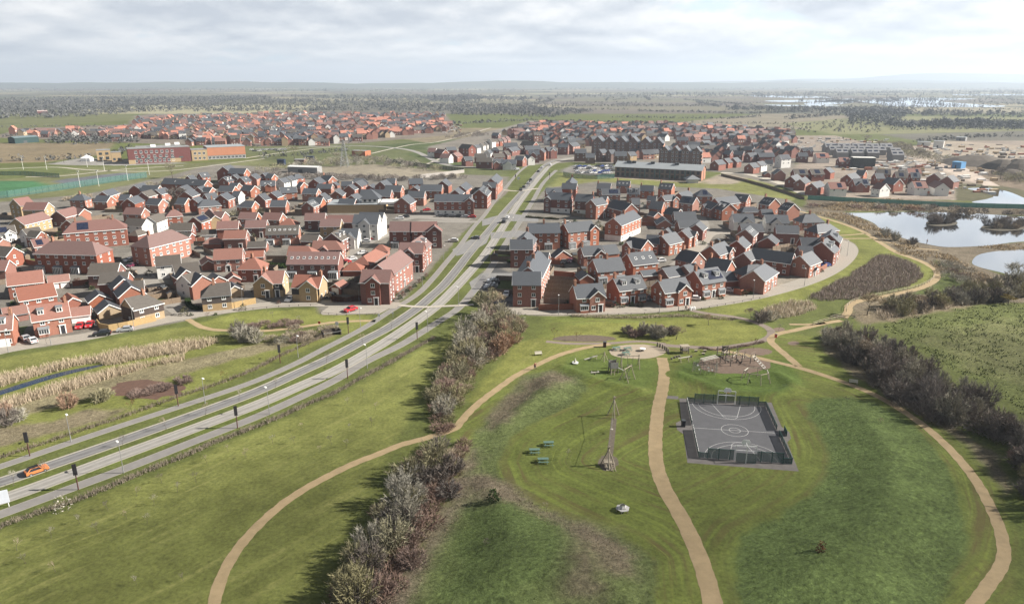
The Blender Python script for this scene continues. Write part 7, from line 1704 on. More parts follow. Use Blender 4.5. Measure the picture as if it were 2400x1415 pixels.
def bin_(px, py, label, col, sc_=1.0):
    r = empty('litter_bin', P(px, py)); m = MB(); m.box(-.3 * sc_, .3 * sc_, -.3 * sc_, .3 * sc_, 0, 1.1 * sc_); m.build('body', col, r); q = MB(); q.box(-.34 * sc_, .34 * sc_, -.34 * sc_, .34 * sc_, 1.102 * sc_, 1.22 * sc_); q.build('lid', DGREY, r); tag(r, label, 'bin')
bin_(1601, 999, 'black litter bin on the left apron of the sports court', DARKD, 1.15); bin_(1818, 791, 'red dog-waste bin at the path junction', RED, .8); bin_(1417, 813, 'dark brown information cabinet where the left loop path reaches the playground', RUSTP, 1.2)

# sports court fences and goals
hw, hl = CWd / 2, CLn / 2
FM_ = see_through('court_mesh', (.055, .10, .095), .55)
def court_obj(name, label, cat, group=None): return tag(empty(name, (cc.x, cc.y, 0), CROT), label, cat, group)
for sg, lab in ((1, 'high green mesh fence at the far end of the sports court'), (-1, 'high green mesh fence at the near end of the sports court')):
    r = court_obj('court_fence', lab, 'fence', 'sports court fences'); y = sg * (hl + .12)
    for xa, xb, h in ((-hw, -hw * .82, 1.1), (-hw * .82, -1.9, 2.0), (1.9, hw * .82, 2.0), (hw * .82, hw, 1.1)): m = MB(); m.box(xa + .05, xb - .05, y - .02, y + .02, .08, h); m.build('mesh_panel', FM_, r); m = MB(); m.box(xa + .05, xb - .05, y - .035, y + .035, h, h + .06); m.build('top_rail', GREEN_S, r)
    for x, h in ((-hw, 1.25), (-hw * .82, 2.2), (-hw * .58, 2.2), (-hw * .34, 2.2), (hw * .34, 2.2), (hw * .58, 2.2), (hw * .82, 2.2), (hw, 1.25)): m = MB(); m.box(x - .05, x + .05, y - .05, y + .05, 0, h); m.build('post', GREEN_S, r)
for sg, lab in ((-1, 'low green mesh fence along the left side of the sports court'), (1, 'low green mesh fence along the right side of the sports court')):
    r = court_obj('court_fence', lab, 'fence', 'sports court fences'); x = sg * (hw + .14)
    for ya, yb in ((-hl, -.9), (.9, hl)): m = MB(); m.box(x - .02, x + .02, ya + .05, yb, .08, 1.1); m.build('mesh_panel', FM_, r); m = MB(); m.box(x - .035, x + .035, ya + .05, yb, 1.1, 1.17); m.build('top_rail', LHEAD if sg < 0 else GREEN_S, r)
    for i in range(15):
        y = -hl + 2 * hl * i / 14
        if abs(y) > .5: m = MB(); m.box(x - .05, x + .05, y - .05, y + .05, 0, 1.22); m.build('post', GREEN_S, r)
    m = MB(); m.box(sg * (hw + 1.5) - .03, sg * (hw + 1.5) + .03, -1.2, 1.2, .05, 1.15)
    if sg > 0: m.build('chicane_panel', GREEN_S, r)
for sg, lab in ((1, 'white goal with basketball hoop at the far end of the court'), (-1, 'white goal with basketball hoop at the near end of the court')):
    r = court_obj('goal', lab, 'goal', 'sports court goals'); y = sg * (hl + .15); GW_ = 1.75; D_ = sg * .8
    for x in (-GW_, GW_): m = MB(); m.box(x - .06, x + .06, y - .06, y + .06, 0, 3.0); m.build('goal_post', LHEAD, r)
    for z in (2.0, 2.95): m = MB(); m.box(-GW_ + .06, GW_ - .06, y - .05, y + .05, z, z + .1); m.build('crossbar', LHEAD, r)
    m = MB(); m.box(-.06, .06, y + D_ - .05, y + D_ + .05, 0, 3.4); m.tube((0, y + D_, 3.3), (0, y - sg * .5, 3.4), .05, .05, 6); m.build('hoop_stand', LHEAD, r)
    m = MB(); m.box(-GW_, GW_, y + D_ - .02, y + D_ + .02, .05, 2.0); m.build('goal_mesh', FM_, r)
    m = MB(); m.prism([(-.65, 2.95), (.65, 2.95), (.75, 3.2), (.72, 3.6), (.45, 3.9), (-.45, 3.9), (-.72, 3.6), (-.75, 3.2)], 'y', y - sg * .55 - .025, y - sg * .55 + .025); b_ = m.build('backboard', LHEAD, r)
    m = MB(); n_ = 14; yy = y - sg * .85; m.path([(.23 * math.cos(2 * math.pi * i / n_), yy + .23 * math.sin(2 * math.pi * i / n_), 3.05) for i in range(n_ + 1)], .018, 5); m.build('hoop', mat('hoop_orange', (.6, .12, .03), .5), b_)

# playground
WOOD = mat('robinia_timber', (.30, .26, .20), .9, .2, 2, stretch=(3, 3, .5)); DWOOD = mat('dark_play_timber', (.12, .105, .09), .9, .2, 2); PALEW = mat('pale_plank', (.50, .47, .40), .8, .1, 2); GRNW = mat('recycled_green_plastic', (.105, .175, .145), .6, .1, 1); ROPE = mat('rope', (.12, .12, .11), .9)
def play(name, px, py, label, cat='play equipment', rz=0.0, grp=None): return tag(empty(name, G(px, py), rz), label, cat, grp)
def picnic(px, py, label, grp, rz=0.0):
    r = play('picnic_table', px, py, label, 'picnic table', rz, grp); m = MB(); m.box(-.95, .95, -.38, .38, .72, .78); m.build('table_top', GRNW, r)
    for s_ in (-1, 1): m = MB(); m.box(-.95, .95, s_ * .72 - .14, s_ * .72 + .14, .43, .48); m.build('seat', GRNW, r)
    for x in (-.65, .65): m = MB(); m.tube((x, -.75, 0), (x, -.25, .72), .05, .05, 4); m.tube((x, .75, 0), (x, .25, .72), .05, .05, 4); m.tube((x, -.8, .40), (x, .8, .40), .045, .045, 4); m.build('leg_frame', GRNW, r)
for px, py, lb in ((1286,1044,'green picnic table, the far one of three on the mown lawn'), (1253,1061,'green picnic table, the left one of three on the mown lawn'), (1273,1083,'green picnic table, the near one of three on the mown lawn')): picnic(px, py, lb, 'picnic tables on the lawn', .05)
for px, py, lb in ((1445,820,'green picnic table on the beige play paving, left of three'), (1471,821,'green picnic table on the beige play paving, right of three'), (1467,832,'green picnic table on the beige play paving, nearest of three')): picnic(px, py, lb, 'picnic tables on the play paving', .3)
# hexagonal seat
r = play('hexagonal_seat', 1459, 1196, 'grey hexagonal timber seat on the mown grass', 'seat'); GB = mat('grey_bleached_wood', (.44, .43, .42), .9, .1, 2)
for i in range(6):
    a0, a1 = math.pi / 3 * i + .2, math.pi / 3 * (i + 1) + .2; m = MB(); p = lambda rr, a, z: (rr * math.cos(a), rr * math.sin(a), z)
    m.slab([p(.62, a0 + .01, .52), p(1.12, a0 + .01, .5), p(1.12, a1 - .01, .5), p(.62, a1 - .01, .52)], .06); m.build('seat', GB, r)
    m = MB(); m.slab([p(.42, a0 + .01, 1.02), p(.60, a0 + .01, .6), p(.60, a1 - .01, .6), p(.42, a1 - .01, 1.02)], .05); m.build('backrest', GB, r)
    m = MB(); m.tube(p(1.0, a0, 0), p(1.0, a0, .47), .06, .05, 6); m.build('leg', WOOD, r)
# zip wire
r = play('zip_wire', 1438, 975, 'timber zip wire with A-frame at far end and ramp at near end'); base = G(1438, 975); near_ = P(1425, 1092) - base
def aframe(o, h, sp, name='a_frame'):
    for a in (R(30), R(150), R(270)): m = MB(); m.tube((o.x + sp * math.cos(a), o.y + sp * math.sin(a), 0), (o.x - .25 * math.cos(a), o.y - .25 * math.sin(a), h), .11, .09, 7); m.build('pole', WOOD, r)
aframe(Vector((0, 0, 0)), 4.3, 1.3); aframe(near_, 3.9, 1.4)
m = MB(); m.path([(0, 0, 3.9), ((near_.x) * .5, near_.y * .5, 3.0), (near_.x, near_.y, 3.5)], .03, 5); m.build('cable', ROPE, r)
m = MB(); o_ = near_; m.slab([(o_.x - .7, o_.y - .4, .9), (o_.x + .7, o_.y - .4, .9), (o_.x + .7, o_.y + .8, .9), (o_.x - .7, o_.y + .8, .9)], .12); m.slab([(o_.x - .5, o_.y - 1.5, .05), (o_.x + .5, o_.y - 1.5, .05), (o_.x + .5, o_.y - .42, .85), (o_.x - .5, o_.y - .42, .85)], .1); m.build('launch_ramp', WOOD, r)
m = MB()
for k_ in (-.25, .25): m.tube((o_.x + .9 + k_, o_.y - 1.8, 0), (o_.x + .5 + k_, o_.y - .4, 1.2), .06, .06, 5)
for k_ in range(4): t = .2 + .2 * k_; m.tube((o_.x + .9 - .25 - .4 * t, o_.y - 1.8 + 1.4 * t, 1.2 * t), (o_.x + .9 + .25 - .4 * t, o_.y - 1.8 + 1.4 * t, 1.2 * t), .04, .04, 5)
m.build('ladder', WOOD, r)
m = MB(); m.tube((near_.x * .38, near_.y * .38, 1.0), (near_.x * .36, near_.y * .36, 3.2), .03, .03, 5); m.tube((near_.x * .38, near_.y * .38, .9), (near_.x * .38, near_.y * .38, .98), .25, .25, 10); m.build('button_seat', PALEW, r)
# play tower with slide
r = play('play_tower', 1437, 872, 'grey timber play tower with slide on the left play lawn', rz=.15)
for x in (-.9, .9):
    for y in (-.8, .8): m = MB(); m.tube((x, y, 0), (x * .92, y * .92, 3.1), .11, .09, 7); m.build('post', DWOOD, r)
m = MB(); m.box(-.95, .95, -.85, .85, 1.15, 1.25); m.build('deck', WOOD, r)
for y in (-.87, .87): m = MB(); m.box(-.9, .9, y - .03, y + .03, 1.3, 2.7); m.build('side_panel', mat('weathered_panel', (.24, .235, .225), .85, .1, 2), r)
m = MB(); m.box(-.99, -.93, -.8, .8, 1.3, 2.7); m.build('side_panel', mat('weathered_panel', (.24, .235, .225)), r)
m = MB(); m.slab([(.95, -.35, 1.25), (.95, .35, 1.25), (2.6, .35, .25), (2.6, -.35, .25)][::-1], .06); m.build('slide', mat('steel_slide', (.4, .4, .42), .3, .05, 1, metal=.6), r)
m = MB(); m.tube((-1, -1.7, 0), (-.6, -.85, 1.2), .06, .06, 5); m.tube((-.2, -1.7, 0), (.2, -.85, 1.2), .06, .06, 5); m.tube((-.75, -1.35, .5), (-.02, -1.35, .5), .05, .05, 5); m.build('ladder', WOOD, r)
# nest swing: two A frames and a beam
def swing(px, py, label, w_, rz, h=3.0, nest=True):
    r = play('swing', px, py, label, rz=rz)
    for x in (-w_ / 2, w_ / 2):
        for s_ in (-1, 1): m = MB(); m.tube((x + .1 * s_, s_ * 1.25, 0), (x, -s_ * .1, h + .25), .1, .08, 7); m.build('leg', WOOD, r)
    m = MB(); m.tube((-w_ / 2 - .2, 0, h), (w_ / 2 + .2, 0, h), .1, .1, 7); m.build('beam', WOOD, r)
    m = MB(); n_ = 16
    m.path([(.6 * math.cos(2 * math.pi * i / n_), .6 * math.sin(2 * math.pi * i / n_), .6) for i in range(n_ + 1)], .06, 6)
    for x, y in ((.5, .3), (-.5, .3), (.5, -.3), (-.5, -.3)): m.tube((x, y, .6), (x * 1.4, 0, h), .02, .02, 4)
    m.build('nest_seat', ROPE, r)
swing(1476, 862, 'timber nest swing on the left play lawn', 4.2, .1, 3.0); swing(1470, 890, 'tall timber rope swing near the grass bank', 3.0, .9, 3.0)
r = play('spinner_bowl', 1348, 852, 'small pale cone spinner on the left play lawn'); m = MB(); m.tube((0, 0, .15), (0, 0, .35), .75, .8, 14); m.tube((0, 0, 0), (0, 0, .15), .3, .3, 10); m.build('platform', LHEAD, r); m = MB(); m.tube((0, 0, .352), (0, 0, 1.35), .35, .08, 10); m.build('cone', PALEW, r)
r = play('spring_seesaw', 1394, 878, 'pale spring rocker near the left grass bank', rz=.2); m = MB(); m.box(-1.0, 1.0, -.12, .12, .55, .68); m.build('beam', PALEW, r); m = MB(); m.tube((0, 0, 0), (0, 0, .55), .14, .14, 8); m.build('spring', DWOOD, r)
for s_ in (-1, 1): m = MB(); m.tube((s_ * .75, -.22, .95), (s_ * .75, .22, .95), .03, .03, 5); m.tube((s_ * .75, 0, .68), (s_ * .75, 0, .95), .03, .03, 5); m.build('handle', LHEAD, r)
r = play('balance_ramp', 1385, 842, 'sloping timber plank ramp at the left of the play lawn', rz=.15); m = MB(); m.slab([(-1.6, -.25, .12), (1.6, -.25, .95), (1.6, .25, .95), (-1.6, .25, .12)], .1); m.build('plank', PALEW, r); m = MB(); m.tube((1.3, 0, 0), (1.3, 0, .82), .12, .12, 7); m.build('post', WOOD, r)
r = play('chain_ladder', 1416, 845, 'timber tripod with chain ladder on the play lawn')
for a in (R(20), R(140), R(260)): m = MB(); m.tube((.9 * math.cos(a), .9 * math.sin(a), 0), (-.1 * math.cos(a), -.1 * math.sin(a), 2.3), .09, .07, 6); m.build('pole', WOOD, r)
m = MB(); m.path([(0, 0, 2.0), (-1.4, .5, 1.2), (-2.6, .9, .9)], .04, 5)
for i in range(7): t = i / 6; m.tube((-2.6 * t, .9 * t - .3, 2.0 - 1.1 * t), (-2.6 * t, .9 * t + .3, 2.0 - 1.1 * t), .04, .04, 4)
m.build('chain', DWOOD, r)
r = play('bench', 1262, 832, 'pale timber bench with backrest beside the left loop path', 'bench', .25); m = MB(); m.box(-.9, .9, -.25, .25, .42, .48); m.build('seat', PALEW, r); m = MB(); m.box(-.9, .9, .25, .30, .55, .95); m.build('backrest', PALEW, r)
for x in (-.75, .75): m = MB(); m.box(x - .05, x + .05, -.22, .30, 0, .415); m.build('leg', WOOD, r)
r = play('bench', 2000, 899, 'pale timber bench beside the right-hand path', 'bench', -.3); m = MB(); m.box(-.9, .9, -.25, .25, .42, .48); m.build('seat', PALEW, r); m = MB(); m.box(-.9, .9, .25, .30, .55, .95); m.build('backrest', PALEW, r)
for x in (-.75, .75): m = MB(); m.box(x - .05, x + .05, -.22, .30, 0, .415); m.build('leg', WOOD, r)
r = play('table_roundabout', 1506, 822, 'white-topped drum table in the middle of the play paving', 'table'); m = MB(); m.tube((0, 0, .55), (0, 0, .68), .75, .75, 16); m.build('table_top', LHEAD, r); m = MB(); m.tube((0, 0, 0), (0, 0, .55), .45, .3, 12); m.build('pedestal', DWOOD, r)
for i, (x, y) in enumerate([(1541,812),(1547,814),(1553,817),(1558,820),(1562,823),(1566,827)]): r = play('timber_post', x, y, 'dark carved timber stump in the arc right of the play paving', 'post', 0, 'timber stumps by the play paving'); m = MB(); m.tube((0, 0, 0), (0, 0, 1.0), .26, .2, 9); m.build('stump', DWOOD, r); q = MB(); q.tube((0, 0, 1.002), (0, 0, 1.25), .14, .12, 8); q.build('cap', WOOD, r)
for i, (x, y) in enumerate([(1574,842),(1581,839),(1587,837),(1592,836),(1620,837)]): tag(link('stepping_log', shared('log', lambda: (lambda m: (m.tube((0, 0, 0), (0, 0, .45), .24, .24, 9), m.mesh('stepping_log', [DWOOD]))[1])(MB())), None, G(x, y)), 'dark stepping log in the row by the play bench', 'log', 'stepping logs')
r = play('see_saw', 1603, 847, 'long pale timber balance beam on two trestles', rz=.2); m = MB(); m.slab([(-1.5, -.16, 1.0), (1.5, -.16, 1.25), (1.5, .16, 1.25), (-1.5, .16, 1.0)], .12); m.build('beam', PALEW, r)
for x in (-1, 1): m = MB(); m.tube((x, -.6, 0), (x, .02, 1.05), .08, .08, 6); m.tube((x, .6, 0), (x, -.02, 1.05), .08, .08, 6); m.build('trestle', WOOD, r)
r = play('log_pavilion', 1604, 827, 'small dark timber climbing hut right of the play paving', rz=.1)
for x in (-.8, .8):
    for y in (-.6, .6): m = MB(); m.tube((x, y, 0), (x, y, 1.9), .1, .1, 6); m.build('post', DWOOD, r)
m = MB(); m.box(-1, 1, -.8, .8, .8, .92); m.build('deck', DWOOD, r); m = MB(); m.box(-1.1, 1.1, -.9, .9, 1.9, 2.0); m.build('roof', WOOD, r)
for i, (x, y) in enumerate([(1631,824),(1648,831),(1652,824)]): r = play('play_cube', x, y, 'small pale timber stool on the right play lawn', 'stool', 0, 'timber stools of the right play lawn'); m = MB(); m.box(-.4, .4, -.3, .3, .35, .45); m.build('seat', WOOD, r); q = MB(); q.box(-.3, .3, -.2, .2, 0, .347); q.build('base', DWOOD, r)
# rope climbing frame
r = play('rope_climber', 1652, 872, 'large rope net climbing frame with white discs beside the bark pit'); pos = [(-2.8, .3), (-.9, 1.9), (1.6, 2.0), (2.9, 0), (1.9, -1.5), (-1.4, -1.2)]
for x, y in pos: m = MB(); m.tube((x, y, 0), (x * .97, y * .97, 2.5), .07, .06, 6); m.build('pole', WOOD, r)
m = MB()
for i in range(6):
    (x0, y0), (x1, y1) = pos[i], pos[(i + 1) % 6]
    for z in (.5, 1.1, 1.7, 2.35): m.tube((x0, y0, z), (x1, y1, z), .028, .028, 4)
    for k_ in range(1, 5): t = k_ / 5; m.tube((x0 + (x1 - x0) * t, y0 + (y1 - y0) * t, .3), (x0 + (x1 - x0) * t, y0 + (y1 - y0) * t, 2.35), .022, .022, 4)
for i in range(3): m.tube((*pos[i], 2.3), (*pos[i + 3], .6), .03, .03, 4)
m.build('net', ROPE, r)
for i, (x, y, z) in enumerate([(-1.9, -.4, 1.9), (.3, -1.45, 1.7), (1.2, -1.5, 1.2), (-1.6, -.9, 1.1), (.6, -1.0, .8)]): m = MB(); m.tube((x, y, z), (x, y - .05, z + .02), .2, .2, 10); m.build('disc', LHEAD, r)
r = play('plank_deck', 1662, 852, 'three long pale planks raised behind the rope net', rz=.25)
for k_ in range(3): m = MB(); m.slab([(-2, -.8 + k_ * .7, 1.2), (2, -.8 + k_ * .7, 1.75), (2, -.45 + k_ * .7, 1.75), (-2, -.45 + k_ * .7, 1.2)], .1); m.build('plank', PALEW, r)
for x in (-1.6, 1.6): m = MB(); m.tube((x, -.7, 0), (x, -.7, 1.2), .1, .1, 6); m.tube((x, .9, 0), (x, .9, 1.2), .1, .1, 6); m.build('leg', WOOD, r)
# climbing trail
r = play('climbing_trail', 1730, 850, 'long timber climbing trail of posts, beams and ropes over the bark pit'); o_ = G(1730, 850); tr = [(1680,838),(1694,842),(1702,836),(1716,846),(1726,840),(1738,850),(1744,842),(1758,852),(1768,846),(1700,852),(1712,858),(1688,850)]; wp_ = [P(x, y) - o_ for x, y in tr]
for p in wp_: h_ = rnd.uniform(1.8, 3.0); m = MB(); m.tube((p.x, p.y, 0), (p.x + rnd.uniform(-.15, .15), p.y, h_), .12, .09, 7); m.build('post', DWOOD, r)
for i in range(len(wp_) - 1): a, b = wp_[i], wp_[i + 1]; m = MB(); z_ = (1.1, 1.6, .8)[i % 3]; m.tube((a.x, a.y, z_), (b.x, b.y, z_ + .2), .09, .09, 6); m.tube((a.x, a.y, z_ + .9), (b.x, b.y, z_ + .9), .03, .03, 4); m.build('beam' if i % 2 else 'rope_bridge', PALEW if i % 3 == 0 else WOOD, r)
r = play('climbing_hut', 1700, 835, 'dark timber hut tower at the back of the bark pit')
for x in (-.7, .7):
    for y in (-.7, .7): m = MB(); m.tube((x, y, 0), (x, y, 2.6), .1, .08, 6); m.build('post', DWOOD, r)
m = MB(); m.box(-.75, .75, -.75, .75, 1.0, 1.1); m.build('deck', WOOD, r); m = MB(); m.box(-.75, .75, .72, .78, 1.12, 2.4); m.build('side_panel', DWOOD, r)
r = play('sloping_ladder', 1778, 858, 'pale sloping ladder ramp at the right of the bark pit', rz=-.9)
for y in (-.45, .45): m = MB(); m.tube((-1.5, y, 2.0), (1.5, y, .1), .09, .09, 6); m.build('rail', PALEW, r)
for i in range(6): t = i / 5; m = MB(); m.tube((-1.5 + 3 * t, -.5, 2.0 - 1.9 * t), (-1.5 + 3 * t, .5, 2.0 - 1.9 * t), .06, .06, 5); m.build('rung', LHEAD, r)
# hexagonal ring frame
r = play('ring_swing', 1771, 892, 'large timber ring frame on splayed legs in front of the bark pit'); n_ = 7; pr = [(2.7 * math.cos(2 * math.pi * i / n_ + .3), 2.2 * math.sin(2 * math.pi * i / n_ + .3)) for i in range(n_)]
for i in range(n_):
    (x0, y0), (x1, y1) = pr[i], pr[(i + 1) % n_]; m = MB(); m.tube((x0, y0, 2.3), (x1, y1, 2.3), .1, .1, 6); m.build('beam', PALEW if i in (2, 6) else WOOD, r); m = MB(); m.tube((x0 * 1.22, y0 * 1.25, 0), (x0, y0, 2.4), .1, .08, 6); m.build('leg', WOOD, r)

# ------------------------------------------------------------------ people
SKIN = mat('skin', (.45, .27, .19), .6, .05, 2); HAIR = mat('hair', (.04, .025, .015), .8)
def skin_mesh(name, verts, edges, radii, mt, lv=1):
    me = bpy.data.meshes.new(name); me.from_pydata(verts, edges, []); o = bpy.data.objects.new(name, me); COL.objects.link(o)
    sk = o.modifiers.new('s', 'SKIN'); o.data.skin_vertices[0].data[0].use_root = True
    for i, r_ in enumerate(radii): o.data.skin_vertices[0].data[i].radius = (r_, r_)
    ss = o.modifiers.new('u', 'SUBSURF'); ss.levels = lv; ss.render_levels = lv
    dg = bpy.context.evaluated_depsgraph_get(); out = bpy.data.meshes.new_from_object(o.evaluated_get(dg)); bpy.data.objects.remove(o); out.materials.clear(); out.materials.append(mt); out.name = name; return out
def person_meshes(step):
    s = step
    V = [(0,0,.95),(0,0,1.15),(0,0,1.38),(0,.0,1.50),(0,-.02,1.60),(0,-.02,1.70)]; E = [(0,1),(1,2),(2,3),(3,4),(4,5)]; Rr = [.13,.125,.13,.055,.085,.075]
    for sg in (-1, 1):
        k = len(V); f = s * sg; V += [(.10*sg,0,.88),(.10*sg,-.22*f,.48),(.10*sg,-.30*f+.05*(f<0),.09),(.10*sg,-.30*f-.16,.04)]; E += [(0,k),(k,k+1),(k+1,k+2),(k+2,k+3)]; Rr += [.095,.065,.045,.04]
        k = len(V); V += [(.19*sg,0,1.40),(.24*sg,.12*f,1.14),(.24*sg,.10*f-.10,.90),(.24*sg,.09*f-.12,.83)]; E += [(2,k),(k,k+1),(k+1,k+2),(k+2,k+3)]; Rr += [.06,.045,.034,.036]; h = k + 3
        for j, (dx, l) in enumerate(((-.03,.07),(-.012,.085),(.006,.08),(.022,.065))): k = len(V); x, y, z = V[h]; V += [(x+dx,y-.02,z-.05),(x+dx,y-.035,z-.05-l*.6)]; E += [(h,k),(k,k+1)]; Rr += [.010,.008]
        k = len(V); x, y, z = V[h]; V += [(x-.045*sg,y-.03,z-.02),(x-.05*sg,y-.05,z-.05)]; E += [(h,k),(k,k+1)]; Rr += [.011,.009]
    return V, E, Rr
def person(loc, rz, label, coat, legs, step=.8, sc_=1.0):
    r = empty('person', loc, rz); r.scale = (sc_,) * 3; V, E, Rr = person_meshes(step)
    link('body', shared(('body', step), lambda: skin_mesh('body', V, E, Rr, SKIN, 2)), r)
    ci = [0,1,2] + [10,11,12] + [24,25,26]
    def sub(idx, grow, nm, mt, lift=0.0):
        mp = {i: n for n, i in enumerate(idx)}; e = [(mp[a], mp[b]) for a, b in E if a in mp and b in mp]; return skin_mesh(nm, [V[i] for i in idx], e, [Rr[i] + grow for i in idx], mt, 2)
    nl = len(V); half = (nl - 6) // 2; L0 = 6; R0 = 6 + half
    link('coat', shared(('coat', step, coat.name), lambda: sub([0,1,2,L0+4,L0+5,L0+6,R0+4,R0+5,R0+6], .022, 'coat', coat)), r)
    link('trousers', shared(('legs', step, legs.name), lambda: sub([0,L0,L0+1,L0+2,R0,R0+1,R0+2], .014, 'trousers', legs)), r)
    h = MB(); n = 10
    for a in range(4):
        for b in range(n):
            def q(i, j): t = .1 + i * .36; u = 2 * math.pi * j / n; return (.098 * math.sin(t) * math.cos(u), -.005 + .105 * math.sin(t) * math.sin(u), 1.665 + .115 * math.cos(t))
            h.quad([q(a, b), q(a + 1, b), q(a + 1, b + 1), q(a, b + 1)])
    link('hair', shared('hair', lambda: h.mesh('hair', [HAIR])), r); return tag(r, label, 'person')
CO = {'dark': mat('dark_coat', (.02, .02, .025), .9), 'rust': mat('rust_coat', (.16, .05, .03), .9), 'navy': mat('navy_trousers', (.015, .018, .03), .9), 'pink': mat('pale_pink_coat', (.5, .36, .34), .9), 'grey': mat('grey_trousers', (.08, .08, .085), .9)}
person(G(1254, 866), R(200), 'person in dark rust coat walking along the left loop path', CO['rust'], CO['navy'], .8, 1.1); person(P(1607, 728), R(20), 'person in dark coat walking on the crescent road', CO['dark'], CO['navy'], .8, 1.1); person(P(1613, 729.5), R(40), 'person in pale pink coat walking beside the dark-coated one', CO['pink'], CO['grey'], .6, 1.05)
person(P(2172, 571), R(80), 'person in rust coat standing by the lake shore path', CO['rust'], CO['grey'], .3, 1.1)
for i, (x, y) in enumerate([(1618,726),(1622,725.5),(1627,725)]): r = empty('litter_sack', P(x, y)); m = MB(); m.tube((0, 0, 0), (0, 0, .75), .35, .3, 9); m.tube((0, 0, .75), (0, 0, .95), .3, .1, 9); m.build('sack', WHITE, r); tag(r, 'white recycling sack standing on the crescent road verge', 'sack', 'white sacks on the crescent road')

# ------------------------------------------------------------------ vehicles
TYRE = mat('tyre', (.02, .02, .02), .9); RIM = mat('alloy', (.4, .4, .41), .35, .05, 1, metal=.6); LAMPM = mat('headlight', (.6, .6, .58), .2, .05, 1); TAIL = mat('tail_light', (.35, .01, .01), .3); CGL = mat('car_glass', (.015, .018, .022), .08, .1, 1, spec=.7); BLK = mat('black_trim', (.02, .02, .02), .7)
PAINT = {k: mat('paint_' + k, c, .28, .03, .5, spec=.6) for k, c in {'white': (.62,.62,.62), 'black': (.015,.016,.018), 'silver': (.34,.35,.37), 'grey': (.10,.105,.115), 'red': (.42,.02,.025), 'blue': (.03,.06,.22), 'orange': (.46,.165,.06), 'maroon': (.11,.02,.045)}.items()}
SHAPES = {'hatch': (4.1, 1.74, 1.48, [(0,.35),(0,.78),(.25,.92),(1.0,.98),(1.75,1.44),(3.2,1.46),(3.85,1.02),(4.1,.92),(4.1,.35)], (1.12,1.78,3.15,3.72)), 'suv': (4.3, 1.8, 1.64, [(0,.38),(0,.88),(.2,1.0),(1.05,1.08),(1.65,1.60),(3.4,1.62),(4.0,1.12),(4.3,1.02),(4.3,.38)], (1.18,1.70,3.3,3.9)), 'van': (4.7, 1.85, 1.9, [(0,.35),(0,.85),(.3,1.0),(.9,1.12),(1.5,1.82),(4.6,1.88),(4.7,1.75),(4.7,.35)], (1.0,1.52,2.2,2.2))}
def car_meshes(shape, col):
    def f():
        L_, W_, H_, prof_, (g0, g1, g2, g3) = SHAPES[shape]; b = MB(); hw_ = lambda z: W_ / 2 * (1 if z < 1.0 else 1 - .22 * (z - 1.0) / .6)
        n = len(prof_)
        for s_ in (-1, 1):
            pts = [(x - L_ / 2, s_ * hw_(z), z) for x, z in prof_]; b.quad(pts[::-1] if s_ > 0 else pts)
        for i in range(n):
            (x0, z0), (x1, z1) = prof_[i], prof_[(i + 1) % n]; b.quad([(x0 - L_ / 2, -hw_(z0), z0), (x0 - L_ / 2, hw_(z0), z0), (x1 - L_ / 2, hw_(z1), z1), (x1 - L_ / 2, -hw_(z1), z1)])
        body = b.mesh('body', [PAINT[col]])
        g = MB(); zt, zb = prof_[4][1] - .07, 1.04; o = .012
        for s_ in (-1, 1):
            q = [(g0 + .12 - L_ / 2, s_ * (hw_(zb) + o), zb), (g3 - .1 - L_ / 2, s_ * (hw_(zb) + o), zb), (g2 - L_ / 2, s_ * (hw_(zt) + o), zt), (g1 + .05 - L_ / 2, s_ * (hw_(zt) + o), zt)]; g.quad(q if s_ < 0 else q[::-1])
        (xa, za), (xb, zb_) = prof_[3], prof_[4]; lerp = lambda t: (xa + (xb - xa) * t, za + (zb_ - za) * t)
        (xa1, za1), (xb1, zb1) = lerp(.08), lerp(.92); g.quad([(xa1 - L_ / 2 - o, -hw_(za1) * .9, za1 + o), (xb1 - L_ / 2 - o, -hw_(zb1) * .9, zb1 + o), (xb1 - L_ / 2 - o, hw_(zb1) * .9, zb1 + o), (xa1 - L_ / 2 - o, hw_(za1) * .9, za1 + o)])
        if shape != 'van':
            (xa, za), (xb, zb_) = prof_[5], prof_[6]; (xa1, za1), (xb1, zb1) = lerp(.08), lerp(.92)
            xa1, za1, xb1, zb1 = xa + (xb - xa) * .08, za + (zb_ - za) * .08, xa + (xb - xa) * .92, za + (zb_ - za) * .92; g.quad([(xa1 - L_ / 2 + o, -hw_(za1) * .88, za1 + o), (xb1 - L_ / 2 + o, -hw_(zb1) * .88, zb1 + o), (xb1 - L_ / 2 + o, hw_(zb1) * .88, zb1 + o), (xa1 - L_ / 2 + o, hw_(za1) * .88, za1 + o)])
        glass = g.mesh('windows', [CGL]); w = MB(); w.tube((0, -.11, 0), (0, .11, 0), .33, .33, 14); wheel = w.mesh('tyre', [TYRE]); q = MB(); q.tube((0, -.125, 0), (0, .125, 0), .21, .21, 10); rim = q.mesh('rim', [RIM])
        h = MB(); h.box(-.06, .03, -.2, .2, -.08, .08); hl_m = h.mesh('headlight', [LAMPM]); t = MB(); t.box(-.03, .05, -.14, .14, -.12, .12); tl = t.mesh('tail_light', [TAIL])
        s = MB(); s.box(-L_ / 2 + .1, L_ / 2 - .1, -W_ / 2 - .01, W_ / 2 + .01, .24, .40); sill = s.mesh('sill', [BLK]); return body, glass, wheel, rim, hl_m, tl, sill
    return shared(('car', shape, col), f)
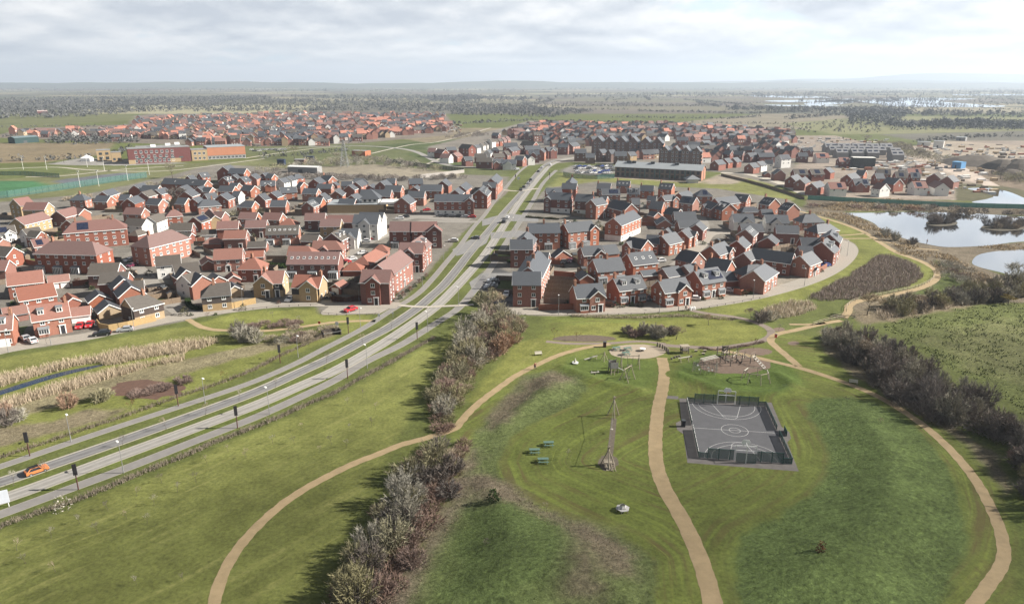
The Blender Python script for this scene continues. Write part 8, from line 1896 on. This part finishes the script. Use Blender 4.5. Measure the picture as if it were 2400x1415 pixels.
def car(loc, rz, shape, col, label, grp=None, parts=True, name='parked_car', cat='car'):
    r = empty(name, loc, rz); L_, W_, H_, prof_, _ = SHAPES[shape]; body, glass, wheel, rim, hm, tl, sill = car_meshes(shape, col); link('body', body, r); link('windows', glass, r)
    for x in (-L_ / 2 + .82, L_ / 2 - .82):
        for y in (-W_ / 2 + .1, W_ / 2 - .1):
            t = link('tyre', wheel, r, (x, y, .33))
            if parts: link('rim', rim, t)
    if parts:
        link('sill', sill, r)
        for y in (-W_ / 2 + .3, W_ / 2 - .3): link('headlight', hm, r, (-L_ / 2, y, .72)); link('tail_light', tl, r, (L_ / 2, y, .82))
    return tag(r, label, cat, grp)
def dirpx(a, b): d = P(*b) - P(*a); return math.atan2(d.y, d.x) + math.pi
rL = dirpx((60, 1110), (130, 1086))
oc = car(P(87, 1107), rL, 'suv', 'orange', 'orange crossover car with black roof driving on the left carriageway', None, True, 'car'); oc.scale = (.8, .8, .8)
m = MB(); m.slab([(-.42, -.62, 1.66), (1.2, -.62, 1.68), (1.2, .62, 1.68), (-.42, .62, 1.66)], .04); m.build('roof_panel', BLK, oc)
CARS = [(872,709,0,'van','red','red delivery van parked beside the dark brick end block'),(822,729,.9,'hatch','red','red hatchback in the visitor parking bay'),(240,786,.33,'suv','black','black estate car parked on the road above the pond'),(294,776,.33,'hatch','silver','silver hatchback parked in front of the black estate car'),
 (60,797,-.7,'hatch','silver','silver car on the drive at the left edge'),(76,802,-.7,'hatch','white','white car on the drive by the dormered brick house'),(188,768,1.9,'hatch','red','left red car in front of the two white garage doors'),(211,765,1.9,'hatch','red','right red car in front of the two white garage doors'),
 (680,705,1.4,'hatch','white','white car between the two buff gabled houses'),(775,697,1.3,'suv','black','black car in the drive behind the copper hedge'),(857,568,.1,'suv','white','white car beside the white three-storey flats'),(872,562,0,'hatch','red','red car beside the white three-storey flats'),(849,596,.5,'hatch','white','white car on the street behind the hipped garages'),
 (810,617,.7,'hatch','red','red car parked behind the hipped garage'),(824,610,.6,'hatch','white','white car parked behind the red one'),(310,625,1.3,'hatch','maroon','dark red car on the street by the crescent block'),(303,613,1.2,'hatch','white','white car parked by the crescent brick block'),(1155,661,.15,'hatch','silver','silver car, farthest in the tarmac parking row'),(1156,666,.15,'suv','black','black car, second in the tarmac parking row'),
 (1152,672,.15,'hatch','white','white car, third in the tarmac parking row'),(1149,677,.15,'hatch','silver','silver car, nearest in the tarmac parking row'),(1187,693,1.45,'hatch','white','white car parked alone on the tarmac yard'),(1321,617,1.35,'hatch','grey','grey car in the left open garage bay'),(1336,615,1.35,'hatch','maroon','maroon car in the right open garage bay'),
 (1428,716,-.6,'suv','black','black car between the first two crescent houses'),(1523,702,1.4,'hatch','grey','grey car in the drive between dormered and gabled houses'),(1626,703,-.2,'hatch','white','white car in front of the house with solar roof'),(1704,684,-.4,'hatch','silver','silver car in front of the pale-roofed garage'),(1547,614,.3,'suv','white','white car in the courtyard of the parkside estate'),
 (1552,535,1.3,'van','white','white van in front of the dark brick garages'),(1327,525,0,'hatch','white','white car in front of the white-based terrace'),(1934,625,.5,'hatch','blue','blue car on the drive by the curved road end'),(1586,540,.2,'hatch','blue','blue car behind the pale courtyard houses'),(937,514,.2,'suv','white','white car left in the bay by the red terrace'),(950,510,.3,'hatch','black','black car right in the bay by the red terrace'),
 (1000,494,.3,'hatch','red','red car behind the slate terrace end'),(1062,567,0,'suv','white','white car in front of the red gabled terrace'),(1031,508,0,'hatch','grey','grey car, first from left in front of slate terrace'),(1044,508.5,0,'hatch','black','black car, second from left in front of slate terrace'),(1057,509,0,'hatch','grey','grey car, third from left in front of slate terrace'),(1073,509.5,0,'suv','black','black car, fourth from left in front of slate terrace'),(1090,510,0,'hatch','silver','silver car, fifth from left in front of slate terrace'),(1106,510.5,0,'hatch','red','red car at the right end of the slate terrace row'),
 (1210,399,.1,'van','white','white van at the corner of the new town quarter'),(1165,395,0,'hatch','white','white car left of the white van at the quarter corner'),(1130,391,0,'hatch','silver','silver car at the left of the new quarter frontage'),(1115,560,-.3,'hatch','grey','grey car at the estate junction')]
for x, y, a, sh, co, lb in CARS: car(P(x, y), a, sh, co, lb, None, y > 480)
TR = [(1181,522,'suv','black','dark car driving toward the camera near the crossing'),(1189,512,'hatch','white','white car following beside the crossing'),(1221,447,'hatch','black','dark car, nearest in the far queue of traffic'),(1228,440,'hatch','black','dark car, second in the far queue of traffic'),(1238,431,'hatch','silver','silver car, third in the far queue of traffic'),(1244,423,'hatch','black','dark car, fourth in the far queue of traffic'),(1262,403,'hatch','black','dark car near the far bend of the road'),(1270,394,'hatch','white','white car at the far bend of the road'),(1289,388,'van','white','white van at the far bend of the road')]
for x, y, sh, co, lb in TR: car(P(x, y), dirpx((1186, 493), (1229, 444)), sh, co, lb, 'traffic on the main road', False, 'car')
cg = random.Random(6)
for i in range(9):
    for j in range(4):
        if cg.random() < .85: car(P(1348 + i * 10.5 + j * 2 + cg.uniform(-1, 1), 391 + j * 5.2 + cg.uniform(-.4, .4)), .5 + cg.uniform(-.1, .1), cg.choice(('hatch', 'suv')), cg.choice(('white', 'silver', 'black', 'grey', 'white', 'blue')), 'car parked in the crowded primary school car park', 'cars in the school car park', False)
for i in range(14): car(P(590 + i * 6 + cg.uniform(-1, 1), 352 + cg.choice((0, 3.0))), .3, 'hatch', cg.choice(('white', 'silver', 'black', 'grey')), 'car parked beside the far estate road', 'cars by the far estate road', False)
mq = empty('marquee', P(205, 378)); m = MB(); m.box(-4, 4, -3, 3, 0, 2.6); m.build('side_wall', WHITE, mq); m = MB()
for a, b in (((-4.3, -3.3), (4.3, -3.3)), ((4.3, -3.3), (4.3, 3.3)), ((4.3, 3.3), (-4.3, 3.3)), ((-4.3, 3.3), (-4.3, -3.3))): m.slab([(*a, 2.61), (*b, 2.61), (0, 0, 5.4)], .1)
m.build('canopy', WHITE, mq); tag(mq, 'white pointed marquee in front of the school', 'marquee')
pv_ = empty('pavilion', P(1622, 428)); m = MB(); m.box(-3.4, 3.4, -3, 3, 0, 2.5); m.build('wall', WALLM['w'], pv_); m = MB()
for a, b in (((-5, -4.5), (5, -4.5)), ((5, -4.5), (5, 4.5)), ((5, 4.5), (-5, 4.5)), ((-5, 4.5), (-5, -4.5))): m.slab([(*a, 2.51), (*b, 2.51), (0, 0, 5.2)], .12)
m.build('roof', LEAD, pv_); tag(pv_, 'small hip-roofed pavilion on the school playing field', 'pavilion')

# ------------------------------------------------------------------ air
hz = MB(); hz.box(-17000, 17000, -400, 17500, -3, 420)
HM = bpy.data.materials.new('haze_air'); HM.use_nodes = True; nt = HM.node_tree; nt.nodes.clear()
o_ = nt.nodes.new('ShaderNodeOutputMaterial'); pv = nt.nodes.new('ShaderNodeVolumePrincipled'); pv.inputs['Color'].default_value = (.72, .84, 1.0, 1); pv.inputs['Density'].default_value = 1.1e-4
pv.inputs['Density Attribute'].default_value = ''; pv.inputs['Anisotropy'].default_value = .25; nt.links.new(pv.outputs[0], o_.inputs['Volume'])
tag(hz.build('haze', HM), kind='stuff')

# ------------------------------------------------------------------ an unseen cloud off to the right, added to shade the near park
def cloud():
    CM = bpy.data.materials.new('shade_cloud'); CM.use_nodes = True; nt = CM.node_tree; b = nt.nodes['Principled BSDF']; b.inputs['Base Color'].default_value = (.9, .9, .92, 1); b.inputs['Roughness'].default_value = 1; b.inputs['Specular IOR Level'].default_value = 0
    tr = nt.nodes.new('ShaderNodeBsdfTransparent'); tl = nt.nodes.new('ShaderNodeBsdfTranslucent'); tl.inputs[0].default_value = (.9, .9, .92, 1); m1 = nt.nodes.new('ShaderNodeMixShader'); m1.inputs[0].default_value = .5; nt.links.new(b.outputs[0], m1.inputs[1]); nt.links.new(tl.outputs[0], m1.inputs[2])
    m2 = nt.nodes.new('ShaderNodeMixShader'); m2.inputs[0].default_value = .075; nt.links.new(tr.outputs[0], m2.inputs[1]); nt.links.new(m1.outputs[0], m2.inputs[2]); nt.links.new(m2.outputs[0], nt.nodes['Material Output'].inputs[0])
    rg = random.Random(8); mb = MB(); Zc = 950.0; off = Zc / math.tan(SUN_EL); dx, dy = off * math.cos(SUN_AZ), off * math.sin(SUN_AZ)
    for gx, gy, rx, ry in ((60, 95, 95, 55), (150, 120, 90, 55), (230, 100, 100, 70), (20, 60, 80, 50), (120, 60, 110, 50), (190, 150, 60, 38), (90, 150, 42, 26), (-10, 100, 60, 40), (260, 170, 70, 50), (320, 120, 80, 60)):
        n1, n2 = 10, 18; h_ = rg.uniform(24, 40)
        pt = lambda i, j: (gx + dx + rx * math.sin(math.pi * i / n1) * math.cos(2 * math.pi * j / n2) * (1 + .13 * math.sin(j * 2.1 + i + gx)), gy + dy + ry * math.sin(math.pi * i / n1) * math.sin(2 * math.pi * j / n2) * (1 + .13 * math.sin(j * 1.7 + i * 1.3 + gy)), Zc + h_ * math.cos(math.pi * i / n1) * (1 + .15 * math.sin(j * 3 + i)))
        for i in range(n1):
            for j in range(n2): mb.quad([pt(i + 1, j), pt(i + 1, j + 1), pt(i, j + 1), pt(i, j)])
    o = mb.build('cloud', CM); tag(o, kind='structure')
    for p in o.data.polygons: p.use_smooth = True
cloud()
